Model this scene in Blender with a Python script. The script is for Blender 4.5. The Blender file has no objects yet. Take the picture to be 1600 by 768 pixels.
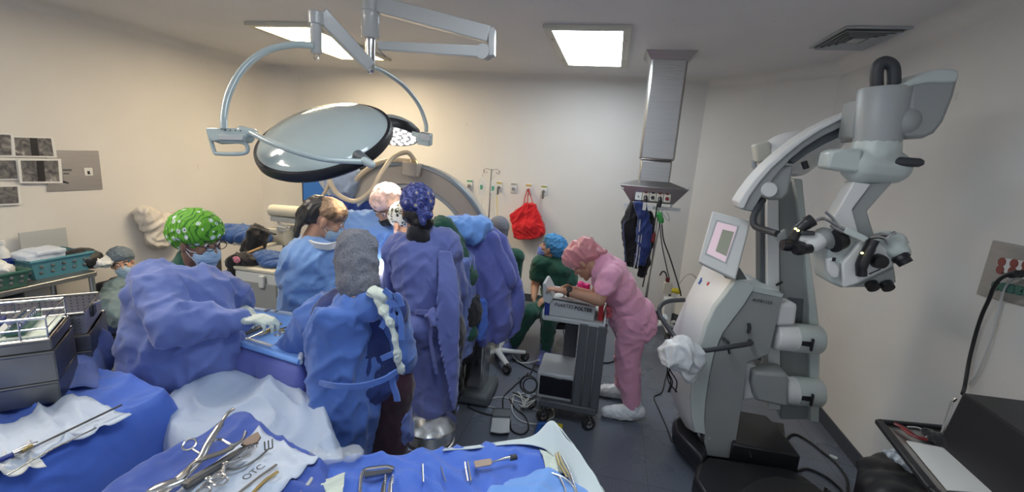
import bpy, bmesh, math, random
from mathutils import Vector, Matrix, noise, Euler
V = Vector
C = bpy.context.scene.collection
# ------------------------------------------------------------------ camera
FPX = 698.0
EYE = V((0, 0, 1.9))
AX = V((0.97325881, -0.10909359, -0.20215311))   # world X, Y, Z seen in camera axes (right, up, forward)
AY = V((0.2196195, 0.18393133, 0.95809005))
AZ = V((0.06733919, 0.97686634, -0.20297186))
cam = bpy.data.cameras.new('camera')
cam.sensor_width = 36.0
cam.sensor_fit = 'HORIZONTAL'
cam.lens = FPX * 36.0 / 1600.0
cam.clip_start = 0.05
camo = bpy.data.objects.new('camera', cam)
C.objects.link(camo)
R3 = Matrix(((AX.x, AX.y, -AX.z), (AY.x, AY.y, -AY.z), (AZ.x, AZ.y, -AZ.z)))
camo.matrix_world = Matrix.Translation(EYE) @ R3.to_4x4()
bpy.context.scene.camera = camo
sc = bpy.context.scene
sc.view_settings.view_transform = 'Standard'
sc.view_settings.look = 'None'
sc.view_settings.gamma = 1.0
sc.view_settings.use_curve_mapping = False
sc.view_settings.exposure = 0.27
W = bpy.data.worlds.new('world')
sc.world = W
W.use_nodes = True
W.node_tree.nodes['Background'].inputs[0].default_value = (0.84, 0.91, 1.0, 1)
W.node_tree.nodes['Background'].inputs[1].default_value = 0.5
LAMP_WARM = ((1.0, 0.79, 0.50), 33.0)     # left ceiling fixture
LAMP_NEAR = ((1.0, 0.90, 0.76), 23.0)     # fixture nearer the door end
LAMP_COOL = ((0.84, 0.93, 1.0), 15.0)      # right ceiling fixture
SPOT_1, SPOT_2 = 260.0, 420.0              # surgical lamps

def ray(px, py):
    a, b, c = px - 800.0, 384.0 - py, FPX
    return V((AX.x*a+AX.y*b+AX.z*c, AY.x*a+AY.y*b+AY.z*c, AZ.x*a+AZ.y*b+AZ.z*c))
def PP(px, py, q, n):
    v = ray(px, py); q = V(q); n = V(n)
    return EYE + v * ((q-EYE).dot(n) / v.dot(n))
def PY(px, py, y): return PP(px, py, (0, y, 0), (0, 1, 0))
def PX(px, py, x): return PP(px, py, (x, 0, 0), (1, 0, 0))
def PZ(px, py, z): return PP(px, py, (0, 0, z), (0, 0, 1))
def PD(px, py, d): return EYE + ray(px, py) * (d / FPX)

# ------------------------------------------------------------------ materials
MATS = {}
def newmat(name):
    m = bpy.data.materials.new(name); m.use_nodes = True
    nt = m.node_tree
    return m, nt, nt.nodes['Principled BSDF']
def nd(nt, t, **kw):
    n = nt.nodes.new(t)
    for k, v in kw.items(): setattr(n, k, v)
    return n
def ramp(nt, fac, stops, interp='LINEAR'):
    r = nd(nt, 'ShaderNodeValToRGB'); r.color_ramp.interpolation = interp
    els = r.color_ramp.elements
    while len(els) < len(stops): els.new(0.5)
    for e, (p, c) in zip(els, stops):
        e.position = p; e.color = (c[0], c[1], c[2], 1)
    nt.links.new(fac, r.inputs[0])
    return r.outputs[0]
def coords(nt, scale=(1, 1, 1)):
    tc = nd(nt, 'ShaderNodeTexCoord'); mp = nd(nt, 'ShaderNodeMapping')
    mp.inputs['Scale'].default_value = scale
    nt.links.new(tc.outputs['Object'], mp.inputs[0])
    return mp.outputs[0]
def mat(name, col, rough=0.5, metal=0.0, var=0.0, vscale=3.0, bump=0.0, bscale=40.0, sheen=0.0, coat=0.0, alpha=1.0, trans=0.0, stretch=(1, 1, 1), spec=None):
    if name in MATS: return MATS[name]
    m, nt, b = newmat(name)
    b.inputs['Base Color'].default_value = (*col, 1)
    b.inputs['Roughness'].default_value = rough
    b.inputs['Metallic'].default_value = metal
    if sheen: b.inputs['Sheen Weight'].default_value = sheen
    if coat: b.inputs['Coat Weight'].default_value = coat
    if spec is not None: b.inputs['Specular IOR Level'].default_value = spec
    if alpha < 1: b.inputs['Alpha'].default_value = alpha
    if trans: b.inputs['Transmission Weight'].default_value = trans
    co = coords(nt, stretch)
    if var:
        n = nd(nt, 'ShaderNodeTexNoise'); n.inputs['Scale'].default_value = vscale; n.inputs['Detail'].default_value = 5
        nt.links.new(co, n.inputs[0])
        lo = tuple(max(0, c*(1-var)) for c in col); hi = tuple(min(1, c*(1+var)) for c in col)
        nt.links.new(ramp(nt, n.outputs[0], [(0.3, lo), (0.7, hi)]), b.inputs['Base Color'])
    if bump:
        n = nd(nt, 'ShaderNodeTexNoise'); n.inputs['Scale'].default_value = bscale; n.inputs['Detail'].default_value = 4
        nt.links.new(co, n.inputs[0])
        bp = nd(nt, 'ShaderNodeBump'); bp.inputs['Strength'].default_value = bump; bp.inputs['Distance'].default_value = 0.01
        nt.links.new(n.outputs[0], bp.inputs['Height']); nt.links.new(bp.outputs[0], b.inputs['Normal'])
    MATS[name] = m
    return m
def cloth(name, col, crease=0.5, scale=9.0, rough=0.75, var=0.08):
    """woven or non-woven sheet: fine weave plus soft irregular creases"""
    if name in MATS: return MATS[name]
    m, nt, b = newmat(name)
    b.inputs['Roughness'].default_value = rough
    b.inputs['Sheen Weight'].default_value = 0.25
    b.inputs['Specular IOR Level'].default_value = 0.3
    co = coords(nt)
    n1 = nd(nt, 'ShaderNodeTexNoise'); n1.inputs['Scale'].default_value = scale; n1.inputs['Detail'].default_value = 3; n1.inputs['Distortion'].default_value = 1.2
    n1.noise_type = 'RIDGED_MULTIFRACTAL'
    n2 = nd(nt, 'ShaderNodeTexNoise'); n2.inputs['Scale'].default_value = 260; n2.inputs['Detail'].default_value = 1
    n3 = nd(nt, 'ShaderNodeTexNoise'); n3.inputs['Scale'].default_value = 2.5
    for n in (n1, n2, n3): nt.links.new(co, n.inputs[0])
    nt.links.new(ramp(nt, n3.outputs[0], [(0.3, tuple(c*(1-var) for c in col)), (0.7, tuple(min(1, c*(1+var)) for c in col))]), b.inputs['Base Color'])
    b1 = nd(nt, 'ShaderNodeBump'); b1.inputs['Strength'].default_value = crease; b1.inputs['Distance'].default_value = 0.022
    b2 = nd(nt, 'ShaderNodeBump'); b2.inputs['Strength'].default_value = 0.15; b2.inputs['Distance'].default_value = 0.002
    nt.links.new(n1.outputs[0], b1.inputs['Height']); nt.links.new(n2.outputs[0], b2.inputs['Height'])
    nt.links.new(b1.outputs[0], b2.inputs['Normal']); nt.links.new(b2.outputs[0], b.inputs['Normal'])
    MATS[name] = m
    return m
def emit(name, col, strength):
    m, nt, b = newmat(name)
    b.inputs['Base Color'].default_value = (*col, 1)
    b.inputs['Emission Color'].default_value = (*col, 1)
    b.inputs['Emission Strength'].default_value = strength
    MATS[name] = m
    return m
def dots(name, base, ring_cols, scale, rough=0.7, extra=None, blotch=False):
    """cap print: small round motifs (nested rings) scattered on a plain ground"""
    m, nt, b = newmat(name)
    b.inputs['Roughness'].default_value = rough
    co = coords(nt)
    v = nd(nt, 'ShaderNodeTexVoronoi'); v.inputs['Scale'].default_value = scale; v.inputs['Randomness'].default_value = 0.55
    nt.links.new(co, v.inputs['Vector'])
    if extra and blotch:
        n = nd(nt, 'ShaderNodeTexNoise'); n.inputs['Scale'].default_value = scale*1.3; n.inputs['Detail'].default_value = 3; n.inputs['Distortion'].default_value = 2
        nt.links.new(co, n.inputs['Vector'])
        ground = ramp(nt, n.outputs[0], [(0.42, base), (0.50, tuple(c*.4 for c in base)), (0.58, extra)])
    elif extra:
        n = nd(nt, 'ShaderNodeTexWave'); n.inputs['Scale'].default_value = scale*0.55; n.inputs['Distortion'].default_value = 9; n.inputs['Detail'].default_value = 1
        nt.links.new(co, n.inputs['Vector'])
        ground = ramp(nt, n.outputs['Color'], [(0.0, base), (0.80, base), (0.86, extra)])
    else: ground = None
    stops = [(0.0, ring_cols[0][1])]
    for r, c in ring_cols: stops.append((r, c))
    col = ramp(nt, v.outputs['Distance'], stops[1:], 'CONSTANT')
    edge = ring_cols[-1][0]
    mx = nd(nt, 'ShaderNodeMix', data_type='RGBA')
    gt = nd(nt, 'ShaderNodeMath', operation='GREATER_THAN'); gt.inputs[1].default_value = edge
    nt.links.new(v.outputs['Distance'], gt.inputs[0]); nt.links.new(gt.outputs[0], mx.inputs[0])
    nt.links.new(col, mx.inputs[6])
    if ground: nt.links.new(ground, mx.inputs[7])
    else: mx.inputs[7].default_value = (*base, 1)
    nt.links.new(mx.outputs[2], b.inputs['Base Color'])
    n2 = nd(nt, 'ShaderNodeTexNoise'); n2.inputs['Scale'].default_value = 26; n2.inputs['Detail'].default_value = 2
    nt.links.new(co, n2.inputs[0])
    bp = nd(nt, 'ShaderNodeBump'); bp.inputs['Strength'].default_value = 0.4; bp.inputs['Distance'].default_value = 0.01
    nt.links.new(n2.outputs[0], bp.inputs['Height']); nt.links.new(bp.outputs[0], b.inputs['Normal'])
    MATS[name] = m
    return m

M = {}
M['gown'] = cloth('blue_gown_cloth', (0.125, 0.175, 0.44), 0.45)
M['gown2'] = cloth('royal_gown_cloth', (0.085, 0.175, 0.50), 0.45)
M['gown3'] = cloth('indigo_gown_cloth', (0.125, 0.155, 0.40), 0.45)
M['gown4'] = cloth('sky_gown_cloth', (0.19, 0.34, 0.66), 0.35)
M['drape'] = cloth('blue_drape_cloth', (0.075, 0.165, 0.60), 0.55, 7)
M['drape_deep'] = cloth('deep_blue_drape', (0.05, 0.10, 0.40), 0.5, 7)
M['drape_violet'] = cloth('violet_blue_drape', (0.125, 0.15, 0.45), 0.4, 6)
M['drape_light'] = cloth('light_blue_sheet', (0.17, 0.36, 0.80), 0.35, 6)
M['white_sheet'] = cloth('pale_sheet', (0.43, 0.51, 0.64), 0.30, 4, 0.55, 0.04)
M['paper_wrap'] = cloth('pale_paper_wrap', (0.55, 0.62, 0.74), 0.35, 10, 0.6, 0.05)
M['green'] = cloth('dark_green_scrub', (0.012, 0.075, 0.05), 0.4)
M['greysheet'] = cloth('grey_green_sheet', (0.17, 0.24, 0.26), 0.5, 6)
M['pink'] = cloth('pink_scrub', (0.72, 0.34, 0.48), 0.35)
M['maroon'] = cloth('maroon_scrub', (0.035, 0.008, 0.02), 0.3)
M['black_cloth'] = cloth('black_cloth', (0.012, 0.012, 0.016), 0.3)
M['navy_cloth'] = cloth('navy_lead_apron', (0.02, 0.04, 0.17), 0.3)
M['apron_blue'] = cloth('blue_lead_apron', (0.03, 0.085, 0.26), 0.3)
M['red_cloth'] = cloth('red_bag_cloth', (0.62, 0.012, 0.018), 0.5, 12)
M['gauze'] = cloth('pale_gauze', (0.62, 0.68, 0.60), 0.6, 22)
M['grey_hood'] = mat('grey_hood_knit', (0.17, 0.175, 0.205), 0.95, var=0.35, vscale=160, bump=0.4, bscale=220)
M['skin'] = mat('tan_skin', (0.42, 0.225, 0.145), 0.5, var=0.06, vscale=9, bump=0.05, bscale=90)
M['skin2'] = mat('brown_skin', (0.27, 0.145, 0.095), 0.5, var=0.06, vscale=9, bump=0.05, bscale=90)
M['skin3'] = mat('light_skin', (0.55, 0.31, 0.21), 0.5, var=0.06, vscale=9, bump=0.05, bscale=90)
M['hair'] = mat('black_hair', (0.012, 0.009, 0.008), 0.4, bump=0.6, bscale=60, stretch=(1, 1, 0.2))
M['hair2'] = mat('streaked_brown_hair', (0.30, 0.19, 0.11), 0.4, var=0.75, vscale=30, bump=0.6, bscale=50, stretch=(0.25, 1, 1))
M['eye'] = mat('eye_white', (0.75, 0.72, 0.68), 0.2)
M['iris'] = mat('dark_iris', (0.02, 0.012, 0.01), 0.15)
M['mask'] = cloth('pale_blue_mask', (0.36, 0.52, 0.68), 0.2, 20)
M['maskb'] = cloth('blue_mask', (0.12, 0.18, 0.50), 0.2, 20)
M['glove'] = mat('latex_glove', (0.56, 0.62, 0.56), 0.45, bump=0.25, bscale=45)
M['capgreen'] = dots('green_ring_print', (0.12, 0.38, 0.02), [(0.0, (0.01, 0.02, 0.03)), (0.13, (0.8, 0.85, 0.8)), (0.23, (0.2, 0.35, 0.32)), (0.29, (0.8, 0.85, 0.8)), (0.33, (0.8, 0.85, 0.8))], 27, extra=(0.03, 0.16, 0.01))
M['capnavy'] = dots('navy_flower_print', (0.025, 0.04, 0.22), [(0.0, (0.55, 0.42, 0.2)), (0.16, (0.16, 0.18, 0.42)), (0.24, (0.05, 0.07, 0.30)), (0.3, (0.1, 0.1, 0.3))], 20, extra=(0.12, 0.14, 0.38), blotch=True)
M['capgrey'] = dots('grey_dot_print', (0.12, 0.16, 0.20), [(0.0, (0.35, 0.40, 0.42)), (0.15, (0.3, 0.35, 0.38)), (0.2, (0.3, 0.35, 0.38))], 45)
M['capbw'] = dots('black_white_print', (0.75, 0.72, 0.62), [(0.0, (0.02, 0.02, 0.02)), (0.25, (0.7, 0.72, 0.6)), (0.32, (0.02, 0.03, 0.02)), (0.45, (0.02, 0.03, 0.02))], 24)
M['capcoral'] = mat('coral_cream_print', (0.72, 0.48, 0.42), 0.7, var=0.45, vscale=32, bump=0.4, bscale=30)
M['capblue'] = mat('blue_bouffant', (0.05, 0.22, 0.46), 0.8, var=0.25, vscale=25, bump=0.8, bscale=60)
M['cappink'] = mat('rose_satin', (0.58, 0.22, 0.24), 0.26, var=0.12, vscale=8, sheen=0.4, bump=0.35, bscale=14)
M['capblack'] = mat('black_satin_band', (0.04, 0.036, 0.034), 0.35, bump=0.25, bscale=12)
M['white_paint'] = mat('white_plastic', (0.62, 0.64, 0.64), 0.4, var=0.03)
M['cream_paint'] = mat('cream_plastic', (0.58, 0.56, 0.48), 0.45, var=0.05)
M['lamp_paint'] = mat('grey_blue_enamel', (0.42, 0.49, 0.49), 0.16, coat=0.6)
M['arm_paint'] = mat('pale_grey_enamel', (0.43, 0.435, 0.43), 0.3, coat=0.2)
M['scope_white'] = mat('scope_white_enamel', (0.74, 0.74, 0.73), 0.35, var=0.03)
M['scope_mint'] = mat('scope_mint_enamel', (0.54, 0.59, 0.57), 0.35, var=0.03)
M['scope_grey'] = mat('scope_grey_enamel', (0.31, 0.325, 0.32), 0.4, var=0.03)
M['scope_dark'] = mat('scope_dark_grey', (0.10, 0.115, 0.125), 0.45)
M['black'] = mat('black_plastic', (0.014, 0.014, 0.017), 0.4, bump=0.1, bscale=200)
M['rubber'] = mat('black_rubber', (0.02, 0.02, 0.022), 0.6)
M['dark_grip'] = mat('charcoal_grip', (0.045, 0.048, 0.055), 0.5)
M['steel'] = mat('polished_steel', (0.62, 0.62, 0.62), 0.22, 1.0, var=0.08, vscale=14)
M['brushed'] = mat('brushed_steel', (0.50, 0.49, 0.48), 0.34, 1.0, var=0.05, vscale=60, bump=0.12, bscale=120, stretch=(0.05, 0.05, 1))
M['dullsteel'] = mat('dull_steel', (0.24, 0.235, 0.23), 0.38, 1.0, var=0.2, vscale=6)
M['brass'] = mat('brass', (0.60, 0.45, 0.20), 0.3, 1.0)
M['cart_grey'] = mat('cart_grey_enamel', (0.085, 0.09, 0.10), 0.45, var=0.05)
M['box_grey'] = mat('light_grey_box', (0.42, 0.44, 0.45), 0.5, var=0.05)
M['paper'] = mat('white_paper', (0.68, 0.69, 0.68), 0.8, var=0.03)
M['ink'] = mat('black_ink', (0.02, 0.02, 0.025), 0.7)
M['teal'] = mat('teal_plastic', (0.09, 0.27, 0.34), 0.4)
M['green_plastic'] = mat('green_plastic', (0.05, 0.14, 0.11), 0.45)
M['cable_black'] = mat('black_cable', (0.012, 0.012, 0.014), 0.45)
M['cable_white'] = mat('white_cable', (0.45, 0.46, 0.46), 0.45)
M['cable_beige'] = mat('beige_cable', (0.62, 0.50, 0.34), 0.4)
M['wood'] = mat('pale_wood', (0.45, 0.29, 0.13), 0.5, var=0.2, vscale=12, stretch=(1, 8, 8))
M['bagplastic'] = mat('translucent_plastic', (0.70, 0.74, 0.76), 0.15, alpha=0.28, bump=0.8, bscale=22)
M['bagwhite'] = mat('white_plastic_bag', (0.68, 0.70, 0.72), 0.3, bump=0.6, bscale=16)
M['blue_plastic'] = mat('blue_plastic', (0.02, 0.10, 0.35), 0.4)
M['blue_grip'] = mat('deep_blue_grip', (0.012, 0.03, 0.22), 0.35)
M['yellow'] = mat('yellow_plastic', (0.62, 0.50, 0.03), 0.5)
M['red_plastic'] = mat('red_plastic', (0.5, 0.02, 0.03), 0.45)
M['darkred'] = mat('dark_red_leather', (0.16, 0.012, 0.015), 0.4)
M['tan'] = mat('tan_board', (0.38, 0.29, 0.20), 0.6, var=0.1)

# ------------------------------------------------------------------ mesh helpers
def frame(z, hint=None):
    z = V(z).normalized()
    h = V(hint) if hint is not None else (V((0, 0, 1)) if abs(z.z) < 0.9 else V((1, 0, 0)))
    x = h.cross(z)
    if x.length < 1e-5: x = V((1, 0.01, 0)).cross(z)
    x.normalize(); y = z.cross(x)
    return x, y, z
def rot_from(x, y, z): return Matrix((x, y, z)).transposed()
def catmull(pts, n=8, closed=False):
    P = [V(p) for p in pts]; out = []
    N = len(P); rng = N if closed else N-1
    for i in range(rng):
        p1, p2 = P[i], P[(i+1) % N]
        p0 = P[i-1] if (i > 0 or closed) else p1*2-p2
        p3 = P[(i+2) % N] if (i+2 < N or closed) else p2*2-p1
        for k in range(n):
            t = k/n
            out.append(0.5*((2*p1)+(p2-p0)*t+(2*p0-5*p1+4*p2-p3)*t*t+(3*p1-p0-3*p2+p3)*t*t*t))
    if not closed: out.append(P[-1])
    return out
class MB:
    def __init__(s): s.v = []; s.f = []
    def add(s, vs, fs):
        o = len(s.v); s.v += [V(p) for p in vs]; s.f += [tuple(i+o for i in f) for f in fs]; return s
    def box(s, c, size, R=None):
        c = V(c); hx, hy, hz = size[0]/2, size[1]/2, size[2]/2
        vs = []
        for z in (-hz, hz):
            for x, y in ((-hx, -hy), (hx, -hy), (hx, hy), (-hx, hy)):
                p = V((x, y, z)); vs.append(c + (R @ p if R else p))
        return s.add(vs, [(3, 2, 1, 0), (4, 5, 6, 7), (0, 1, 5, 4), (1, 2, 6, 5), (2, 3, 7, 6), (3, 0, 4, 7)])
    def bar(s, p0, p1, w, h, hint=None):
        p0, p1 = V(p0), V(p1); x, y, z = frame(p1-p0, hint)
        return s.box((p0+p1)/2, (w, h, (p1-p0).length), rot_from(x, y, z))
    def tube(s, pts, r, n=10, cap=True, closed=False, flat=1.0, hint=None):
        P = [V(p) for p in pts]; N = len(P)
        rs = r if isinstance(r, (list, tuple)) else [r]*N
        vs = []; fs = []; px = None
        for i, p in enumerate(P):
            if closed: t = P[(i+1) % N]-P[i-1]
            else: t = P[min(i+1, N-1)]-P[max(i-1, 0)]
            if t.length < 1e-9: t = V((0, 0, 1))
            t.normalize()
            if px is None: x, y, _ = frame(t, hint)
            else:
                x = px - t*px.dot(t)
                if x.length < 1e-6: x, y, _ = frame(t)
                x.normalize(); y = t.cross(x)
            px = x
            for k in range(n):
                a = 2*math.pi*k/n
                vs.append(p + (x*math.cos(a) + y*math.sin(a)*flat)*rs[i])
        for i in range(N if closed else N-1):
            j = (i+1) % N
            for k in range(n):
                l = (k+1) % n
                fs.append((i*n+k, i*n+l, j*n+l, j*n+k))
        if cap and not closed:
            fs.append(tuple(range(n-1, -1, -1))); fs.append(tuple((N-1)*n+k for k in range(n)))
        return s.add(vs, fs)
    def cap(s, p0, p1, r0, r1=None, n=14):
        """tapered capsule with round ends"""
        if r1 is None: r1 = r0
        p0, p1 = V(p0), V(p1); d = p1-p0; L = d.length
        if L < 1e-6: return s.ell(p0, (r0, r0, r0))
        d.normalize(); pts = []; rs = []
        for a in (80, 50, 20):
            a = math.radians(a); pts.append(p0-d*r0*math.sin(a)); rs.append(r0*math.cos(a))
        for k in range(5):
            t = k/4; pts.append(p0.lerp(p1, t)); rs.append(r0+(r1-r0)*t)
        for a in (20, 50, 80):
            a = math.radians(a); pts.append(p1+d*r1*math.sin(a)); rs.append(r1*math.cos(a))
        return s.tube(pts, rs, n)
    def chain(s, pts, rs):
        for i in range(len(pts)-1): s.cap(pts[i], pts[i+1], rs[i], rs[i+1])
        return s
    def ell(s, c, rad, R=None, nu=18, nv=10):
        c = V(c); vs = [V((0, 0, -rad[2]))]; fs = []
        for j in range(1, nv):
            b = -math.pi/2+math.pi*j/nv
            for i in range(nu):
                a = 2*math.pi*i/nu
                vs.append(V((rad[0]*math.cos(a)*math.cos(b), rad[1]*math.sin(a)*math.cos(b), rad[2]*math.sin(b))))
        vs.append(V((0, 0, rad[2]))); top = len(vs)-1
        for i in range(nu): fs.append((0, 1+(i+1) % nu, 1+i))
        for j in range(nv-2):
            for i in range(nu):
                a = 1+j*nu+i; b = 1+j*nu+(i+1) % nu
                fs.append((a, b, b+nu, a+nu))
        for i in range(nu): fs.append((1+(nv-2)*nu+i, 1+(nv-2)*nu+(i+1) % nu, top))
        return s.add([c+(R @ p if R else p) for p in vs], fs)
    def lathe(s, prof, c, axis=(0, 0, 1), n=32, cap=True):
        x, y, z = frame(axis); c = V(c); vs = []; fs = []
        for r, h in prof:
            for k in range(n):
                a = 2*math.pi*k/n
                vs.append(c+z*h+(x*math.cos(a)+y*math.sin(a))*r)
        for i in range(len(prof)-1):
            for k in range(n):
                l = (k+1) % n
                fs.append((i*n+k, i*n+l, (i+1)*n+l, (i+1)*n+k))
        if cap:
            fs.append(tuple(range(n-1, -1, -1))); fs.append(tuple((len(prof)-1)*n+k for k in range(n)))
        return s.add(vs, fs)
    def prism(s, pts, vec):
        pts = [V(p) for p in pts]; vec = V(vec); n = len(pts)
        fs = [tuple(range(n-1, -1, -1)), tuple(range(n, 2*n))]
        for i in range(n): fs.append((i, (i+1) % n, n+(i+1) % n, n+i))
        return s.add(pts+[p+vec for p in pts], fs)
    def loft(s, rings, n=40):
        """rings: (center, rx, ry, yaw, wave_amp, wave_count, phase)"""
        vs = []; fs = []
        for rg in rings:
            c, rx, ry, yaw = V(rg[0]), rg[1], rg[2], rg[3]
            wa, wc, ph = (rg[4:7] if len(rg) > 4 else (0, 0, 0))
            for k in range(n):
                a = 2*math.pi*k/n
                w = 1 + wa*(math.sin(wc*a+ph)+0.5*math.sin((wc*1.7)*a+ph*2.3)*0.8)
                x, y = rx*w*math.cos(a), ry*w*math.sin(a)
                vs.append(c+V((x*math.cos(yaw)-y*math.sin(yaw), x*math.sin(yaw)+y*math.cos(yaw), 0)))
        for i in range(len(rings)-1):
            for k in range(n):
                l = (k+1) % n
                fs.append((i*n+k, i*n+l, (i+1)*n+l, (i+1)*n+k))
        fs.append(tuple(range(n-1, -1, -1))); fs.append(tuple((len(rings)-1)*n+k for k in range(n)))
        return s.add(vs, fs)
    def ribbon(s, pts, w, side, th=0.0025):
        """flat strip following pts; side = width direction"""
        P = [V(p) for p in pts]; side = V(side).normalized(); vs = []; fs = []
        ws = w if isinstance(w, (list, tuple)) else [w]*len(P)
        for i, p in enumerate(P):
            t = (P[min(i+1, len(P)-1)]-P[max(i-1, 0)]).normalized()
            sd = (side-t*side.dot(t)); sd = sd.normalized() if sd.length > 1e-5 else V((1, 0, 0)); nn = t.cross(sd)
            h = ws[i]/2
            vs += [p-sd*h-nn*th, p+sd*h-nn*th, p+sd*h+nn*th, p-sd*h+nn*th]
        for i in range(len(P)-1):
            for k in range(4):
                l = (k+1) % 4
                fs.append((i*4+k, i*4+l, i*4+4+l, i*4+4+k))
        e = (len(P)-1)*4
        fs += [(3, 2, 1, 0), (e, e+1, e+2, e+3)]
        return s.add(vs, fs)
    def build(s, name, m, parent=None, bevel=0.0, sub=0, sharp=38):
        me = bpy.data.meshes.new(name); me.from_pydata([tuple(p) for p in s.v], [], s.f); me.update()
        return link(name, me, m, parent, bevel, sub, sharp)
def link(name, me, m, parent=None, bevel=0.0, sub=0, sharp=38):
    bm = bmesh.new(); bm.from_mesh(me)
    bmesh.ops.recalc_face_normals(bm, faces=bm.faces[:])
    for f in bm.faces: f.smooth = True
    ca = math.radians(sharp)
    for e in bm.edges:
        if len(e.link_faces) == 2: e.smooth = e.calc_face_angle(0) < ca
    # put the origin at the base of the shape
    if parent is None and len(bm.verts):
        xs = [v.co.x for v in bm.verts]; ys = [v.co.y for v in bm.verts]; zs = [v.co.z for v in bm.verts]
        org = V(((min(xs)+max(xs))/2, (min(ys)+max(ys))/2, min(zs)))
    else: org = V((0, 0, 0))
    if org.length: bmesh.ops.translate(bm, verts=bm.verts[:], vec=-org)
    bm.to_mesh(me); bm.free()
    if m: me.materials.append(m)
    o = bpy.data.objects.new(name, me); C.objects.link(o)
    o.location = org
    if parent is not None:
        o.parent = parent
        w = V((0, 0, 0)); q = parent
        while q is not None: w += q.location; q = q.parent
        o.location = -w       # meshes are authored in world space
        if 'localspace' in parent.keys(): o.location = (0, 0, 0)
    if bevel:
        b = o.modifiers.new('bevel', 'BEVEL'); b.width = bevel; b.segments = 2; b.limit_method = 'ANGLE'; b.angle_limit = math.radians(40)
    if sub:
        b = o.modifiers.new('sub', 'SUBSURF'); b.levels = sub; b.render_levels = sub
    return o
def tag(o, label, cat, group=None, kind=None):
    if label: o['label'] = label
    if cat: o['category'] = cat
    if group: o['group'] = group
    if kind: o['kind'] = kind
    return o
def thing(name, label, cat, loc=(0, 0, 0), group=None):
    o = bpy.data.objects.new(name, None); C.objects.link(o); o.location = V(loc); o.empty_display_size = 0.1
    return tag(o, label, cat, group)
def struct(o): o['kind'] = 'structure'; return o
def dup(root, loc, rz=0.0, label=None, group=None, scale=None):
    r = root.copy(); C.objects.link(r); r.location = V(loc); r.rotation_euler = (0, 0, rz)
    if scale: r.scale = (scale,)*3
    if label: r['label'] = label
    if group: r['group'] = group
    for ch in list(root.children):
        c = ch.copy(); C.objects.link(c); c.parent = r
        for g in list(ch.children):
            d = g.copy(); C.objects.link(d); d.parent = c
    return r
def fold_fn(amp, freq=7.0, zs=0.35, seed=0.0, amp2=0.35, freq2=22.0):
    """sharp-crested cloth creases running down and diagonally, over a soft swell"""
    N = noise.noise
    def ridge(q, k=2.3): 
        r = 1-k*abs(N(q)); return r*r if r > 0 else 0.0
    f1, f2 = freq*1.15, freq*1.7
    def f(p, n):
        wx, wz = N(V((p.x*3.1+seed, p.y*3.1, p.z*3.1)))*.09, N(V((p.x*2.7, p.y*2.7+seed, p.z*2.7+9)))*.09
        x, y, z = p.x+wx, p.y+wz, p.z+wx
        m = .5+N(V((p.x*2.3, p.y*2.3, p.z*2.3+seed)))*1.4
        m = min(1, max(0, m))
        r1 = ridge(V((x*f1+seed, y*f1, z*f1*zs)))
        r2 = ridge(V(((x+z)*f2*.8, y*f2+seed, (z-x)*f2*.22)), 2.8)
        r3 = ridge(V(((x-z)*f2*.9, y*f2-seed, (z+x)*f2*.2+4)), 2.8)
        c = N(p*4.2+V((seed, seed, 0)))
        b = ridge(V((x*freq2-seed, y*freq2, z*freq2*.7)))
        return amp*(1.15*r1+1.1*r2*m+1.1*r3*(1-m)+.30*b*amp2*2+.7*c-.55)
    return f
def organic(mb, name, m, parent, voxel=0.012, smooth=6, disp=None, post=2):
    me = bpy.data.meshes.new(name+'_raw'); me.from_pydata([tuple(p) for p in mb.v], [], mb.f); me.update()
    bm = bmesh.new(); bm.from_mesh(me); bmesh.ops.recalc_face_normals(bm, faces=bm.faces[:]); bm.to_mesh(me); bm.free()
    o = bpy.data.objects.new(name+'_raw', me); C.objects.link(o)
    r = o.modifiers.new('r', 'REMESH'); r.mode = 'VOXEL'; r.voxel_size = voxel
    if smooth:
        k = o.modifiers.new('s', 'SMOOTH'); k.factor = 0.5; k.iterations = smooth
    dg = bpy.context.evaluated_depsgraph_get(); dg.update()
    ev = o.evaluated_get(dg)
    me2 = bpy.data.meshes.new_from_object(ev)
    bpy.data.objects.remove(o); bpy.data.meshes.remove(me)
    me2.name = name; me2.materials.clear()
    if disp:
        ns = [v.normal.copy() for v in me2.vertices]
        for v, n in zip(me2.vertices, ns): v.co = v.co + n*disp(v.co, n)
        me2.update()
    return link(name, me2, m, parent, sharp=180)
def text_mesh(s, size, origin, xdir, ydir, m, name, parent, lift=0.0015, italic=0.0, bold=0.0):
    cu = bpy.data.curves.new(name, 'FONT'); cu.body = s; cu.size = size; cu.extrude = 0.0004; cu.shear = italic; cu.offset = bold
    o = bpy.data.objects.new(name+'_t', cu); C.objects.link(o)
    dg = bpy.context.evaluated_depsgraph_get(); dg.update()
    me = bpy.data.meshes.new_from_object(o.evaluated_get(dg)); bpy.data.objects.remove(o)
    x = V(xdir).normalized(); y = V(ydir); y = (y-x*y.dot(x)).normalized(); z = x.cross(y)
    T = Matrix.Translation(V(origin)+z*lift) @ rot_from(x, y, z).to_4x4()
    me.transform(T); me.materials.clear()
    return link(name, me, m, parent)
TOPZ = {}
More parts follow.
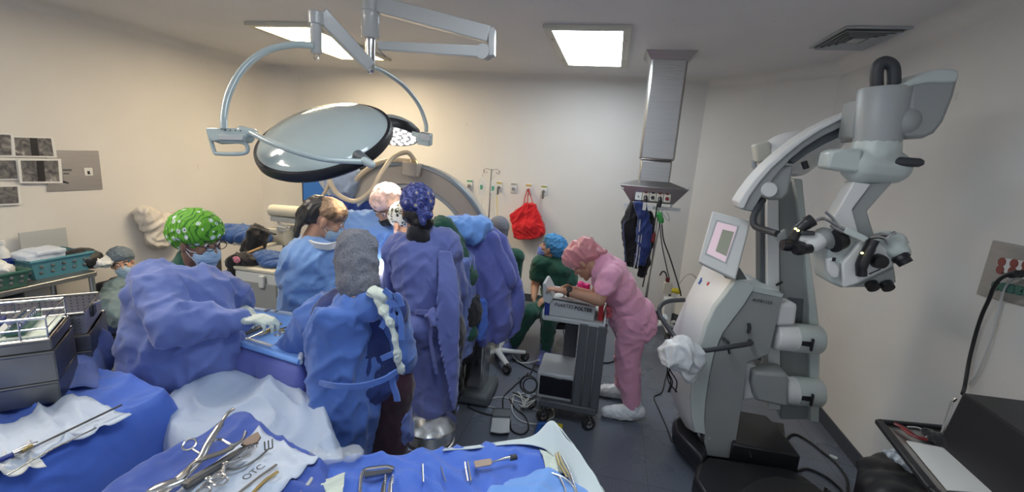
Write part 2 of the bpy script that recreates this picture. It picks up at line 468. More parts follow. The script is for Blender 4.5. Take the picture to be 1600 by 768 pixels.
def drape(name, poly, z, drop, m, label=None, cat='surgical drape', seed=0.0, wr=0.006, fold=0.03, freq=5.0, tilt=(0, 0), parent=None, round_=0.04, thick=True, zfun=None, dropfun=None):
    """cloth laid over a table: wrinkled top, rounded edge, wavy hanging skirt"""
    pts = [V((p[0], p[1], 0)) for p in poly]
    c = sum(pts, V((0, 0, 0)))/len(pts)
    out = []
    for i in range(len(pts)):
        a, b = pts[i], pts[(i+1) % len(pts)]; L = (b-a).length; n = max(6, int(L/0.016))
        for k in range(n): out.append(a.lerp(b, k/n))
    for _ in range(3):
        out = [(out[i-1]+out[i]*2+out[(i+1) % len(out)])/4 for i in range(len(out))]
    N = len(out); area = sum(out[i].cross(out[(i+1) % N]).z for i in range(N))
    nrm = []
    for i in range(N):
        t = (out[(i+2) % N]-out[i-2]).normalized(); q = V((t.y, -t.x, 0)); nrm.append(q if area > 0 else -q)
    for _ in range(4): nrm = [((nrm[i-1]+nrm[i]+nrm[(i+1) % N])).normalized() for i in range(N)]
    ra = max((p-c).length for p in out); R = max(12, int(ra/0.018))
    def topz(p):
        w = noise.noise(V((p.x*2.5+seed, p.y*2.5, seed)))
        def rg(x, y, k=2.4):
            r = 1-k*abs(noise.noise(V((x, y, seed)))); return r*r if r > 0 else 0
        a = rg((p.x+p.y)*freq*1.5+w*2+seed, (p.y-p.x)*freq*.45+w)
        a2 = rg((p.x*.3+p.y)*freq*2.1+w*2-seed, (p.y*.3-p.x)*freq*.5+w)
        b = rg(p.x*freq*3.1+seed, p.y*freq*3.1+w*3)
        return z+tilt[0]*(p.x-c.x)+tilt[1]*(p.y-c.y)+wr*(1.5*a+1.3*a2+0.5*b+noise.noise(p*5+V((seed, 0, 0)))*.8-.8)+(zfun(p) if zfun else 0)
    TOPZ[seed] = topz
    vs = [V((c.x, c.y, topz(c)))]; fs = []
    for r in range(1, R+1):
        t = r/R
        for p in out:
            q = c.lerp(p, t); q = V((q.x, q.y, topz(q))); vs.append(q)
    S = max(8, int(drop/0.03))
    base = [topz(p) for p in out]
    for s_ in range(1, S+1):
        t = s_/S
        for i, p in enumerate(out):
            dr = dropfun(p) if dropfun else drop
            k = min(1, t*S/4)
            fo = noise.noise(V((p.x*freq*1.6+seed*2, p.y*freq*1.6, t*0.8)))*2*fold*t + 0.35*fold*abs(noise.noise(V((p.x*14, p.y*14, t*3+seed))))
            off = round_*(1-(1-k)**2)*0.6 + fo + 0.02*t
            dz = dr*t
            q = p+nrm[i]*off; vs.append(V((q.x, q.y, base[i]-dz)))
    for i in range(N): fs.append((0, 1+i, 1+(i+1) % N))
    for r in range(R+S-1):
        for i in range(N):
            j = (i+1) % N
            fs.append((1+r*N+i, 1+(r+1)*N+i, 1+(r+1)*N+j, 1+r*N+j))
    me = bpy.data.meshes.new(name); me.from_pydata([tuple(p) for p in vs], [], fs); me.update()
    o = link(name, me, m, parent, sharp=180)
    if thick:
        k = o.modifiers.new('th', 'SOLIDIFY'); k.thickness = 0.003; k.offset = -1
    if label: tag(o, label, cat)
    return o
# ------------------------------------------------------------------ room
XL, XR, YB, ZC = -4.65, 1.81, 5.59, 2.842
def wallmat(name, col):
    m, nt, b = newmat(name); b.inputs['Roughness'].default_value = 0.6
    co = coords(nt)
    n = nd(nt, 'ShaderNodeTexNoise'); n.inputs['Scale'].default_value = 1.2; n.inputs['Detail'].default_value = 6
    sp = nd(nt, 'ShaderNodeTexNoise'); sp.inputs['Scale'].default_value = 7; sp.inputs['Detail'].default_value = 8; sp.inputs['Distortion'].default_value = 0.8
    nt.links.new(co, n.inputs[0]); nt.links.new(co, sp.inputs[0])
    c1 = ramp(nt, n.outputs[0], [(0.3, tuple(c*0.95 for c in col)), (0.7, tuple(min(1, c*1.03) for c in col))])
    c2 = ramp(nt, sp.outputs[0], [(0.70, (1, 1, 1)), (0.80, (0.86, 0.84, 0.82))])
    mx = nd(nt, 'ShaderNodeMix', data_type='RGBA', blend_type='MULTIPLY'); mx.inputs[0].default_value = 1
    nt.links.new(c1, mx.inputs[6]); nt.links.new(c2, mx.inputs[7]); nt.links.new(mx.outputs[2], b.inputs['Base Color'])
    bp = nd(nt, 'ShaderNodeBump'); bp.inputs['Strength'].default_value = 0.06; bp.inputs['Distance'].default_value = 0.02
    nt.links.new(n.outputs[0], bp.inputs['Height']); nt.links.new(bp.outputs[0], b.inputs['Normal'])
    return m
M['wall'] = wallmat('painted_wall', (0.67, 0.655, 0.635))
M['ceil'] = wallmat('painted_ceiling', (0.68, 0.67, 0.67))
def floormat():
    m, nt, b = newmat('vinyl_floor'); b.inputs['Roughness'].default_value = 0.28
    co = coords(nt)
    n = nd(nt, 'ShaderNodeTexNoise'); n.inputs['Scale'].default_value = 90; n.inputs['Detail'].default_value = 4
    n2 = nd(nt, 'ShaderNodeTexNoise'); n2.inputs['Scale'].default_value = 2.2; n2.inputs['Detail'].default_value = 5
    nt.links.new(co, n.inputs[0]); nt.links.new(co, n2.inputs[0])
    c = ramp(nt, n.outputs[0], [(0.3, (0.11, 0.125, 0.16)), (0.7, (0.16, 0.18, 0.225))])
    nt.links.new(c, b.inputs['Base Color'])
    r = ramp(nt, n2.outputs[0], [(0.35, (0.26, 0.26, 0.26)), (0.7, (0.33, 0.33, 0.33))])
    nt.links.new(r, b.inputs['Roughness'])
    br = nd(nt, 'ShaderNodeTexBrick'); br.offset = 0; br.inputs['Scale'].default_value = 1.0
    br.inputs['Brick Width'].default_value = 0.61; br.inputs['Row Height'].default_value = 0.61; br.inputs['Mortar Size'].default_value = 0.003
    br.inputs['Color1'].default_value = (1, 1, 1, 1); br.inputs['Color2'].default_value = (0.93, 0.93, 0.93, 1); br.inputs['Mortar'].default_value = (0.6, 0.6, 0.6, 1)
    nt.links.new(co, br.inputs['Vector'])
    mx = nd(nt, 'ShaderNodeMix', data_type='RGBA', blend_type='MULTIPLY'); mx.inputs[0].default_value = 1
    nt.links.new(c, mx.inputs[6]); nt.links.new(br.outputs['Color'], mx.inputs[7]); nt.links.new(mx.outputs[2], b.inputs['Base Color'])
    return m
M['floor'] = floormat()
YN = -0.6
struct(MB().box(((XL+XR)/2, (YB+YN)/2, -0.05), (XR-XL+0.4, YB-YN+0.3, 0.1)).build('floor', M['floor']))
struct(MB().box(((XL+XR)/2, (YB+YN)/2, ZC+0.05), (XR-XL+0.4, YB-YN+0.3, 0.1)).build('ceiling', M['ceil']))
struct(MB().box((XL-0.05, (YB+YN)/2, ZC/2), (0.1, YB-YN+0.1, ZC)).build('wall_left', M['wall']))
struct(MB().box(((XL+0.95)/2, YB+0.05, ZC/2), (0.95-XL, 0.1, ZC)).build('wall_back', M['wall']))
struct(MB().box((XR+0.05, (4.56+YN)/2, ZC/2), (0.1, 4.56-YN, ZC)).build('wall_right', M['wall']))
def vwall(name, a, b, th=0.08):
    a = V((a[0], a[1], 0)); b = V((b[0], b[1], 0)); t = (b-a).normalized(); n = V((-t.y, t.x, 0))
    if n.y < 0: n = -n
    return struct(MB().prism([a, b, b+n*th, a+n*th], (0, 0, ZC)).build(name, M['wall']))
vwall('wall_corner', (0.93, YB), (1.39, 5.10))
vwall('wall_angle', (1.385, 5.105), (XR, 4.56))
# coved joints between walls and ceiling, rounded back-left corner
def cove(name, a, b, inward, r=0.10, m=None):
    a, b, n = V((a[0], a[1], ZC)), V((b[0], b[1], ZC)), V((inward[0], inward[1], 0)).normalized()
    vs = []; fs = []; K = 8
    for p in (a, b):
        vs.append(p)
        for k in range(K+1):
            t = math.radians(90*k/K)
            vs.append(p+n*(r-r*math.cos(t))*1.0+V((0, 0, -(r-r*math.sin(t)))))
    L = K+2
    for k in range(1, K+1): fs.append((k, k+1, L+k+1, L+k))
    fs.append(tuple(range(L))); fs.append(tuple(range(2*L-1, L-1, -1))); fs.append((0, 1, L+1, L)); fs.append((0, L, L+L-1, L-1))
    return struct(MB().add(vs, fs).build(name, m or M['wall'], sharp=60))
cove('trim_1', (XL, YN), (XL, YB), (1, 0)); cove('trim_2', (XL, YB), (0.95, YB), (0, -1)); cove('trim_3', (XR, YN), (XR, 4.58), (-1, 0))
cove('trim_4', (XR, 4.55), (1.37, 5.12), (-0.79, -0.61)); cove('trim_5', (1.39, 5.10), (0.92, 5.60), (-0.72, -0.69))
mb = MB(); K = 10; rc = 0.35; prof = [V((XL-0.01, YB+0.01, 0))]
for k in range(K+1):
    t = math.radians(90*k/K); prof.append(V((XL+rc-rc*math.cos(t), YB-rc+rc*math.sin(t), 0)))
struct(mb.prism(prof, (0, 0, ZC)).build('trim_6', M['wall'], sharp=30))
M['skirting'] = mat('dark_vinyl_skirting', (0.05, 0.056, 0.07), 0.4)
def skirt(name, a, b, n, h=0.10):
    a, b, n = V((*a, 0)), V((*b, 0)), V((*n, 0)).normalized()*0.012
    return struct(MB().prism([a, b, b+n, a+n], (0, 0, h)).build(name, M['skirting']))
skirt('baseboard_left', (XL, YN), (XL, YB), (1, 0)); skirt('baseboard_back', (XL, YB), (0.95, YB), (0, -1)); skirt('baseboard_right', (XR, YN), (XR, 4.57), (-1, 0))
skirt('baseboard_corner', (0.93, YB-0.002), (1.39, 5.098), (-0.7, -0.7)); skirt('baseboard_angle', (1.385, 5.1), (XR, 4.558), (-0.79, -0.61))

# ------------------------------------------------------------------ ceiling fixtures
def fixture(x0, x1, y0, y1, lamp, label):
    t = thing('ceiling_light', label, 'ceiling light', ((x0+x1)/2, (y0+y1)/2, ZC))
    z = ZC-0.015; f = MB(); w = 0.06
    f.box(((x0+x1)/2, y0-w/2, z), (x1-x0+2*w, w, 0.03)); f.box(((x0+x1)/2, y1+w/2, z), (x1-x0+2*w, w, 0.03))
    f.box((x0-w/2, (y0+y1)/2, z), (w, y1-y0, 0.03)); f.box((x1+w/2, (y0+y1)/2, z), (w, y1-y0, 0.03))
    f.build('fixture_frame', M['cream_paint'], t, bevel=0.004)
    m, nt, b = newmat('diffuser')
    b.inputs['Base Color'].default_value = (0.8, 0.8, 0.8, 1)
    tc = nd(nt, 'ShaderNodeTexCoord'); sx = nd(nt, 'ShaderNodeSeparateXYZ'); nt.links.new(tc.outputs['Generated'], sx.inputs[0])
    w_ = nd(nt, 'ShaderNodeMath', operation='PINGPONG'); w_.inputs[1].default_value = 0.25
    nt.links.new(sx.outputs[0], w_.inputs[0])
    k = ramp(nt, w_.outputs[0], [(0.0, (0.55, 0.55, 0.55)), (0.25, (1, 1, 1))])
    ml = nd(nt, 'ShaderNodeMath', operation='MULTIPLY'); ml.inputs[1].default_value = lamp[1]
    nt.links.new(k, ml.inputs[0]); nt.links.new(ml.outputs[0], b.inputs['Emission Strength'])
    b.inputs['Emission Color'].default_value = (*lamp[0], 1)
    MB().box(((x0+x1)/2, (y0+y1)/2, z+0.004), (x1-x0, y1-y0, 0.012)).build('diffuser', m, t)
    s = MB()
    for sx_ in (x0-0.03, x1+0.03):
        for k_ in (0.2, 0.8): s.lathe([(0.006, 0), (0.006, 0.006)], (sx_, y0+(y1-y0)*k_, z-0.02), n=8)
    s.build('screw', M['dullsteel'], t)
    return t
fixture(-3.15, -2.62, 3.56, 4.84, LAMP_WARM, 'recessed ceiling light panel glowing warm white, behind the curved lamp arm')
fixture(-0.56, -0.04, 3.56, 4.84, LAMP_COOL, 'recessed ceiling light panel glowing cool white, left of the steel column')
fixture(-3.15, -2.62, 0.50, 1.78, LAMP_NEAR, 'recessed ceiling light panel nearer the door end of the room')
fixture(-0.56, -0.04, 0.50, 1.78, (LAMP_COOL[0], 12.0), 'added unseen fill light panel, dimmer, on the ceiling above the near instrument tables')  # added panel, lifts the underlit camera-facing surfaces on the right
# air vent
t = thing('air_vent', 'square ceiling air vent with dark mitred louvres above the microscope', 'air vent', (1.54, 3.76, ZC))
fr = MB(); cx, cy = 1.54, 3.76
def sqring(mb, cx, cy, a, w, z, th, slope=0.0):
    P = [(-1, -1), (1, -1), (1, 1), (-1, 1)]
    vs = []
    for (s, zz) in ((a, z), (a, z+th), (a-w, z+th+slope), (a-w, z+slope)):
        for x, y in P: vs.append((cx+x*s*0.66, cy+y*s, zz))
    fs = []
    for r in range(4):
        r2 = (r+1) % 4
        for k in range(4): fs.append((r*4+k, r*4+(k+1) % 4, r2*4+(k+1) % 4, r2*4+k))
    mb.add(vs, fs)
sqring(fr, cx, cy, 0.285, 0.025, ZC-0.012, 0.01)
fr.build('vent_frame', M['box_grey'], t)
MB().box((cx, cy, ZC-0.004), (0.345, 0.52, 0.006)).build('dark_back', M['black'], t)
for a in (0.245, 0.20, 0.155, 0.11): 
    q = MB(); sqring(q, cx, cy, a, 0.012, ZC-0.028, 0.003, 0.012); q.build('louvre', M['box_grey'], t)
MB().box((cx, cy, ZC-0.02), (0.08, 0.12, 0.004)).build('centre_plate', M['box_grey'], t)
# ------------------------------------------------------------------ surgical lamps on their ceiling boom
def lamp_disc(t, c, n, R, rim=0.05, up=None):
    """big shallow dome head: enamel back, dark rim, glass face with led pods"""
    c = V(c); n = V(n).normalized()
    b = MB().lathe([(0.001, 0.075), (R*0.35, 0.072), (R*0.62, 0.06), (R*0.66, 0.054), (R*0.86, 0.035), (R*0.965, 0.008), (R*0.97, -0.01)], c, n, 72)
    b.build('lamp_housing', M['lamp_paint'], t, sharp=60)
    MB().lathe([(R*0.955, 0.014), (R*0.985, 0.012), (R, -0.005), (R*0.995, -0.03), (R*0.95, -0.045), (R*0.93, -0.04)], c, n, 72).build('rim', M['black'], t, sharp=60)
    g = MB().lathe([(R*0.94, -0.036), (R*0.94, -0.042)], c, n, 48).build('face_plate', M['lampface'], t)
    x, y, z = frame(n); p = MB()
    for ring, cnt in ((0.78, 18), (0.52, 12), (0.26, 6)):
        for k in range(cnt):
            a = 2*math.pi*k/cnt
            p.lathe([(R*0.085, -0.042), (R*0.085, -0.047)], c+(x*math.cos(a)+y*math.sin(a))*R*ring, n, 12)
    p.build('led_pods', M['led'], t)
M['lampface'] = mat('lamp_face_glass', (0.55, 0.60, 0.66), 0.25)
M['led'] = emit('led_glow', (1.0, 0.95, 0.88), 3.0)
def cw(x, y, z):   # camera-frame direction (right, up, toward scene) expressed in world axes
    return V((AX.x*x+AX.y*y+AX.z*z, AY.x*x+AY.y*y+AY.z*z, AZ.x*x+AZ.y*y+AZ.z*z))
t = thing('surgical_light', 'double surgical operating light with large grey disc head on articulated ceiling arms', 'surgical light', PD(578, -60, 2.35))
hubd = 2.35
def pv(x, y, d): return PD(x, y, d)
hub = pv(579, 20, hubd)
A = MB()
A.cap((hub.x, hub.y, ZC-0.02), (hub.x, hub.y, hub.z+0.02), 0.045, 0.045, 24)
A.build('ceiling_tube', M['arm_paint'], t)
h0 = V((hub.x, hub.y, PY(578, -4, hub.y).z)); h1 = V((hub.x, hub.y, PY(578, 60, hub.y).z))
MB().lathe([(0.044, 0), (0.047, 0.004), (0.047, (h0.z-h1.z)*0.62), (0.044, (h0.z-h1.z)*0.63), (0.044, (h0.z-h1.z)*0.66), (0.047, (h0.z-h1.z)*0.67), (0.047, h0.z-h1.z)], h1, (0, 0, 1), 28).build('hub', M['arm_paint'], t)
h2 = V((hub.x, hub.y, PY(576, 108, hub.y).z))
MB().cap(h1, h2, 0.026, 0.024, 16).build('spindle', M['steel'], t)
# upper right spring arm, its elbow, lower right arm
def boxarm(p0, p1, w0, h0_, w1, h1_, name, m, round_=0.006):
    p0, p1 = V(p0), V(p1); x, y, z = frame(p1-p0, (0, 0, 1)); q = MB(); vs = []
    for p, w, h in ((p0, w0, h0_), (p1, w1, h1_)):
        for a, b in ((-1, -1), (1, -1), (1, 1), (-1, 1)): vs.append(p+x*a*w/2+y*b*h/2)
    q.add(vs, [(3, 2, 1, 0), (4, 5, 6, 7), (0, 1, 5, 4), (1, 2, 6, 5), (2, 3, 7, 6), (3, 0, 4, 7)])
    return q.build(name, m, t, bevel=round_)
e1 = pv(766, 55, 2.25); e2 = pv(766, 82, 2.25)
boxarm(pv(592, 8, hubd), e1, 0.07, 0.078, 0.06, 0.075, 'spring_arm', M['arm_paint'])
MB().bar(e1+V((0.01, 0, 0.03)), e2+V((0.01, 0, -0.02)), 0.045, 0.03).build('elbow', M['arm_paint'], t, bevel=0.006)
MB().lathe([(0.001, -0.03), (0.036, -0.03), (0.036, 0.03), (0.001, 0.03)], e2-V((0.03, 0, 0)), (0.1, 1, 0), 24, False).build('joint', M['arm_paint'], t)
boxarm(e2-V((0.03, 0, 0)), pv(592, 72, hubd-0.02), 0.05, 0.056, 0.045, 0.045, 'spring_arm', M['arm_paint'])
MB().tube([pv(590, 76, 2.3), pv(602, 88, 2.28)], 0.004).build('release_lever', M['steel'], t)
# left arm from spindle foot up to the left yoke
boxarm(pv(578, 104, hubd-0.02), pv(500, 22, 2.15), 0.045, 0.06, 0.05, 0.075, 'spring_arm', M['arm_paint'])
y0 = pv(493, 18, 2.12); y1 = V((y0.x, y0.y, PY(495, 84, y0.y).z))
MB().lathe([(0.024, 0), (0.026, 0.005), (0.026, (y0-y1).length*0.7), (0.034, (y0-y1).length*0.71), (0.034, (y0-y1).length-0.005), (0.03, (y0-y1).length)], y1, (0, 0, 1), 24).build('yoke_pivot', M['arm_paint'], t)
MB().tube([y1-V((0.012, 0, 0.0)), y1-V((0.014, 0, 0.022)), y1-V((0, 0, 0.03)), y1-V((-0.014, 0, 0.02)), y1-V((-0.012, 0, 0))], 0.003, 8).build('hook', M['steel'], t)
# big curved tube of the near lamp
dl = 2.12
pts = catmull([pv(x, y, d) for x, y, d in ((490, 71, dl), (455, 70, 2.1), (415, 80, 2.08), (380, 107, 2.04), (358, 145, 2.0), (350, 180, 1.98), (350, 202, 1.97))], 8)
MB().tube(pts, 0.0155, 14).build('curved_tube', M['lamp_paint'], t)
# handle box
hb = MB(); dh = 1.97
hb.prism([pv(*p, dh) for p in ((321, 199), (382, 200), (385, 212), (380, 218), (330, 220), (323, 210))], cw(0, 0, 0.07))
hb.build('control_box', M['lamp_paint'], t, bevel=0.004)
MB().prism([pv(*p, dh-0.01) for p in ((340, 210), (380, 211), (378, 219), (342, 218))], cw(0, 0, 0.03)).build('key_strip', M['box_grey'], t, bevel=0.002)
for k in range(4): MB().lathe([(0.003, 0), (0.003, 0.002)], pv(352+8*k, 203+0.3*k, dh-0.002), cw(0, 0, -1), 8).build('button', M['dark_grip'], t)
MB().tube(catmull([pv(*p, dh+0.02) for p in ((328, 212), (335, 236), (342, 240), (376, 240), (386, 236), (386, 228), (378, 222), (345, 220))], 5), 0.009, 10, closed=False).build('handle', M['lamp_paint'], t)
MB().cap(pv(378, 205, dh+0.02), pv(396, 208, dh+0.02), 0.024, 0.02).build('swivel', M['lamp_paint'], t)
# lower fork tube crossing the disc
pts = catmull([pv(x, y, d) for x, y, d in ((392, 207, 1.97), (420, 221, 1.93), (465, 238, 1.90), (510, 249, 1.92), (560, 252, 1.98), (578, 252, 2.02))], 8)
MB().tube(pts, [0.0125]*len(pts), 12).build('fork_tube', M['lamp_paint'], t)
MB().cap(pv(560, 243, 2.03), pv(576, 253, 2.0), 0.026, 0.017).build('fork_joint', M['scope_dark'], t)
MB().cap(pv(570, 251, 1.99), pv(581, 257, 1.98), 0.019, 0.017).build('fork_cap', M['lamp_paint'], t)
nrm = cw(-.068, .712, -.693).normalized()
D1 = pv(507, 214, 2.22)
lamp_disc(t, D1, nrm, 0.335)
# second head and its tube
pts = catmull([pv(x, y, d) for x, y, d in ((582, 104, 2.4), (600, 112, 2.5), (632, 135, 2.7), (655, 165, 2.85), (665, 192, 2.9), (666, 205, 2.9))], 8)
MB().tube(pts, 0.013, 12).build('curved_tube', M['lamp_paint'], t)
MB().box(pv(664, 217, 2.88), (0.085, 0.06, 0.075), Euler((0.2, 0.1, 0)).to_matrix()).build('control_box', M['lamp_paint'], t, bevel=0.006)
MB().box(pv(665, 214, 2.83), (0.06, 0.01, 0.035), Euler((0.2, 0.1, 0)).to_matrix()).build('display', M['box_grey'], t)
MB().bar(pv(645, 208, 2.9), pv(656, 212, 2.88), 0.03, 0.03).build('swivel', M['lamp_paint'], t, bevel=0.004)
D2 = pv(612, 203, 3.0); n2 = cw(.064, .984, .131).normalized()
lamp_disc(t, D2, n2, 0.19)
def spot(name, loc, tgt, power, size, col, blend=0.6):
    l = bpy.data.lights.new(name, 'SPOT'); l.energy = power; l.spot_size = math.radians(size); l.spot_blend = blend; l.color = col; l.shadow_soft_size = 0.18
    o = bpy.data.objects.new(name, l); C.objects.link(o); o.location = loc
    o.rotation_euler = (V(tgt)-V(loc)).to_track_quat('-Z', 'Y').to_euler(); o.parent = t
    o.location = V(loc)-t.location
    return o
FIELD = PY(590, 395, 2.45)
spot('lamp_beam', D1-nrm*0.06, FIELD, SPOT_1, 34, (1, 0.9, 0.76))
spot('lamp_beam', D2-n2*0.06, PY(604, 335, 2.6), SPOT_2, 36, (1, 0.88, 0.72))

# ------------------------------------------------------------------ C-arm fluoroscope
Yc = 3.45
cc = PY(631, 388, Yc); rad = (PY(757, 388, Yc)-cc).length
t = thing('c_arm_fluoroscope', 'large cream C-arm x-ray ring with beige cables, standing behind the surgeons', 'x-ray machine', (cc.x, cc.y, 0))
def arcpts(r, a0, a1, n=40, y=Yc, tilt=0.0):
    return [V((cc.x+r*math.cos(math.radians(a0+(a1-a0)*k/n)), y+tilt*math.cos(math.radians(a0+(a1-a0)*k/n)), cc.z+r*math.sin(math.radians(a0+(a1-a0)*k/n)))) for k in range(n+1)]
def arcband(r0, r1, a0, a1, ya, yb, name, m, n=48, tilt=0.12):
    o_, i_ = arcpts(r1, a0, a1, n, ya, tilt), arcpts(r0, a0, a1, n, ya, tilt)
    O, I = arcpts(r1, a0, a1, n, yb, tilt), arcpts(r0, a0, a1, n, yb, tilt)
    q = MB(); vs = []
    for k in range(n+1): vs += [i_[k], o_[k], O[k], I[k]]
    fs = []
    for k in range(n):
        for j in range(4): fs.append((k*4+j, k*4+(j+1) % 4, k*4+4+(j+1) % 4, k*4+4+j))
    fs += [(3, 2, 1, 0), (n*4, n*4+1, n*4+2, n*4+3)]
    return q.add(vs, fs).build(name, m, t, bevel=0.006, sharp=40)
M['carm'] = mat('c_arm_cream', (0.46, 0.40, 0.33), 0.35, var=0.04)
M['carm2'] = mat('c_arm_rail', (0.30, 0.34, 0.36), 0.3, 0.4)
arcband(rad-0.17, rad, -35, 205, Yc, Yc+0.16, 'c_ring', M['carm'])
arcband(rad-0.02, rad+0.015, -35, 205, Yc-0.02, Yc+0.03, 'rail', M['carm2'])
arcband(rad-0.21, rad-0.17, 20, 160, Yc+0.02, Yc+0.10, 'inner_rail', M['box_grey'])
MB().box(PY(644, 264, Yc-0.03), (0.13, 0.12, 0.11), Euler((0, 0.1, 0)).to_matrix()).build('cable_clamp', M['carm'], t, bevel=0.01)
MB().cap(PY(645, 247, Yc-0.04), PY(650, 258, Yc-0.04), 0.02, 0.026).build('cable_gland', M['brass'], t)
for i, pp in enumerate((((648, 250, 3.35), (636, 238, 3.3), (614, 246, 3.2), (596, 270, 3.05), (580, 298, 3.0), (556, 314, 3.0), (530, 305, 3.0), (516, 285, 3.0), (515, 275, 3.02)),
                       ((640, 252, 3.42), (612, 250, 3.4), (585, 258, 3.38), (558, 280, 3.36), (545, 305, 3.36)))):
    MB().tube(catmull([PY(*p) for p in pp], 8), 0.018 if i == 0 else 0.022, 10).build('beige_cable', M['cable_beige'], t)
MB().tube(catmull([PY(*p) for p in ((515, 285, 3.0), (508, 300, 3.0), (498, 315, 3.0), (493, 335, 3.0))], 6), 0.014, 8).build('beige_cable', M['cable_beige'], t)
MB().prism([PY(*p, Yc+.17) for p in ((588, 312), (600, 294), (632, 280), (636, 300), (612, 320))], (0, .12, 0)).build('maroon_stand_in', M['darkred'], t, bevel=.01)  # plain block standing in for an unidentified maroon object inside the ring
# image intensifier head draped in clear film, with its carriage
q = MB(); q.lathe([(0.05, 0.16), (0.14, 0.13), (0.16, 0.02), (0.16, -0.10), (0.12, -0.15)], PY(535, 285, 3.5), (-0.75, 0.1, 0.5), 28)
q.build('intensifier_head', M['white_paint'], t, sharp=30)
q = MB(); q.ell(PY(537, 283, 3.4), (0.16, 0.14, 0.17), Euler((0.2, 0.5, 0)).to_matrix())
organic(q, 'clear_cover', M['white_sheet'], t, 0.014, 3, fold_fn(0.018, 9, 0.6, 4))
q = MB(); q.cap(PY(560, 315, 3.5), PY(520, 330, 3.3), 0.14, 0.10); q.cap(PY(520, 330, 3.3), PY(500, 345, 3.2), 0.10, 0.09)
organic(q, 'blue_cover', M['drape_deep'], t, 0.016, 4, fold_fn(0.018, 8, 0.6, 8))
MB().box(PY(560, 264, 3.6), (0.2, 0.18, 0.08), Euler((0, -0.4, 0)).to_matrix()).build('carriage', M['black'], t, bevel=0.01)
q = MB(); q.box((cc.x+0.1, Yc+0.35, 0.62), (0.5, 0.4, 0.9)); q.build('base_cabinet', M['carm'], t, bevel=0.02)
q = MB(); q.box((cc.x+0.1, Yc+0.3, 0.12), (0.7, 0.8, 0.12)); q.build('base', M['carm'], t, bevel=0.02)
for sx in (-0.25, 0.4):
    for sy in (0.0, 0.6): MB().lathe([(0.06, -0.02), (0.06, 0.02)], (cc.x+sx, Yc+sy, 0.06), (1, 0, 0), 20).build('caster', M['rubber'], t)

# monitor with blue screen
t = thing('monitor', 'small black monitor showing a plain blue screen beside the x-ray ring', 'monitor', PY(500, 520, 3.95))
c = PY(497, 297, 3.95); base = V((c.x, c.y, 0)); t.location = base
MB().box(c, (0.30, 0.05, 0.26), Euler((0, 0, 0.2)).to_matrix()).build('monitor_case', M['black'], t, bevel=0.006)
MB().box(c+V((-0.005, -0.028, 0)), (0.25, 0.004, 0.21), Euler((0, 0, 0.2)).to_matrix()).build('screen', emit('blue_screen', (0.03, 0.13, 0.36), 0.3), t)
MB().bar(c-V((0, -0.05, 0.1)), base+V((0, 0.05, 0.03)), 0.05, 0.05).build('pole', M['dullsteel'], t)
MB().box(base+V((0, 0.05, 0.03)), (0.45, 0.4, 0.06)).build('base', M['box_grey'], t, bevel=0.01)

# microscope-like column stand with cream head, left of the C-arm
Yb = 4.0
t = thing('imaging_stand', 'grey equipment column with cream horizontal head beside the white cabinet', 'medical equipment', (PY(455, 400, Yb).x, Yb, 0))
a = PY(424, 328, Yb-0.05); b = PY(478, 332, Yb-0.05)
MB().tube([a, a+(b-a)*0.03, b], [0.055, 0.075, 0.075], 20, flat=0.8).build('head', M['cream_paint'], t, sharp=50)
MB().box((a+b)/2-V((0, 0.0, 0.085)), ((b-a).length*0.85, 0.12, 0.05)).build('head_base', M['box_grey'], t, bevel=0.01)
c = PY(455, 372, Yb); MB().lathe([(0.085, 0), (0.085, c.z+0.14)], (c.x, Yb, 0.0), n=24).build('column', M['scope_grey'], t)
MB().box((c.x-0.02, Yb, 0.06), (0.5, 0.5, 0.1)).build('base', M['scope_grey'], t, bevel=0.02)
MB().tube([a+V((0.06, 0, -0.08)), a+V((0.1, -0.02, -0.13)), a+V((0.24, -0.02, -0.16))], 0.012).build('handle', M['white_paint'], t)
MB().box(PY(438, 368, Yb-0.1), (0.22, 0.16, 0.16)).build('control_unit', M['cream_paint'], t, bevel=0.01)
MB().box(PY(440, 358, Yb-0.2), (0.1, 0.02, 0.05)).build('panel', M['box_grey'], t)

# white cabinet left of the lady with the black scarf
Yk = 3.15
z = PY(400, 425, Yk).z
x0 = PY(367, 430, Yk).x; x1 = PY(441, 430, Yk).x
t = thing('equipment_cabinet', 'white cabinet with a wide grey door, between the green cap and the black scarf', 'cabinet', ((x0+x1)/2, Yk+0.25, 0))
MB().box(((x0+x1)/2, Yk+0.25, z/2), (x1-x0, 0.5, z)).build('cabinet_body', M['white_paint'], t, bevel=0.012)
MB().box(((x0+x1)/2-0.02, Yk-0.008, z/2-0.03), ((x1-x0)*0.86, 0.02, z-0.12)).build('door', M['scope_grey'], t, bevel=0.004)
MB().box(PY(409, 440, Yk-0.03), (0.05, 0.03, 0.11)).build('handle', M['white_paint'], t, bevel=0.01)
MB().box(((x0+x1)/2, Yk+0.25, z+0.015), (x1-x0+0.03, 0.52, 0.03)).build('worktop', M['cream_paint'], t, bevel=0.008)
ztop = z+0.03
p = PY(420, 408, Yk+0.2); p.z = ztop
q = MB(); q.ell((p.x, p.y, ztop+0.05), (0.17, 0.13, 0.055)); q.ell((p.x+0.1, p.y-0.05, ztop+0.03), (0.13, 0.11, 0.035))
tag(organic(q, 'folded_cloth', M['apron_blue'], None, 0.01, 3, fold_fn(0.012, 10, 0.8, 3)), 'folded dark blue cloth bundle lying on the white cabinet', 'folded cloth')
a, b = PY(372, 417, Yk+0.1), PY(412, 401, Yk+0.25)
a.z = ztop+0.05; b.z = ztop+0.13
tag(MB().tube([a, b], 0.012, 10).build('wooden_rod', M['wood']), 'pale wooden rod lying across the white cabinet top', 'rod')
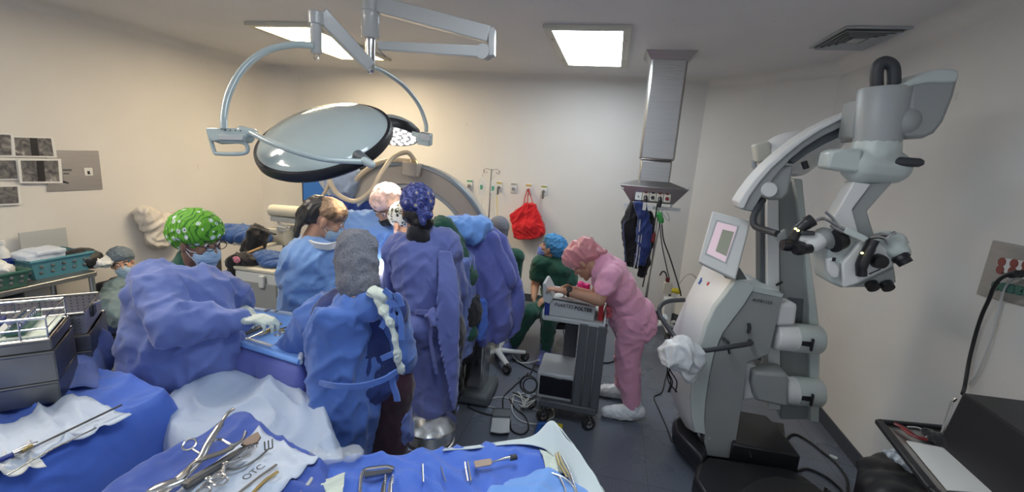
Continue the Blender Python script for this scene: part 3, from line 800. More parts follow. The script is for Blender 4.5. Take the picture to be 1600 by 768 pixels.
tag(MB().tube([a+V((-.04, -.1, -.02)), a.lerp(b, 0.6)+V((0, -.16, -.04))], 0.013, 10).build('white_rod', M['cream_paint']), 'white plastic rod pointing at the folded blue cloth', 'rod')
a, b = PY(412, 405, Yk+0.3), PY(450, 402, Yk+0.35); a.z = b.z = ztop+0.014
tag(MB().tube([a, b], 0.013, 10).build('white_rod', M['white_paint']), 'white plastic rod behind the folded blue cloth on the cabinet', 'rod')

# side shelf with lead apron, further left
Ys = 3.7
t = thing('side_table', 'steel-legged side table by the left wall carrying the blue lead apron', 'table', (PY(380, 450, Ys).x, Ys, 0))
p0 = PY(338, 372, Ys); p1 = PY(418, 372, Ys); zt = p0.z
MB().box(((p0.x+p1.x)/2, Ys+0.2, zt-0.015), (p1.x-p0.x, 0.5, 0.03)).build('table_top', M['cream_paint'], t, bevel=0.005)
for x in (p0.x+0.03, p1.x-0.03):
    for y in (Ys-0.02, Ys+0.42): MB().bar((x, y, 0), (x, y, zt-0.03), 0.035, 0.035).build('leg', M['dullsteel'], t, bevel=0.004)
q = MB()
for px, py, r in ((352, 362, .07), (365, 360, .085), (380, 357, .09), (395, 357, .085), (408, 358, .06)):
    c = PY(px, py, Ys+0.1); q.ell((c.x, c.y, zt+0.05), (0.12, 0.2, r))
c = PY(345, 350, Ys+0.2)
tag(organic(q, 'lead_apron', M['apron_blue'], None, 0.014, 3, fold_fn(0.02, 6, 0.8, 5)), 'bright blue lead apron spread over the side table by the left wall', 'lead apron')
tag(MB().tube(catmull([(PY(405, 356, Ys-0.1)), PY(414, 360, Ys-0.15), PY(430, 366, Ys-0.18)], 5), 0.018, 8, flat=0.4).build('apron_strap', M['black_cloth']), 'black strap trailing off the bright blue lead apron', 'strap')
q = MB(); a = PY(401, 366, Ys-0.12); q.cap(a, PY(400, 395, Ys-0.12), 0.10, 0.08); q.cap(PY(390, 380, Ys-.12), PY(388, 405, Ys-.1), 0.07, 0.05)
tag(organic(q, 'black_garment', M['black_cloth'], None, 0.014, 3, fold_fn(0.015, 8, 0.4, 7)), 'black garment hanging under the blue lead apron', 'garment')
pb_ = V((x0+.03, Yk+.06, ztop)); q = MB(); q.ell(pb_+V((0, 0, .055)), (.09, .07, .055)); q.ell(pb_+V((.06, .02, .04)), (.07, .07, .04)); q.cap(pb_+V((-.06, -.04, .04)), pb_+V((-.07, -.04, -.10)), .05, .035)
o = organic(q, 'black_bag', M['black_cloth'], None, 0.01, 3, fold_fn(0.012, 12, 0.8, 2)); tag(o, 'black bag with a pink patch beside the white cabinet', 'bag')
MB().ell(pb_+V((0, -.065, .06)), (0.04, 0.012, 0.03)).build('pink_patch', mat('pink_flower', (0.6, 0.22, 0.3), 0.7, var=0.5, vscale=60), o)

# crumpled clear bag hanging on left wall
q = MB()
cb = [(222, 330, .05), (232, 340, .09), (245, 352, .11), (250, 368, .12), (240, 350, .10), (262, 350, .1), (268, 366, .1), (278, 345, .08)]
for px, py, r in cb: q.ell(PX(px, py, XL+0.10), (0.09, r*1.25, r*1.1))
o = organic(q, 'plastic_bag', M['wall_bag'] if 'wall_bag' in M else mat('cloudy_plastic_bag', (0.66, 0.62, 0.56), 0.3, bump=0.9, bscale=14), None, 0.014, 6, fold_fn(0.018, 7, 0.7, 6))
tag(o, 'crumpled cloudy plastic bag hanging on the left wall behind the green cap', 'plastic bag')
# ------------------------------------------------------------------ people
UP = V((0, 0, 1))
def ang(a):  # heading in degrees: 0 = away from the camera (+Y), 90 = left (-X)
    a = math.radians(a); return V((-math.sin(a), math.cos(a), 0))
def head_axes(yaw, pitch, roll=0.0):
    f = ang(yaw); r = V((f.y, -f.x, 0)); p = math.radians(pitch)
    f2 = f*math.cos(p)-UP*math.sin(p); u2 = UP*math.cos(p)+f*math.sin(p)   # positive pitch looks down
    if roll:
        q = math.radians(roll); r, u2 = r*math.cos(q)+u2*math.sin(q), u2*math.cos(q)-r*math.sin(q)
    return r, f2, u2
class Head:
    def __init__(s, c, yaw, pitch=0, roll=0, k=1.0):
        s.c = V(c); s.r, s.f, s.u = head_axes(yaw, pitch, roll); s.k = k; s.R = rot_from(s.r, s.f, s.u)
    def p(s, x, y, z): return s.c+(s.r*x+s.f*y+s.u*z)*s.k
    def e(s, mb, x, y, z, a, b, c, tilt=0.0):
        R = s.R @ Euler((tilt, 0, 0)).to_matrix()
        mb.ell(s.p(x, y, z), (a*s.k, b*s.k, c*s.k), R)
    def flesh(s, mb):
        e = s.e
        e(mb, 0, -0.012, 0.035, .074, .094, .092); e(mb, 0, 0.02, -0.03, .060, .070, .078)
        e(mb, 0, 0.048, -0.075, .042, .040, .038); e(mb, 0, 0.075, -0.098, .020, .018, .018)
        e(mb, 0, 0.072, 0.032, .052, .018, .016)
        for x in (-1, 1):
            e(mb, x*.036, 0.062, -0.022, .024, .022, .024); e(mb, x*.076, -0.002, -0.008, .010, .019, .032)
            e(mb, x*.029, 0.0775, 0.009, .016, .011, .009)
            e(mb, x*.010, 0.094, -0.032, .009, .010, .008)
        mb.cap(s.p(0, .082, .014), s.p(0, .104, -.026), .008*s.k, .012*s.k, 10)
        e(mb, 0, 0.089, -0.056, .024, .010, .006); e(mb, 0, 0.087, -0.066, .020, .010, .007)
        mb.cap(s.p(0, -.02, -.05), s.p(0, -.035, -.15), .056*s.k, .058*s.k)
    def face(s, t, lips=False, brows=True):
        for x in (-1, 1):
            o = MB(); s.e(o, x*.029, 0.083, 0.010, .0105, .009, .0075); eo = o.build('eye', M['eye'], t)
            o = MB(); s.e(o, x*.029, 0.0905, 0.010, .0052, .003, .0056); o.build('iris', M['iris'], eo)
            if brows:
                MB().tube([s.p(x*.014, .092, .030), s.p(x*.03, .093, .036), s.p(x*.046, .080, .031)], .0035*s.k, 6).build('eyebrow', M['hair'], t)
    def cap(s, t, m, back=0.0, vox=.007, amp=.006, size=1.0, name='surgical_cap', low=0.0):
        q = MB()
        s.e(q, 0, -0.022-back*.5, 0.060, .090*size, .108*size+back, .086*size, 0.22)
        s.e(q, 0, -0.045-back, 0.035-low, .084*size, .082*size+back, .078*size)
        s.e(q, 0, 0.015, 0.070, .080*size, .082, .064*size)
        return organic(q, name, m, t, vox, 2, fold_fn(amp, 13, 1, s.c.x*7))
    def surgical_mask(s, t, m, drop=0.0):
        q = MB(); d = drop
        s.e(q, 0, 0.052, -0.052-d, .062, .056, .052); s.e(q, 0, 0.078, -0.032-d, .034, .036, .030)
        s.e(q, 0, 0.052, -0.090-d, .045, .044, .030)
        mo = organic(q, 'face_mask', m, t, .006, 2, lambda p, n: .0022*math.sin((p-s.c).dot(s.u)*420))
        for x in (-1, 1):
            for z0 in (-.03-d, -.08-d):
                MB().tube([s.p(x*.052, .062, z0), s.p(x*.068, .03, (z0-.02)/2), s.p(x*.080, -.012, -.002)], .0016, 6).build('mask_strap', M['paper'], mo)
        return mo
def ik(a, b, l1, l2, hint):
    a, b = V(a), V(b); d = b-a; L = d.length
    L = min(L, (l1+l2)*0.998); d.normalize()
    x = (l1*l1-l2*l2+L*L)/(2*L); h = math.sqrt(max(0, l1*l1-x*x))
    hv = V(hint); hv = hv-d*hv.dot(d); hv.normalize()
    return a+d*x+hv*h
def hand(mb, wrist, d, palm, thumb, curl=25, k=1.0, spread=1.0, r=.0085):
    """palm plus five separate fingers; d = finger direction, palm = palm-side normal, thumb = +1/-1 side"""
    w = V(wrist); d = V(d).normalized(); n = V(palm); n = (n-d*n.dot(d)).normalized(); s = d.cross(n)*thumb
    ln = [(.040, .025, .020), (.045, .028, .021), (.042, .026, .020), (.032, .020, .018)]
    base = [.026, .009, -.009, -.026]; bl = [.086, .090, .086, .078]
    for i in range(4):
        b = w+(d*bl[i]+s*base[i])*k
        mb.cap(w+s*base[i]*0.55*k, b, .0145*k, .0115*k, 10)
        dd = (d+s*(base[i]*3.2*spread)).normalized(); p = b; rr = r*k*(1.0 if i < 3 else .88)
        for j, L in enumerate(ln[i]):
            a = math.radians(curl*(0.75+0.35*j)+i*2)
            dd = (dd*math.cos(a)-(-n)*math.sin(a)).normalized() if False else (dd*math.cos(a)+n*math.sin(a)).normalized()
            p2 = p+dd*L*k; mb.cap(p, p2, rr*(1.06-.08*j), rr*(.98-.08*j), 10); p = p2
            nn = (n-dd*n.dot(dd)); n_ = nn.normalized() if nn.length > 1e-4 else n
            if j < 2: n_keep = n; n = n_
        n = V(palm); n = (n-d*n.dot(d)).normalized()
    mb.ell(w+(d*.045+n*.004)*k, (.036*k, .050*k, .015*k), rot_from(s, d, s.cross(d)))
    tb = w+(d*.022+s*.026+n*.006)*k; t1 = tb+(d*.62+s*.62+n*.35).normalized()*.040*k
    mb.cap(w+s*.012*k, tb, .016*k, .0145*k, 10); mb.cap(tb, t1, .0145*k, .0105*k, 10)
    t2 = t1+(d*.85+s*.22+n*.45).normalized()*.030*k; mb.cap(t1, t2, .0105*k, .0095*k, 10)
    t3 = t2+(d*.9+s*.0+n*.5).normalized()*.024*k; mb.cap(t2, t3, .0095*k, .0082*k, 10)
def shoe(mb, heel, d, k=1.0, h=.06):
    h0 = V(heel); d = V(d).normalized()
    mb.chain([h0+V((0, 0, h)), h0+d*.08*k+V((0, 0, h*.95)), h0+d*.16*k+V((0, 0, h*.72)), h0+d*.225*k+V((0, 0, h*.6))], [h*.72, h*.72, h*.70, h*.55])
    mb.ell(h0+d*.10*k+V((0, 0, h*.45)), (.045*k, .135*k, h*.42), rot_from(V((d.y, -d.x, 0)), d, UP))
class Body:
    """joints in world space for one figure"""
    def __init__(s, head, yaw, pelvis, neck, shw=.185, hipw=.09):
        s.h = head; s.f = ang(yaw); s.r = V((s.f.y, -s.f.x, 0)); s.pel = V(pelvis); s.neck = V(neck)
        sp = (s.neck-s.pel).normalized(); s.sp = sp
        s.sl = s.neck-s.r*shw-sp*.055; s.sr = s.neck+s.r*shw-sp*.055
        s.hl = s.pel-s.r*hipw; s.hr = s.pel+s.r*hipw
        s.tf = (s.f-sp*s.f.dot(sp)).normalized()
    def torso(s, mb, g=0.0, w=1.0, d=1.0, lo=0.0, nc=True):
        sp, r = s.sp, s.r; L = (s.neck-s.pel).length
        R = rot_from(r, s.tf, r.cross(s.tf)); 
        for t, a, b, c in ((.02, .165, .125, .13), (.30, .145, .115, .14), (.58, .160, .120, .15), (.80, .165, .115, .12)):
            if t < lo: continue
            mb.ell(s.pel+sp*L*t, ((a+g)*w, (b+g)*d, c+g*.5), R)
        mb.cap(s.sl, s.sr, .062+g, .062+g)
        if nc: mb.cap(s.neck-sp*.05-s.r*.07, s.neck-sp*.05+s.r*.07, .07+g, .07+g)
        mb.cap(s.neck-sp*.06, s.neck+sp*.02, .068+g*.8, .056+g*.3)
def arm(mb, sh, el, wr, g=0.0, k=1.0):
    mb.cap(sh, el, .056*k+g, .043*k+g); mb.cap(el, wr, .043*k+g, .028*k+g)
def gown_parts(b, t, m, el, er, wl, wr, yaw, floor_z, g=.028, w=1.0, d=1.0, hem=(.30, .25), wave=.06, seed=1.0, amp=.014, vox=.013, shift=(0, 0), cut=None, ht=.0):
    q = MB(); b.torso(q, g, w, d)
    for sh, e, wv in ((b.sl, el, wl), (b.sr, er, wr)):
        q.cap(sh, e, .074, .066); q.cap(e, e.lerp(wv, .55), .066, .054); q.cap(e.lerp(wv, .55), e.lerp(wv, .97), .054, .036)
    L = b.pel.z-floor_z; y = math.radians(yaw); rings = []
    top = b.pel+b.sp*.16
    for k in range(9):
        u = k/8; z = top.z-(top.z-floor_z)*u
        rx = (.19*w+g*.5)*(1-u)+hem[0]*u; ry = (.145*d+g*.5)*(1-u)+hem[1]*u
        c = V((top.x*(1-min(1, u*3))+b.pel.x*min(1, u*3)+shift[0]*u, top.y*(1-min(1, u*3))+b.pel.y*min(1, u*3)+shift[1]*u, z))
        rings.append((c, rx, ry, y, wave*u, 7, seed+u*.7))
    rings = rings[::-1]
    q.loft(rings, 56)
    return organic(q, 'surgical_gown', m, t, vox, 5, fold_fn(amp, 6.0, .38, seed))
def legs(mb, b, fl, fr, kf=.5, r=1.0):
    for hp, ft in ((b.hl, fl), (b.hr, fr)):
        an = V(ft)+V((0, 0, .08)); kn = ik(hp, an, .43, .42, b.f)
        mb.cap(hp, kn, .085*r, .060*r); mb.cap(kn, an, .058*r, .038*r)

def dress_legs(t, b, fl, fr, m, shoes='black', r=1.3):
    q = MB(); legs(q, b, V((*V(fl).xy, .05)), V((*V(fr).xy, .05)), r=r); q.ell(b.pel, (.16, .14, .13))
    organic(q, 'trousers', m, t, .012, 3, fold_fn(.006, 8, .4, 2))
    for ft in (fl, fr):
        q = MB(); shoe(q, V((ft[0], ft[1], 0))-b.f*.05, b.f); organic(q, 'shoe', M[shoes], t, .009, 2)
# ---- 1 woman in green ring-print cap at the instrument tray
Y0 = 1.74
H1 = Head(PY(311, 378, Y0), -94, 8)
t = thing('person', 'person in a lime green ring-print cap, glasses and blue gown, sorting tray instruments', 'person', (H1.c.x-.1, Y0, 0))
nk = H1.p(-0.0, -.055, -.165)
pel = V((PY(268, 520, Y0).x, Y0-.02, .90)); pel.x = PY(272, 560, Y0).x
b = Body(H1, -55, pel, nk, .19)
wl = PD(376, 499, 1.93); wrr = PD(372, 478, 2.2)
b.sr = PD(250, 432, 1.86); b.sl = PD(345, 405, 2.15)
er = PD(266, 504, 1.80); el = PD(380, 472, 2.25)
q = MB(); H1.flesh(q); q.cap(H1.p(0, -.04, -.12), pel+UP*.24, .052, .09); q.cap(pel+UP*.24, pel, .09, .12); q.cap(pel+UP*.2, PD(270, 470, 1.92), .08, .05); q.cap(PD(270, 470, 1.92), er, .045, .04); q.cap(er, wl, .04, .028); q.cap(pel+UP*.2, PD(335, 460, 2.1), .08, .05); q.cap(PD(335, 460, 2.1), el, .045, .04); q.cap(el, wrr, .04, .028)
organic(q, 'body', M['skin2'], t, .007, 2)
H1.face(t); H1.cap(t, M['capgreen'], .012, amp=.005, size=1.16); H1.surgical_mask(t, M['mask'])
q = MB(); q.cap(H1.p(0, -.05, -.10), H1.p(0, -.06, -.17), .064, .10); organic(q, 'scrub_collar', M['green'], t, .009, 3)
dress_legs(t, b, (pel.x-.1, Y0+.05, 0), (pel.x+.12, Y0+.05, 0), M['green'])
g = MB()
for x in (-1, 1):
    g.tube([H1.p(x*.031+.024*math.cos(a*math.pi/6), .108, .008+.019*math.sin(a*math.pi/6)) for a in range(12)], .002, 6, closed=True)
    g.tube([H1.p(x*.054, .106, .012), H1.p(x*.076, .05, .012), H1.p(x*.079, 0, .004)], .002, 6)
g.tube([H1.p(-.008, .110, .012), H1.p(.008, .110, .012)], .002, 6)
g.build('glasses', M['black'], t)
b.sr = PD(244, 450, 1.88); b.sl = PD(345, 448, 2.12)
q = MB(); q.cap(PD(268, 470, 1.98), PD(275, 560, 2.0), .17, .20); q.cap(PD(310, 460, 2.05), PD(320, 540, 2.0), .13, .16)
q.cap(b.sr, er, .092, .082); q.cap(er, er.lerp(wl, .5), .082, .066); q.cap(er.lerp(wl, .5), wl, .066, .040)
q.cap(b.sl, el, .075, .062); q.cap(el, wrr, .062, .04)
q.cap(PD(256, 450, 1.95), PD(325, 452, 2.1), .09, .085); q.cap(PD(240, 436, 1.98), PD(280, 430, 2.0), .068, .06)
yy = math.radians(-10)
rings = []
for k in range(9):
    u = k/8; cx = PY(277-u*12, 430+u*190, Y0)
    rings.append((cx, .19+.06*u, .18+.03*u, yy, .05*u, 7, 1+u))
q.loft(rings[::-1], 56)
q.loft([((rings[-1][0].x, Y0, .25), .27, .2, yy, .06, 7, 2), ((rings[-1][0].x, Y0, rings[-1][0].z+.05), .25, .2, yy, .05, 7, 2)], 56)
organic(q, 'surgical_gown', M['gown'], t, .012, 4, fold_fn(.017, 5.5, .45, 2.0, .45))
zb = PY(270, 548, Y0)
q = MB(); hand(q, wl, (PD(441, 494, 1.92)-wl), (0, 0, -1), 1, 28, 1.02); q.cap(wl-(PD(441, 500, 1.92)-wl).normalized()*.07, wl, .040, .036)
organic(q, 'glove', M['glove'], t, .005, 1, fold_fn(.0016, 40, 1, 3))
q = MB(); hand(q, wrr, V((.9, -.35, -.1)), (0, 0, -1), -1, 20); organic(q, 'glove', M['glove'], t, .005, 1)

# ---- 2 person in grey hood, seen from behind
Y0 = 1.62
H2 = Head(PY(557, 408, Y0), 38, 22)
t = thing('person', 'person seen from behind in a grey knitted hood and blue gown, maroon trousers showing', 'person', (PY(560, 560, Y0).x, Y0, 0))
pel = V((PY(562, 590, Y0).x, Y0+.02, .86)); nk = PY(560, 462, Y0+.02)
b = Body(H2, 35, pel, nk, .19)
b.sl = PY(505, 492, Y0+.0); b.sr = PY(612, 487, Y0+.02)
el = PY(458, 560, Y0+.05); wl = PY(476, 520, Y0+.42); er = PY(630, 560, Y0+.12); wr = PY(600, 530, Y0+.5)
q = MB(); H2.flesh(q); b.torso(q); arm(q, b.sl, el, wl); arm(q, b.sr, er, wr)
fl = V((pel.x-.06, Y0+.0, 0)); fr = V((pel.x+.14, Y0+.05, 0)); hand(q, wl, V((.3, .8, 0)), (0, 0, -1), 1, 20)
organic(q, 'body', M['skin3'], t, .007, 2)
q = MB(); legs(q, b, fl+V((0, 0, .0)), fr, r=1.28); q.ell(b.pel+V((.05, .07, -.03)), (.16, .13, .16)); q.cap(b.pel+V((.07, .08, -.05)), fr+V((-.03, .03, .3)), .12, .08)
organic(q, 'trousers', M['maroon'], t, .012, 4, fold_fn(.006, 7, .4, 4))
for ft in (fl, fr):
    q = MB(); shoe(q, ft-b.f*.05, b.f); organic(q, 'shoe', M['black'], t, .009, 2)
q = MB(); b.torso(q, .012, 1.05, 1.0); organic(q, 'scrub_top', M['navy_cloth'], t, .012, 3, fold_fn(.008, 8, .5, 2))
q = MB()
H2.e(q, 0, -.014, .032, .086, .106, .104); H2.e(q, 0, -.01, -.03, .083, .09, .10); H2.e(q, 0, -.035, -.01, .085, .09, .11)
q.cap(H2.p(0, -.03, -.05), H2.p(0, -.035, -.085), .078, .084)
organic(q, 'knitted_hood', M['grey_hood'], t, .009, 4, fold_fn(.007, 9, .7, 3))
# gown: back left open, so the right side shows a long slit edge
q = MB(); q.cap(b.neck-b.sp*.075-b.r*.02, b.sl, .088, .075); q.cap(b.neck-b.sp*.06, b.neck-b.sp*.06+b.r*.06, .08, .06); q.cap(PY(543, 474, Y0-.07), PY(578, 473, Y0-.07), .066, .066)
q.cap(b.sl, el, .088, .084); q.cap(el, el.lerp(wl, .6), .084, .066); q.cap(el.lerp(wl, .6), wl, .066, .05)
q.cap(b.sr, er, .068, .06); q.cap(er, wr, .06, .045)
q.cap(PY(500, 500, Y0), PY(545, 488, Y0-.02), .095, .10); q.cap(PY(535, 505, Y0-.03), PY(540, 560, Y0-.03), .12, .12); q.cap(b.sr-UP*.01, PY(596, 478, Y0-.02), .07, .05)
for py, xl, xr in ((500, 480, 592), (540, 488, 596), (580, 492, 597), (620, 492, 598), (660, 490, 590), (700, 488, 582), (722, 486, 574)):
    pass
def side_loft(rows, y, dep, n=48, wave=.04, seed=0):
    rings = []
    for i, (py, xl, xr) in enumerate(rows):
        a, c = PY(xl, py, y), PY(xr, py, y); u = i/max(1, len(rows)-1)
        rings.append(((a+c)/2, (c-a).length/2, dep, 0, wave*u, 6, seed+u))
    return rings[::-1]
q.loft(side_loft(((470, 512, 586), (510, 492, 590), (545, 494, 590), (585, 496, 592), (630, 494, 594), (670, 492, 588), (715, 490, 576), (760, 488, 566)), Y0-.02, .17), 48)
organic(q, 'surgical_gown', M['gown2'], t, .012, 4, fold_fn(.015, 5.5, .40, 5.0, .45))
# torn gauze knot and loose ties on the open back
q = MB()
gp = [(588, 452, -.10), (592, 470, -.14), (600, 487, -.15), (612, 505, -.15), (618, 530, -.15), (622, 560, -.14), (627, 578, -.13)]
gv = [PY(x, y, Y0+o) for x, y, o in gp]
for i, p in enumerate(gv[:-1]): q.cap(p, gv[i+1], .011+.004*math.sin(i*2), .013)
q.cap(PY(584, 456, Y0-.12), PY(600, 462, Y0-.14), .022, .02)
organic(q, 'gauze_tie', M['gauze'], t, .005, 2, fold_fn(.007, 11, .5, 2))
for pts in (((606, 470), (618, 478), (626, 500), (628, 530)), ((596, 512), (605, 498), (616, 492), (622, 480)), ((596, 560), (612, 553), (624, 548)), ((600, 452), (612, 462), (622, 462), (628, 478))):
    MB().ribbon(catmull([PY(x, y, Y0-.15) for x, y in pts], 6), .022, (1, 0, .3), .003).build('gown_tie', M['gown2'], t)
MB().ribbon(catmull([PY(x, y, Y0-.02+o) for x, y, o in ((491, 594, -.13), (520, 602, -.215), (560, 603, -.215), (596, 594, -.20), (620, 580, -.15))], 8), .022, UP, .004).build('waist_belt', M['gown2'], t)
MB().ribbon(catmull([PY(x, y, Y0-.17) for x, y in ((612, 582), (614, 600), (619, 615), (621, 626))], 6), .024, (1, 0, 0), .004).build('belt_end', M['gown2'], t)
q = MB(); q.loft(side_loft(((480, 612, 628), (520, 618, 634), (560, 622, 634), (600, 626, 637), (650, 628, 641), (690, 628, 641)), Y0+.10, .05, wave=.1), 30)
organic(q, 'gown_flap', M['gown'], t, .011, 3, fold_fn(.012, 8, .4, 6))

# ---- 3 surgeon in navy flowered cap, seen from behind
Y0 = 2.28
H3 = Head(PY(652, 330, Y0), 28, 20)
t = thing('person', 'surgeon seen from behind in a navy flowered cap and indigo gown tied at the waist', 'person', (PY(665, 500, Y0).x, Y0, 0))
nk = PY(664, 372, Y0); pel = V((PY(676, 530, Y0).x, Y0-.05, .92))
b = Body(H3, 18, pel, nk, .19); b.sl = PY(625, 388, Y0); b.sr = PY(696, 383, Y0)
el = PY(612, 440, Y0+.05); wl = PY(606, 425, Y0+.36); er = PY(715, 450, Y0+.12); wr = PY(640, 420, Y0+.42)
q = MB(); H3.flesh(q); b.torso(q); arm(q, b.sl, el, wl); arm(q, b.sr, er, wr)
organic(q, 'body', M['skin'], t, .007, 2); dress_legs(t, b, (pel.x-.1, Y0+.02, 0), (pel.x+.1, Y0+.02, 0), M['black_cloth'])
q = MB(); H3.e(q, 0, -.055, -.03, .076, .055, .06); H3.e(q, .02, -.065, -.075, .062, .045, .045); H3.e(q, 0, 0, -.03, .079, .04, .05); organic(q, 'hair', M['hair'], t, .007, 2, fold_fn(.004, 30, .3, 1))
cp = H3.cap(t, M['capnavy'], .012, size=1.04, amp=.006)
q = MB(); q.cap(H3.p(.0, -.13, -.03), H3.p(.05, -.14, -.05), .014, .022); q.cap(H3.p(0, -.13, -.035), H3.p(.02, -.14, -.085), .012, .018); q.cap(H3.p(0, -.13, -.03), H3.p(.06, -.125, .0), .012, .018)
organic(q, 'cap_bow', M['capnavy'], cp, .006, 1, fold_fn(.003, 30, 1, 3))
q = MB(); q.cap(H3.p(0, -.045, -.135), PY(664, 386, Y0-.02), .064, .10); q.cap(PY(645, 385, Y0), PY(684, 383, Y0), .06, .06)
organic(q, 'black_collar', M['black_cloth'], t, .01, 3, fold_fn(.003, 9, 1, 1))
q = MB(); b.torso(q, .026, 1.0, 1.1, 0, False)
q.cap(b.sl, el, .075, .07); q.cap(el, wl, .066, .045); q.cap(b.sr, er, .07, .06); q.cap(er, wr, .06, .045)
q.cap(PY(622, 396, Y0), PY(700, 392, Y0), .085, .085)
q.loft(side_loft(((400, 618, 708), (440, 618, 714), (485, 638, 716), (520, 640, 714), (560, 638, 714), (600, 636, 712), (632, 638, 708)), Y0-.02, .16, wave=.06), 48)
organic(q, 'surgical_gown', M['gown3'], t, .012, 4, fold_fn(.013, 5.0, .30, 9.0, .35))
MB().ribbon(catmull([PY(x, y, Y0-o) for x, y, o in ((636, 488, .10), (650, 487, .19), (675, 488, .20), (700, 486, .19), (716, 484, .08))], 8), .026, UP, .004).build('waist_belt', M['gown3'], t)
q = MB(); q.cap(PY(676, 488, Y0-.21), PY(680, 502, Y0-.22), .026, .03); q.cap(PY(666, 494, Y0-.21), PY(676, 490, Y0-.22), .012, .02)
organic(q, 'belt_bow', M['gown3'], t, .008, 2, fold_fn(.005, 20, 1, 4))
MB().ribbon(catmull([PY(x, y, Y0-.215) for x, y in ((676, 500), (673, 530), (678, 560), (682, 583))], 6), [.02]*19, (1, 0, 0), .004).build('belt_end', M['gown3'], t)
q = MB(); vs = []
rows = ((392, 684, 704, .10), (440, 684, 714, .16), (490, 680, 716, .20), (530, 684, 716, .20), (580, 694, 715, .19), (620, 702, 714, .18), (645, 709, 715, .17))
pl = [PY(a, y, Y0-.05-o) for y, a, c, o in rows]; pr = [PY(c, y, Y0+.0-o) for y, a, c, o in rows]
q.prism([pl[0]]+pl[1:]+pr[::-1], (0, .022, 0))
organic(q, 'overlap_panel', M['gown3'], t, .007, 2, fold_fn(.004, 7, .3, 4))

# ---- 4 lady in black scarf, left of the table
Y0 = 2.2
H4 = Head(PY(510, 344, Y0), -64, 20)
t = thing('person', 'person with a shiny black scarf and brown streaked hair, pale mask and bright blue gown', 'person', (PY(490, 440, Y0).x, Y0, 0))
nk = PY(494, 380, Y0); pel = V((PY(488, 520, Y0).x, Y0, .9))
b = Body(H4, -48, pel, nk, .17); b.sl = PY(520, 402, Y0+.1); b.sr = PY(468, 404, Y0-.08)
er = PY(462, 452, Y0-.05); wr = PY(545, 455, Y0+.15); el = PY(535, 440, Y0+.15); wl = PY(575, 435, Y0+.25)
q = MB(); H4.flesh(q); b.torso(q); arm(q, b.sl, el, wl); arm(q, b.sr, er, wr); organic(q, 'body', M['skin3'], t, .007, 2); H4.face(t); dress_legs(t, b, (pel.x-.1, Y0, 0), (pel.x+.1, Y0, 0), M['navy_cloth'])
q = MB(); H4.e(q, 0, .0, .058, .083, .098, .076); organic(q, 'hair', M['hair2'], t, .006, 2, fold_fn(.003, 40, 1, 2))
q = MB(); H4.e(q, 0, -.068, .04, .082, .075, .082); H4.e(q, 0, -.10, .0, .06, .06, .06); q.cap(H4.p(.0, -.12, -.03), H4.p(0, -.13, -.12), .03, .012); q.cap(H4.p(0.03, -.12, -.02), H4.p(0.05, -.11, -.13), .02, .012)
organic(q, 'black_scarf', M['capblack'], t, .007, 2, fold_fn(.006, 12, 1, 2))
H4.surgical_mask(t, M['mask'])
q = MB(); b.torso(q, .034, 1.05, 1.1)
q.cap(b.sr, er, .080, .078); q.cap(er, er.lerp(wr, .6), .076, .058); q.cap(er.lerp(wr, .6), wr, .058, .04); q.cap(b.sl, el, .07, .06); q.cap(el, wl, .06, .04)
q.cap(PY(462, 410, Y0-.05), PY(515, 400, Y0), .085, .08)
q.loft(side_loft(((410, 448, 540), (440, 444, 548), (470, 446, 552), (500, 446, 556), (540, 444, 560), (600, 440, 562)), Y0, .17, wave=.05), 48)
organic(q, 'surgical_gown', M['gown4'], t, .012, 4, fold_fn(.015, 6, .45, 12.0, .4))
q = MB(); cl = [PY(x, y, Y0-.02+o) for x, y, o in ((480, 376, -.06), (492, 382, -.11), (512, 385, -.10), (526, 382, -.02))]
MB().ribbon(catmull(cl, 6), .035, UP+V((0, -.4, 0)), .006).build('white_collar', M['paper'], t)

# ---- 5 surgeon facing the camera, bent over, coral cap
Y0 = 2.72
H5 = Head(PY(605, 322, Y0), 172, 36)
t = thing('person', 'surgeon facing the camera, head bent down, coral printed cap, light blue gown', 'person', (PY(585, 420, Y0+.1).x, Y0+.15, 0))
nk = PY(588, 344, Y0+.12); pel = V((PY(585, 500, Y0+.2).x, Y0+.28, .92))
b = Body(H5, 180, pel, nk, .18); b.sr = PY(520, 358, Y0+.1); b.sl = PY(634, 358, Y0+.1)
er = PY(528, 420, Y0-.0); wr = PY(585, 432, Y0-.16); el = PY(635, 400, Y0+.0); wl = PY(600, 415, Y0-.2)
q = MB(); H5.flesh(q); b.torso(q); arm(q, b.sl, el, wl); arm(q, b.sr, er, wr); organic(q, 'body', M['skin'], t, .007, 2); H5.face(t); dress_legs(t, b, (pel.x-.1, Y0+.3, 0), (pel.x+.1, Y0+.3, 0), M['green'])
H5.cap(t, M['capcoral'], .006, amp=.005, size=1.06)
q = MB(); H5.e(q, 0, .06, -.07, .05, .05, .045); organic(q, 'beard', M['hair'], t, .006, 2, fold_fn(.003, 40, 1, 1))
q = MB(); b.torso(q, .03, 1.05, 1.1)
q.cap(b.sr, er, .078, .07); q.cap(er, wr, .066, .045); q.cap(b.sl, el, .078, .07); q.cap(el, wl, .066, .045)
q.cap(PY(535, 348, Y0+.12), PY(628, 350, Y0+.12), .09, .09)
q.loft(side_loft(((345, 515, 640), (370, 500, 648), (400, 500, 648), (440, 505, 645), (500, 520, 640), (600, 530, 635)), Y0+.18, .17, wave=.04), 48)
organic(q, 'surgical_gown', M['gown4'], t, .012, 4, fold_fn(.013, 6, .3, 15.0, .4))
for w_, dd, sd in ((wr, V((.5, -.6, -.3)), -1), (wl, V((-.2, -.7, -.4)), 1)):
    q = MB(); hand(q, w_, dd, (0, 0, -1), sd, 25); organic(q, 'glove', M['glove'], t, .005, 1)

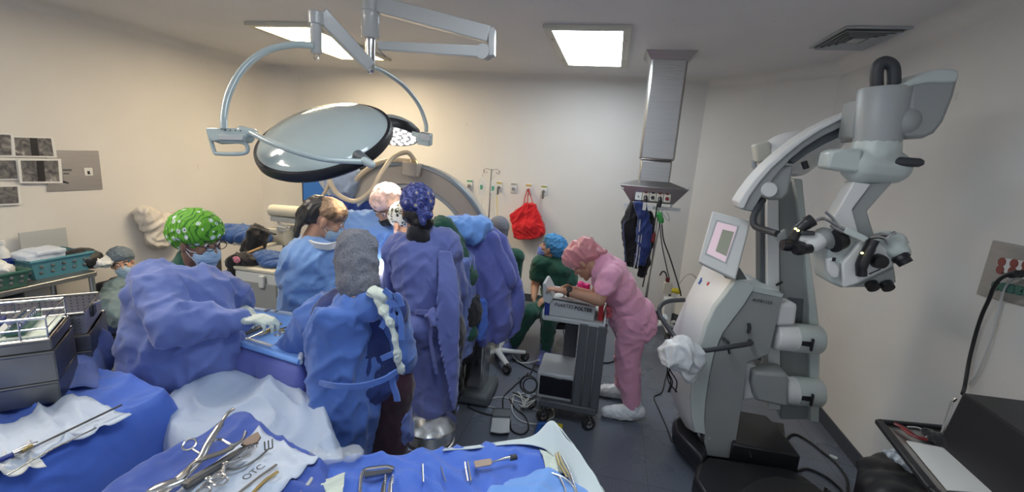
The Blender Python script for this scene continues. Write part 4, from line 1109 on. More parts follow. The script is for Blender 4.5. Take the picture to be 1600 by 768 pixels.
# ---- 6 assistant half hidden behind the navy cap
Y0 = 2.62
H6 = Head(PY(634, 350, Y0), 62, 34)
t = thing('person', 'surgeon in a black and cream patterned cap, mostly hidden behind the navy flowered cap', 'person', (PY(690, 420, Y0).x, Y0, 0))
nk = PY(668, 388, Y0); pel = V((PY(716, 520, Y0).x, Y0, .88))
b = Body(H6, 70, pel, nk, .16)
el = PY(680, 440, Y0+.1); wl = PY(625, 430, Y0); er = PY(690, 440, Y0-.1); wr = PY(628, 440, Y0-.05)
q = MB(); H6.flesh(q); b.torso(q); arm(q, b.sl, el, wl); arm(q, b.sr, er, wr)
fl = PZ(712, 628, 0); fr = PZ(730, 602, 0)
legs(q, b, fl, fr); organic(q, 'body', M['skin3'], t, .007, 2); H6.face(t)
H6.cap(t, M['capbw'], .01, size=1.06); H6.surgical_mask(t, M['mask'])
q = MB(); b.torso(q, .012); q.cap(b.sl, el, .07, .06); q.cap(b.sr, er, .07, .06); q.cap(PY(690, 355, Y0), PY(722, 430, Y0), .08, .1)
organic(q, 'scrub_top', M['green'], t, .012, 3, fold_fn(.008, 8, .5, 2))
q = MB(); q.loft(side_loft(((400, 700, 738), (450, 700, 738), (500, 700, 738), (550, 701, 737)), Y0-.02, .17, wave=.06), 40)
organic(q, 'surgical_gown', M['gown'], t, .012, 3, fold_fn(.012, 6, .3, 15.0, .4))
q = MB(); legs(q, b, fl, fr, r=1.35); q.ell(b.pel, (.15, .14, .14)); organic(q, 'trousers', M['black_cloth'], t, .012, 3, fold_fn(.006, 8, .4, 2))
q = MB(); shoe(q, fl, b.f); shoe(q, fr, b.f); organic(q, 'shoes', M['black'], t, .009, 2)

# ---- 7 person sitting on the floor by the left wall
Xs = XL+.42
H7 = Head(PX(191, 411, Xs), -128, 2, -10)
t = thing('person', 'person in a grey dotted cap sitting by the left wall under a grey-green sheet', 'person', (Xs, H7.c.y, 0))
nk = H7.p(0, -.03, -.17); pel = V((Xs-.05, H7.c.y-.05, .14)); b = Body(H7, -110, pel, nk, .18)
el = b.sl+V((.12, 0, -.25)); er = b.sr+V((.12, -.02, -.25)); wl = el+V((.22, 0, .02)); wr = er+V((.22, 0, .02))
q = MB(); H7.flesh(q); b.torso(q); arm(q, b.sl, el, wl); arm(q, b.sr, er, wr)
kl = pel+V((.42, .06, .22)); kr = pel+V((.40, -.18, .22)); al = kl+V((.34, -.02, -.30)); ar = kr+V((.34, -.05, -.30))
for hp, kn, an in ((b.hl, kl, al), (b.hr, kr, ar)): q.cap(hp, kn, .08, .06); q.cap(kn, an, .055, .038)
organic(q, 'body', M['skin3'], t, .008, 2); H7.face(t); H7.cap(t, M['capgrey'], .0, size=1.08); H7.surgical_mask(t, M['mask'])
q = MB(); b.torso(q, .014); q.cap(b.sl, el, .065, .055); q.cap(el, wl, .055, .04); q.cap(b.sr, er, .065, .055); q.cap(er, wr, .055, .04)
organic(q, 'black_sweater', M['black_cloth'], t, .012, 3, fold_fn(.005, 8, .6, 2))
q = MB()
for hp, kn, an in ((b.hl, kl, al), (b.hr, kr, ar)): q.cap(hp, kn, .10, .085); q.cap(kn, an, .08, .06)
organic(q, 'trousers', M['drape_deep'], t, .013, 3, fold_fn(.008, 8, .6, 2))
q = MB(); shoe(q, V((al.x, al.y, 0)), V((1, -.1, 0))); shoe(q, V((ar.x, ar.y, 0)), V((1, -.2, 0))); organic(q, 'shoes', M['black'], t, .01, 2)
q = MB(); q.cap(pel+V((.10, 0, .30)), kl+V((0, 0, .05)), .14, .13); q.cap(pel+V((.1, -.1, .22)), kr+V((.03, -.05, .02)), .15, .13); q.cap(kl, al.lerp(kl, .4), .13, .13); q.cap(kr, ar.lerp(kr, .4), .13, .13); q.cap(kr, kl, .12, .12)
o = organic(q, 'covering_sheet', M['greysheet'], t, .014, 4, fold_fn(.02, 6, .8, 8)); o['label'] = 'grey-green sheet over the knees'

# ---- 8 man in green scrubs sitting by the back wall
Y0 = 4.35
H8 = Head(PY(860, 388, Y0), 88, -22)
t = thing('person', 'seated person in dark green scrubs and blue bouffant cap, looking up', 'person', (PY(862, 480, Y0).x, Y0, 0))
nk = PY(864, 402, Y0+.02); pel = PY(872, 478, Y0+.05)
b = Body(H8, 150, pel, nk, .20)
b.sr = PY(842, 410, Y0-.05); b.sl = PY(890, 412, Y0+.05)
er = PY(836, 447, Y0-.05); wr = PY(834, 466, Y0-.22); el = PY(893, 450, Y0-.02); wl = PY(856, 464, Y0-.24)
kr = PY(828, 488, Y0-.38); kl = PY(858, 494, Y0-.42); ar = PZ(802, 536, .08); al = PZ(853, 545, .08)
q = MB(); H8.flesh(q); b.torso(q); arm(q, b.sl, el, wl); arm(q, b.sr, er, wr)
for hp, kn, an in ((b.hl, kl, al), (b.hr, kr, ar)): q.cap(hp, kn, .08, .06); q.cap(kn, an, .055, .038)
hand(q, wr, V((.15, -.5, -.8)), (.5, 0, -.2), -1, 22); hand(q, wl, V((-.6, -.5, -.4)), (0, .2, -1), 1, 25)
organic(q, 'body', M['skin'], t, .0065, 2); H8.face(t)
H8.cap(t, M['capblue'], .02, size=1.12, amp=.008); H8.surgical_mask(t, M['maskb'], .018)
q = MB(); b.torso(q, .018, 1.08, 1.05); q.cap(b.sl, b.sl.lerp(el, .75), .072, .068); q.cap(b.sr, b.sr.lerp(er, .55), .072, .068)
organic(q, 'scrub_top', M['green'], t, .011, 3, fold_fn(.009, 8, .6, 2))
q = MB(); v0 = nk+b.tf*.085-b.sp*.015
q.prism([v0-b.r*.045+UP*.02, v0+b.r*.045+UP*.02, v0-b.sp*.13+b.tf*.045], -b.tf*.03)
q.build('neck_opening', M['skin'], t)
q = MB()
for hp, kn, an in ((b.hl, kl, al), (b.hr, kr, ar)): q.cap(hp, kn, .095, .08); q.cap(kn, an, .075, .06)
organic(q, 'scrub_trousers', M['green'], t, .012, 3, fold_fn(.008, 8, .6, 2))
for a, dd in ((al, V((-.1, -1, 0))), (ar, V((-.5, -1, 0)))):
    q = MB(); shoe(q, V((a.x, a.y+.04, 0)), dd, 1.1); q.cap(a, V((a.x, a.y, a.z+.12)), .062, .066)
    o = organic(q, 'shoe_cover', M['gown3'], t, .01, 2, fold_fn(.006, 16, .8, 2)); o['label'] = 'blue cloth shoe cover'
st = thing('stool', 'low round steel stool under the seated person in green scrubs', 'stool', (pel.x, pel.y, 0))
zs = pel.z-.125
MB().lathe([(.17, 0), (.18, .02), (.18, .05), (.16, .06)], (pel.x, pel.y, zs-.06), n=28).build('seat', M['black'], st)
for k in range(4):
    a = math.pi/4+k*math.pi/2; MB().tube([(pel.x+.12*math.cos(a), pel.y+.12*math.sin(a), zs-.06), (pel.x+.19*math.cos(a), pel.y+.19*math.sin(a), 0)], .012).build('leg', M['steel'], st)

# ---- 9 woman in pink scrubs writing on the cart
Y0 = 3.1
H9 = Head(PY(912, 408, Y0-.02), 82, 52)
t = thing('person', 'person in pink scrubs and a rose satin cap, bent over and writing on the cart', 'person', (PY(965, 560, Y0).x, Y0+.05, 0))
nk = PY(943, 413, Y0); pel = PY(990, 492, Y0+.12)
b = Body(H9, 82, pel, nk, .165)
b.sl = PY(952, 432, Y0-.14); b.sr = PY(948, 420, Y0+.18)
el = PY(936, 468, Y0-.20); wl = PY(884, 455, Y0-.16); er = PY(930, 463, Y0+.1); wr = PY(896, 452, Y0-.02)
fl = PZ(985, 655, 0); fr = PZ(972, 622, 0)
q = MB(); H9.flesh(q); b.torso(q)
q.cap(b.sl, el, .052, .043); q.cap(el, wl, .044, .028); q.cap(b.sr, er, .05, .042); q.cap(er, wr, .042, .027)
hand(q, wl, PY(862, 450, Y0-.14)-wl, (0, 0, -1), -1, 10, .95); hand(q, wr, PY(884, 447, Y0-.06)-wr, (.1, -.6, -.8), 1, 42, .92)
organic(q, 'body', M['skin'], t, .0065, 2)
H9.face(t)
q = MB(); H9.e(q, 0, -.01, .06, .098, .115, .092); H9.e(q, 0, -.07, .045, .092, .085, .09); H9.e(q, 0, .04, .075, .08, .075, .062); q.cap(H9.p(-.02, -.13, .0), H9.p(-.03, -.16, -.05), .03, .018)
organic(q, 'satin_cap', M['cappink'], t, .007, 2, fold_fn(.011, 10, .9, 4))
q = MB(); b.torso(q, .02, .96, 1.0); q.cap(b.sl, b.sl.lerp(el, .50), .072, .068); q.cap(b.sr, b.sr.lerp(er, .5), .07, .066)
q.cap(nk, b.pel.lerp(nk, .4), .09, .115); q.cap(b.pel.lerp(nk, .35), b.pel+V((-.02, 0, -.02)), .13, .155)
q.cap(b.pel, b.pel+V((.01, -.02, -.06)), .158, .158)
organic(q, 'scrub_top', M['pink'], t, .011, 3, fold_fn(.009, 6, .8, 5, .3))
q = MB()
for hp, ft, o in ((b.hl, fl, -.02), (b.hr, fr, .02)):
    an = ft+V((0, 0, .13)); kn = ik(hp, an, .40, .38, b.f); kn = hp.lerp(an, .5)+b.f*.03
    q.cap(hp, kn, .112, .085); q.cap(kn, an, .085, .066)
q.ell(b.pel+V((.02, 0, -.04)), (.15, .165, .14))
organic(q, 'scrub_trousers', M['pink'], t, .011, 3, fold_fn(.010, 6, .3, 8, .3))
q = MB(); shoe(q, fl+V((.05, 0, 0)), V((-1, -.12, 0)), 1.05, .075); q.cap(fl+V((.01, 0, .07)), fl+V((.01, 0, .13)), .055, .055)
o = organic(q, 'shoe_cover', M['bagwhite'], t, .008, 2, fold_fn(.005, 14, 1, 2)); o['label'] = 'white shoe cover, nearer foot'
q = MB(); shoe(q, fr+V((.05, 0, 0)), V((-1, -.05, 0)), 1.05, .075)
organic(q, 'shoe_cover', M['bagwhite'], t, .008, 2, fold_fn(.005, 14, 1, 4))
wd = (wl-el).normalized(); wp = wl-wd*.025
MB().lathe([(.033, -.008), (.035, 0), (.033, .008)], wp, wd, 20, False).build('watch_strap', M['black'], t)
MB().lathe([(.021, .0), (.021, .009), (.018, .011)], wp+V((0, -.018, .026)), V((0, -.55, .8)), 20).build('smartwatch', M['black'], t)
tag(MB().tube([wr+V((-.06, -.05, -.05)), wr+V((-.04, -.03, .08))], .004, 8).build('pen', M['ink']), 'dark pen in the hand of the writing person in pink', 'pen')
q = MB(); 
for k in range(6): q.ell(PY(912+4*math.cos(k), 447+3*math.sin(k*1.7), Y0+.12), (.03, .03, .022))
tag(organic(q, 'pink_bow', mat('hot_pink', (.75, .03, .25), .6), None, .007, 1, fold_fn(.008, 30, 1, 1)), 'hot pink ruffled cloth beside the writing person', 'cloth')

# ---- 10 only a grey cap shows behind the patient drapes
Y0 = 4.0
H10 = Head(PY(779, 362, Y0), 20, 0)
t = thing('person', 'person behind the blue drapes, only the grey knitted cap showing', 'person', (H10.c.x, Y0, 0))
nk = H10.p(0, -.03, -.17); pel = V((nk.x, Y0, .55)); b = Body(H10, 20, pel, nk, .18)
q = MB(); H10.flesh(q); b.torso(q)
kl = pel+b.f*.42+V((-.1, 0, 0)); kr = pel+b.f*.42+V((.1, 0, 0))
q.cap(b.hl, kl, .08, .06); q.cap(b.hr, kr, .08, .06); q.cap(kl, V((kl.x, kl.y, .08)), .055, .04); q.cap(kr, V((kr.x, kr.y, .08)), .055, .04)
organic(q, 'body', M['skin'], t, .009, 2)
q = MB(); H10.e(q, 0, -.01, .05, .098, .115, .105); H10.e(q, 0, -.03, 0, .09, .09, .08)
organic(q, 'knitted_cap', M['grey_hood'], t, .008, 2)
q = MB(); b.torso(q, .02); q.cap(b.sl, b.sl-UP*.3, .07, .06); q.cap(b.sr, b.sr-UP*.3, .07, .06); organic(q, 'scrub_top', M['green'], t, .013, 3)
q = MB(); q.cap(b.hl, kl, .09, .07); q.cap(b.hr, kr, .09, .07); q.cap(kl, V((kl.x, kl.y, .1)), .07, .06); q.cap(kr, V((kr.x, kr.y, .1)), .07, .06); organic(q, 'scrub_trousers', M['green'], t, .013, 3)
q = MB(); shoe(q, V((kl.x, kl.y-.04, 0)), b.f); shoe(q, V((kr.x, kr.y-.04, 0)), b.f); organic(q, 'shoes', M['black'], t, .012, 2)
# ------------------------------------------------------------------ surgical microscope on its floor stand
t = thing('surgical_microscope', 'tall grey and white surgical microscope on a black wheeled stand, arched arm and tilted screen', 'surgical microscope', (1.0, 2.8, 0))
aa = math.radians(10)
sd = V((math.cos(aa), math.sin(aa), 0)); sn = V((math.sin(aa), -math.cos(aa), 0)); QC = PZ(1105, 710, .12)
def S(px, py, off=0.0): return PP(px, py, QC+sn*off, sn)
back = V((-.26, .93, 0)).normalized()
# cabinet: grey side panels around a pale shell with a curved front
side = [(1181, 447), (1166, 480), (1150, 500), (1133, 520), (1118, 555), (1108, 590), (1103, 625), (1101, 655), (1101, 690), (1105, 711), (1229, 728), (1229, 716), (1148, 701), (1161, 619), (1168, 566), (1202, 553), (1212, 510), (1224, 458)]
side[1:5] = [(1163, 476), (1147, 497), (1130, 520), (1116, 553)]
sp_ = [S(*p) for p in side]
MB().prism(sp_, -sn*.03).build('side_panel', M['scope_grey'], t, bevel=.004)
shell = [(1150, 437), (1135, 458), (1118, 480), (1104, 508), (1093, 545), (1084, 585), (1080, 625), (1082, 655), (1086, 675), (1103, 679), (1101, 655), (1103, 625), (1108, 590), (1116, 553), (1130, 520), (1147, 497), (1163, 476), (1181, 447)]
fe = [S(x, y, .012) for x, y in shell[:9]]; fi = [S(x, y, .012) for x, y in shell[9:]]
q = MB(); q.prism([S(x, y, .012) for x, y in shell], -sn*.05)
q.build('front_bezel', M['scope_mint'], t, bevel=.006)
# curved white front between the near bezel and its far side
lft = [(1102, 405), (1092, 428), (1079, 452), (1066, 480), (1053, 510), (1043, 545), (1042, 580), (1048, 607), (1058, 632), (1070, 655)]
near = catmull([S(x, y, -.004) for x, y in shell[:9]], 3)
far = catmull([PP(x, y, QC-sn*.42, sn) for x, y in lft], 3)
n_ = min(len(near), len(far)); far = [far[int(i*(len(far)-1)/(n_-1))] for i in range(n_)]; near = near[:n_]
q = MB(); vs = []
K = 10
for i in range(n_):
    for k in range(K+1):
        u = k/K; p = near[i].lerp(far[i], u); p = p+V((-.035, -.01, 0))*math.sin(math.pi*u)*1.0; vs.append(p)
fs = [(i*(K+1)+k, i*(K+1)+k+1, (i+1)*(K+1)+k+1, (i+1)*(K+1)+k) for i in range(n_-1) for k in range(K)]
o_ = len(vs)
vs += [near[i]+sd*.10-sn*.03 for i in range(n_)]+[far[i]+sd*.16 for i in range(n_)]
fs += [(i*(K+1), (i+1)*(K+1), o_+i+1, o_+i) for i in range(n_-1)]
fs += [(i*(K+1)+K, (i+1)*(K+1)+K, o_+n_+i+1, o_+n_+i) for i in range(n_-1)]
fs += [(o_+i, o_+i+1, o_+n_+i+1, o_+n_+i) for i in range(n_-1)]
fs += [tuple(range(K+1))+(o_+n_, o_), tuple((n_-1)*(K+1)+k for k in range(K, -1, -1))+(o_+n_-1, o_+2*n_-1)]
front = q.add(vs, fs).build('front_shell', M['scope_white'], t, sharp=30)
core = [(1185, 450), (1150, 505), (1122, 555), (1108, 625), (1106, 700), (1146, 705), (1158, 619), (1168, 568), (1198, 556), (1218, 461)]
MB().prism([S(x, y, -.03) for x, y in core], -sn*.36).build('cabinet_core', M['scope_grey'], t, bevel=.01)
MB().prism([S(1150, 437, .01), S(1182, 447, .01), S(1226, 459, 0), S(1222, 466, 0), S(1178, 456, .01)], -sn*.42).build('top_cover', M['scope_mint'], t, bevel=.006)
# badges on the front
def onfront(px, py): 
    a, b, c = near[2], near[8], far[5]; n = (b-a).cross(c-a).normalized(); return PP(px, py, a+n*0, n), n
for px, py, w, h, m in ((1101, 444, .022, .03, 'blue_plastic'), (1103, 439, .012, .012, 'blue_plastic'), (1114, 447, .02, .022, 'red_plastic')):
    p, n = onfront(px, py)
    if n.y > 0: n = -n
    x, y, z = frame(n); MB().box(p+n*.036, (w, h, .004), rot_from(x, y, z)).build('badge', M[m], t)
# asset number written on the side
text_mesh('INTR1123', .027, S(1175, 470, .003), (S(1202, 474.5)-S(1175, 470)), S(1178, 455)-S(1175, 470), M['ink'], 'marker_writing', t, .003)
MB().tube([S(1170, 505, .005), S(1171, 512, .02), S(1169, 520, .02)], .010, 8).build('latch', M['black'], t)
MB().lathe([(.008, 0), (.008, .006)], S(1108, 684, .0), sn, 14).build('lock_plug', M['box_grey'], t)
# wrap-around grab handle
hp = [S(1172, 533, .01), S(1172, 536, .09), S(1150, 540, .12), S(1110, 546, .13), S(1086, 548, .13)]
MB().tube(catmull(hp, 6), .0145, 10).build('grab_handle', M['dark_grip'], t)
MB().tube([S(1131, 529, .01), S(1138, 535, .10)], .010, 8).build('handle_bracket', M['dark_grip'], t)
MB().tube([S(1137, 540, .1), S(1140, 552, .1)], .007, 8).build('handle_hook', M['dark_grip'], t)
hh = [(1070, 468, -.36), (1045, 470, -.35), (1032, 478, -.30), (1031, 490, -.25), (1038, 503, -.18), (1052, 523, -.08), (1068, 540, .05), (1086, 548, .13)]
MB().tube(catmull([PP(x, y, QC+sn*o, sn) for x, y, o in hh], 6), .0145, 10).build('grab_handle', M['dark_grip'], t)
p = PP(1036, 493, QC-sn*.23, sn); MB().tube([p+V((0, 0, -.015)), p+V((.015, -.01, .0))], .02, 12).build('handle_clip', M['white_paint'], t)
# screen
nM = cw(-.42, .30, -.86).normalized()
QM = S(1150, 437, .06)
def SM(px, py, off=0.0): return PP(px, py, QM+nM*off, nM)
fr_ = [(1113, 329), (1173, 345), (1149, 436), (1091, 408)]
MB().prism([SM(*p) for p in fr_], -nM*.055).build('screen_housing', M['paper'], t, bevel=.008)
MB().prism([SM(x, y, .004) for x, y in ((1119, 343), (1155, 353), (1135, 412), (1101, 397))], -nM*.005).build('screen_bezel', M['box_grey'], t)
MB().prism([SM(x, y, .006) for x, y in ((1121, 346), (1152, 354), (1133, 409), (1104, 395))], -nM*.003).build('display', emit('pink_display', (.56, .43, .48), .45), t)
MB().prism([SM(x, y, .008) for x, y in ((1129, 358), (1147, 362), (1135, 400), (1118, 392))], -nM*.002).build('display_window', emit('khaki_window', (.22, .23, .18), .25), t)
MB().prism([SM(x, y, -.05) for x, y in ((1118, 340), (1170, 352), (1150, 425), (1105, 405))], -nM*.06).build('screen_back', M['scope_dark'], t, bevel=.01)
MB().bar(SM(1140, 420, -.06), S(1160, 450, -.1), .09, .07).build('screen_neck', M['scope_dark'], t, bevel=.01)
# cable bundles around the joint
MB().tube(catmull([PY(x, y, Y) for x, y, Y in ((1192, 312, 2.66), (1184, 325, 2.62), (1177, 340, 2.60), (1180, 353, 2.58), (1198, 360, 2.5), (1215, 365, 2.42))], 7), .018, 10).build('arm_cable', M['dark_grip'], t)
q = MB().prism([PY(x, y, 2.42) for x, y in ((1210, 369), (1228, 358), (1230, 377), (1223, 388))], (0, .03, 0)); q.build('cable_plate', M['scope_grey'], t, bevel=.003)
# big arched arm
YA = 2.62
def arch(rows, y, th, name, m, bevel=.006): return MB().prism([PY(px, py, y) for px, py in rows], (0, th, 0)).build(name, m, t, bevel=bevel)
up = [(1154, 316), (1164, 300), (1180, 279), (1200, 257), (1224, 236), (1250, 216), (1280, 197), (1310, 182), (1342, 169), (1366, 160)]
lo = [(1372, 215), (1333, 222), (1330, 209), (1334, 192), (1310, 201), (1285, 213), (1258, 230), (1234, 250), (1212, 275), (1194, 299), (1176, 331), (1158, 327)]
arch(up+lo, YA, .13, 'arched_arm', M['scope_grey'])
cov = up+[(1366, 165), (1344, 174), (1312, 188), (1283, 203), (1254, 222), (1229, 242), (1206, 263), (1187, 285), (1172, 306), (1163, 326), (1156, 325)]
arch(cov, YA-.014, .158, 'arm_cover', M['scope_white'])
arch([(1334, 192), (1310, 201), (1285, 213), (1258, 230), (1234, 250), (1240, 256), (1262, 240), (1290, 224), (1312, 214), (1331, 208)], YA+.03, .07, 'arm_channel', M['scope_dark'], .002)
MB().tube([PY(1256, 252, YA+.02), PY(1260, 263, YA+.02)], .015, 10).build('arm_stop', M['black'], t)
# joint under the arm, with round cap
arch([(1197, 262), (1240, 258), (1233, 300), (1222, 312), (1202, 313), (1190, 300), (1188, 285)], YA+.02, .16, 'arm_joint', M['scope_grey'], .012)
MB().lathe([(.001, .03), (.035, .03), (.042, .018), (.042, 0)], PY(1200, 296, YA+.02), (0, -1, 0), 28).build('joint_cap', M['scope_white'], t)
# counterweight dome and grip behind
q = MB(); c = PY(1232, 238, 3.0); q.ell(c, (.17, .14, .12), Euler((0, -.35, 0)).to_matrix()); q.cap(PY(1245, 250, 3.0), PY(1295, 215, 2.95), .10, .09)
organic(q, 'counterweight_dome', M['scope_white'], t, .012, 5)
MB().bar(PY(1178, 240, 2.95), PY(1202, 235, 2.95), .09, .11).build('side_connector', M['cream_paint'], t, bevel=.012)
MB().tube(catmull([PY(x, y, 2.98) for x, y in ((1178, 250), (1180, 262), (1196, 266), (1206, 258))], 5), .014, 8).build('connector_tube', M['box_grey'], t)
# mast behind the cabinet
Ym = 2.98
def mast(rows, y, th, name, m): return MB().prism([PY(*p, y) for p in rows], (0, th, 0)).build(name, m, t, bevel=.006)
mast([(1188, 312), (1196, 312), (1196, 470), (1206, 500), (1188, 470)], Ym, .10, 'mast_edge', M['scope_dark'])
mast([(1198, 300), (1217, 300), (1220, 640), (1200, 640)], Ym-.04, .14, 'mast', M['scope_white'])
mast([(1217, 300), (1240, 278), (1252, 280), (1262, 400), (1266, 655), (1220, 655)], Ym+.01, .10, 'mast_panel', M['scope_grey'])
mast([(1240, 278), (1254, 280), (1266, 400), (1282, 520), (1280, 660), (1266, 658), (1264, 480), (1258, 400)], Ym-.03, .16, 'mast_edge_panel', M['scope_mint'])
mast([(1232, 465), (1256, 467), (1254, 508), (1232, 506)], Ym-.0, .02, 'mast_recess', M['scope_dark'])
q = MB(); q.cap(PY(1225, 488, 2.88), PY(1222, 490, 2.84), .055, .055); MB().bar(PY(1205, 486, 2.86), PY(1236, 486, 2.88), .13, .14, UP).build('motor_cover', M['scope_white'], t, bevel=.02)
MB().tube([PY(1213, 445, 2.92), PY(1222, 440, 2.9)], .008, 8).build('cable_tie', M['black'], t)
for py in (526, 609):
    a, b = PY(1208, py-2, 2.86), PY(1280, py+4, 2.90)
    r = .085
    MB().tube([a, a.lerp(b, .05), a.lerp(b, .44)], [r*.9, r, r], 28).build('drum_end', M['scope_white'], t, sharp=60)
    MB().tube([a.lerp(b, .44), a.lerp(b, .97), b], [r*1.04, r*1.02, r*.95], 28).build('drum', M['scope_mint'], t, sharp=60)
    c = a.lerp(b, .60)+V((0, -r*1.03, 0)); MB().box(c, (.055, .012, .028)).build('drum_clip', M['black'], t); MB().box(c+V((.025, -.01, 0)), (.012, .02, .075)).build('drum_lever', M['black'], t, bevel=.003)
MB().prism([PY(*p, 2.76) for p in ((1178, 580), (1232, 584), (1234, 638), (1180, 626), (1175, 600))], (0, .16, 0)).build('drum_housing', M['scope_grey'], t, bevel=.02)
MB().prism([PY(*p, 2.83) for p in ((1166, 566), (1182, 572), (1182, 622), (1160, 625))], (0, .14, 0)).build('rear_cover', M['scope_white'], t, bevel=.01)
MB().tube(catmull([PY(x, y, 2.84) for x, y in ((1186, 585), (1206, 580), (1228, 586), (1236, 600))], 5), .008, 8).build('hose', M['white_paint'], t)
# base
MB().prism([PZ(x, y, .24) for x, y in ((1154, 640), (1198, 648), (1218, 668), (1252, 712), (1143, 692))][::1], (0, 0, -.13)).build('counterweight', M['black'], t, bevel=.012)
q = MB().prism([PZ(x, y, .17) for x, y in ((1102, 711), (1232, 729), (1262, 745), (1320, 790), (1240, 830), (1110, 790), (1084, 745), (1090, 722))], (0, 0, -.11)); q.build('front_foot', M['black'], t, bevel=.025)
q = MB().prism([PZ(x, y, .18) for x, y in ((1185, 752), (1215, 748), (1270, 760), (1310, 800), (1190, 800), (1150, 772))], (0, 0, .025)); q.build('foot_cover', M['rubber'], t, bevel=.012)
q = MB().prism([PZ(x, y, .20) for x, y in ((1052, 655), (1064, 645), (1076, 646), (1106, 706), (1098, 716), (1054, 672))], (0, 0, -.10)); q.build('rear_foot', M['black'], t, bevel=.02)
MB().prism([PZ(x, y, .13) for x, y in ((1106, 700), (1232, 716), (1225, 660), (1100, 640))], (0, 0, -.06)).build('chassis', M['black'], t, bevel=.01)
def caster(p, h, parent, r=.05, rzz=0, name='caster'):
    p = V(p); d = V((math.cos(rzz), math.sin(rzz), 0)); s = V((-d.y, d.x, 0))
    c = V((p.x, p.y, r))
    co = MB().lathe([(r*.55, -.017), (r*.95, -.016), (r, -.010), (r, .010), (r*.95, .016), (r*.55, .017)], c, s, 24).build(name, M['rubber'], parent)
    MB().lathe([(.001, -.019), (r*.5, -.019), (r*.5, .019), (.001, .019)], c, s, 18, False).build('wheel_hub', M['box_grey'], co)
    q = MB(); q.box(c+s*.024+V((0, 0, r*.5)), (.012, .012, r*1.3)); q.box(c-s*.024+V((0, 0, r*.5)), (.012, .012, r*1.3)); q.box(V((p.x, p.y, r*1.12+.005)), (.06, .06, .014), Matrix.Rotation(rzz, 3, 'Z'))
    q.cap(V((p.x, p.y, r*1.15)), V((p.x, p.y, h)), .012, .012)
    q.build('fork', M['dullsteel'], co)
    return co
caster(PZ(1058, 690, 0), .12, t, .055, .9); caster(PZ(1078, 680, 0), .12, t, .05, .4)
caster(PZ(1100, 800, 0)+V((.04, .1, 0)), .08, t, .05, .3); caster(PZ(1290, 790, 0), .08, t, .05, .3)
MB().tube([S(1172, 706, .03), S(1174, 714, .08)], .006, 8).build('brake_pedal', M['steel'], t)
# head carriage at the arm's tip
Yh = 2.46
c0, c1 = PY(1383, 137, Yh), PY(1370, 222, Yh)
MB().tube([c0, c0.lerp(c1, .06), c1], [.095, .105, .092], 36).build('pivot_cylinder', mat('scope_mid_grey', (0.38, 0.40, 0.40), .38), t, sharp=50)
MB().prism([PY(*p, Yh+.01) for p in ((1340, 155), (1372, 148), (1362, 222), (1330, 215))], (0, .14, 0)).build('arm_tip', M['scope_grey'], t, bevel=.008)
MB().tube(catmull([PY(x, y, Yh-.02+o) for x, y, o in ((1370, 140, 0), (1370, 115, 0), (1374, 101, 0), (1383, 97, 0), (1394, 103, 0), (1397, 118, 0), (1396, 142, 0))], 6), .026, 14).build('cable_loop', M['dark_grip'], t)
hs = [(1424, 126), (1440, 118), (1470, 108), (1496, 110), (1500, 118), (1492, 150), (1476, 190), (1462, 208), (1444, 216), (1420, 216), (1408, 204), (1420, 170)]
MB().prism([PY(*p, Yh-.08) for p in hs], (0, .20, 0)).build('head_housing', M['scope_grey'], t, bevel=.018)
hc = [(1400, 136), (1424, 124), (1452, 110), (1475, 106), (1498, 109), (1500, 120), (1494, 129), (1450, 129), (1426, 134), (1402, 142)]
MB().prism([PY(*p, Yh-.09) for p in hc], (0, .22, 0)).build('housing_cover', M['scope_mint'], t, bevel=.01)
MB().prism([PY(*p, Yh-.03) for p in ((1404, 138), (1442, 130), (1440, 155), (1404, 164))], (0, .12, 0)).build('housing_side', M['scope_dark'], t, bevel=.004)
q = MB(); q.ell(PY(1412, 190, Yh-.03), (.065, .07, .075)); organic(q, 'pivot_ball', M['scope_grey'], t, .009, 2)
# joint block with grip
q = MB(); q.cap(PY(1368, 232, Yh), PY(1366, 240, Yh), .10, .10); q.cap(PY(1345, 258, Yh-.02), PY(1395, 262, Yh), .085, .075); q.cap(PY(1368, 240, Yh-.01), PY(1380, 268, Yh-.01), .095, .06)
organic(q, 'lower_joint', M['scope_mint'], t, .009, 3)
MB().prism([PY(*p, Yh-.09) for p in ((1298, 236), (1312, 232), (1350, 232), (1346, 268), (1336, 270), (1292, 263))], (0, .12, 0)).build('joint_box', M['scope_mint'], t, bevel=.014)
MB().tube([PY(1392, 253, Yh-.06), PY(1396, 252, Yh-.06), PY(1436, 254, Yh-.07), PY(1442, 254, Yh-.07)], [.018, .022, .020, .012], 14).build('grip', M['dark_grip'], t)
MB().prism([PY(*p, Yh-.07) for p in ((1392, 234), (1408, 234), (1411, 241), (1396, 243))], (0, .05, 0)).build('grip_mount', M['scope_mint'], t, bevel=.006)
# crooked carrier arm
ca = [(1336, 286), (1380, 288), (1394, 284), (1354, 330), (1372, 372), (1384, 402), (1340, 402), (1310, 400), (1300, 380), (1304, 345)]
MB().prism([PY(*p, Yh-.05) for p in ((1334, 284), (1362, 287), (1332, 327), (1352, 400), (1322, 398), (1300, 366), (1302, 340))], (0, .09, 0)).build('carrier_arm', M['scope_white'], t, bevel=.006)
MB().prism([PY(*p, Yh-.04) for p in ((1360, 286), (1396, 284), (1355, 330), (1366, 366), (1368, 402), (1350, 402), (1330, 330))], (0, .09, 0)).build('carrier_arm', M['scope_grey'], t, bevel=.006)
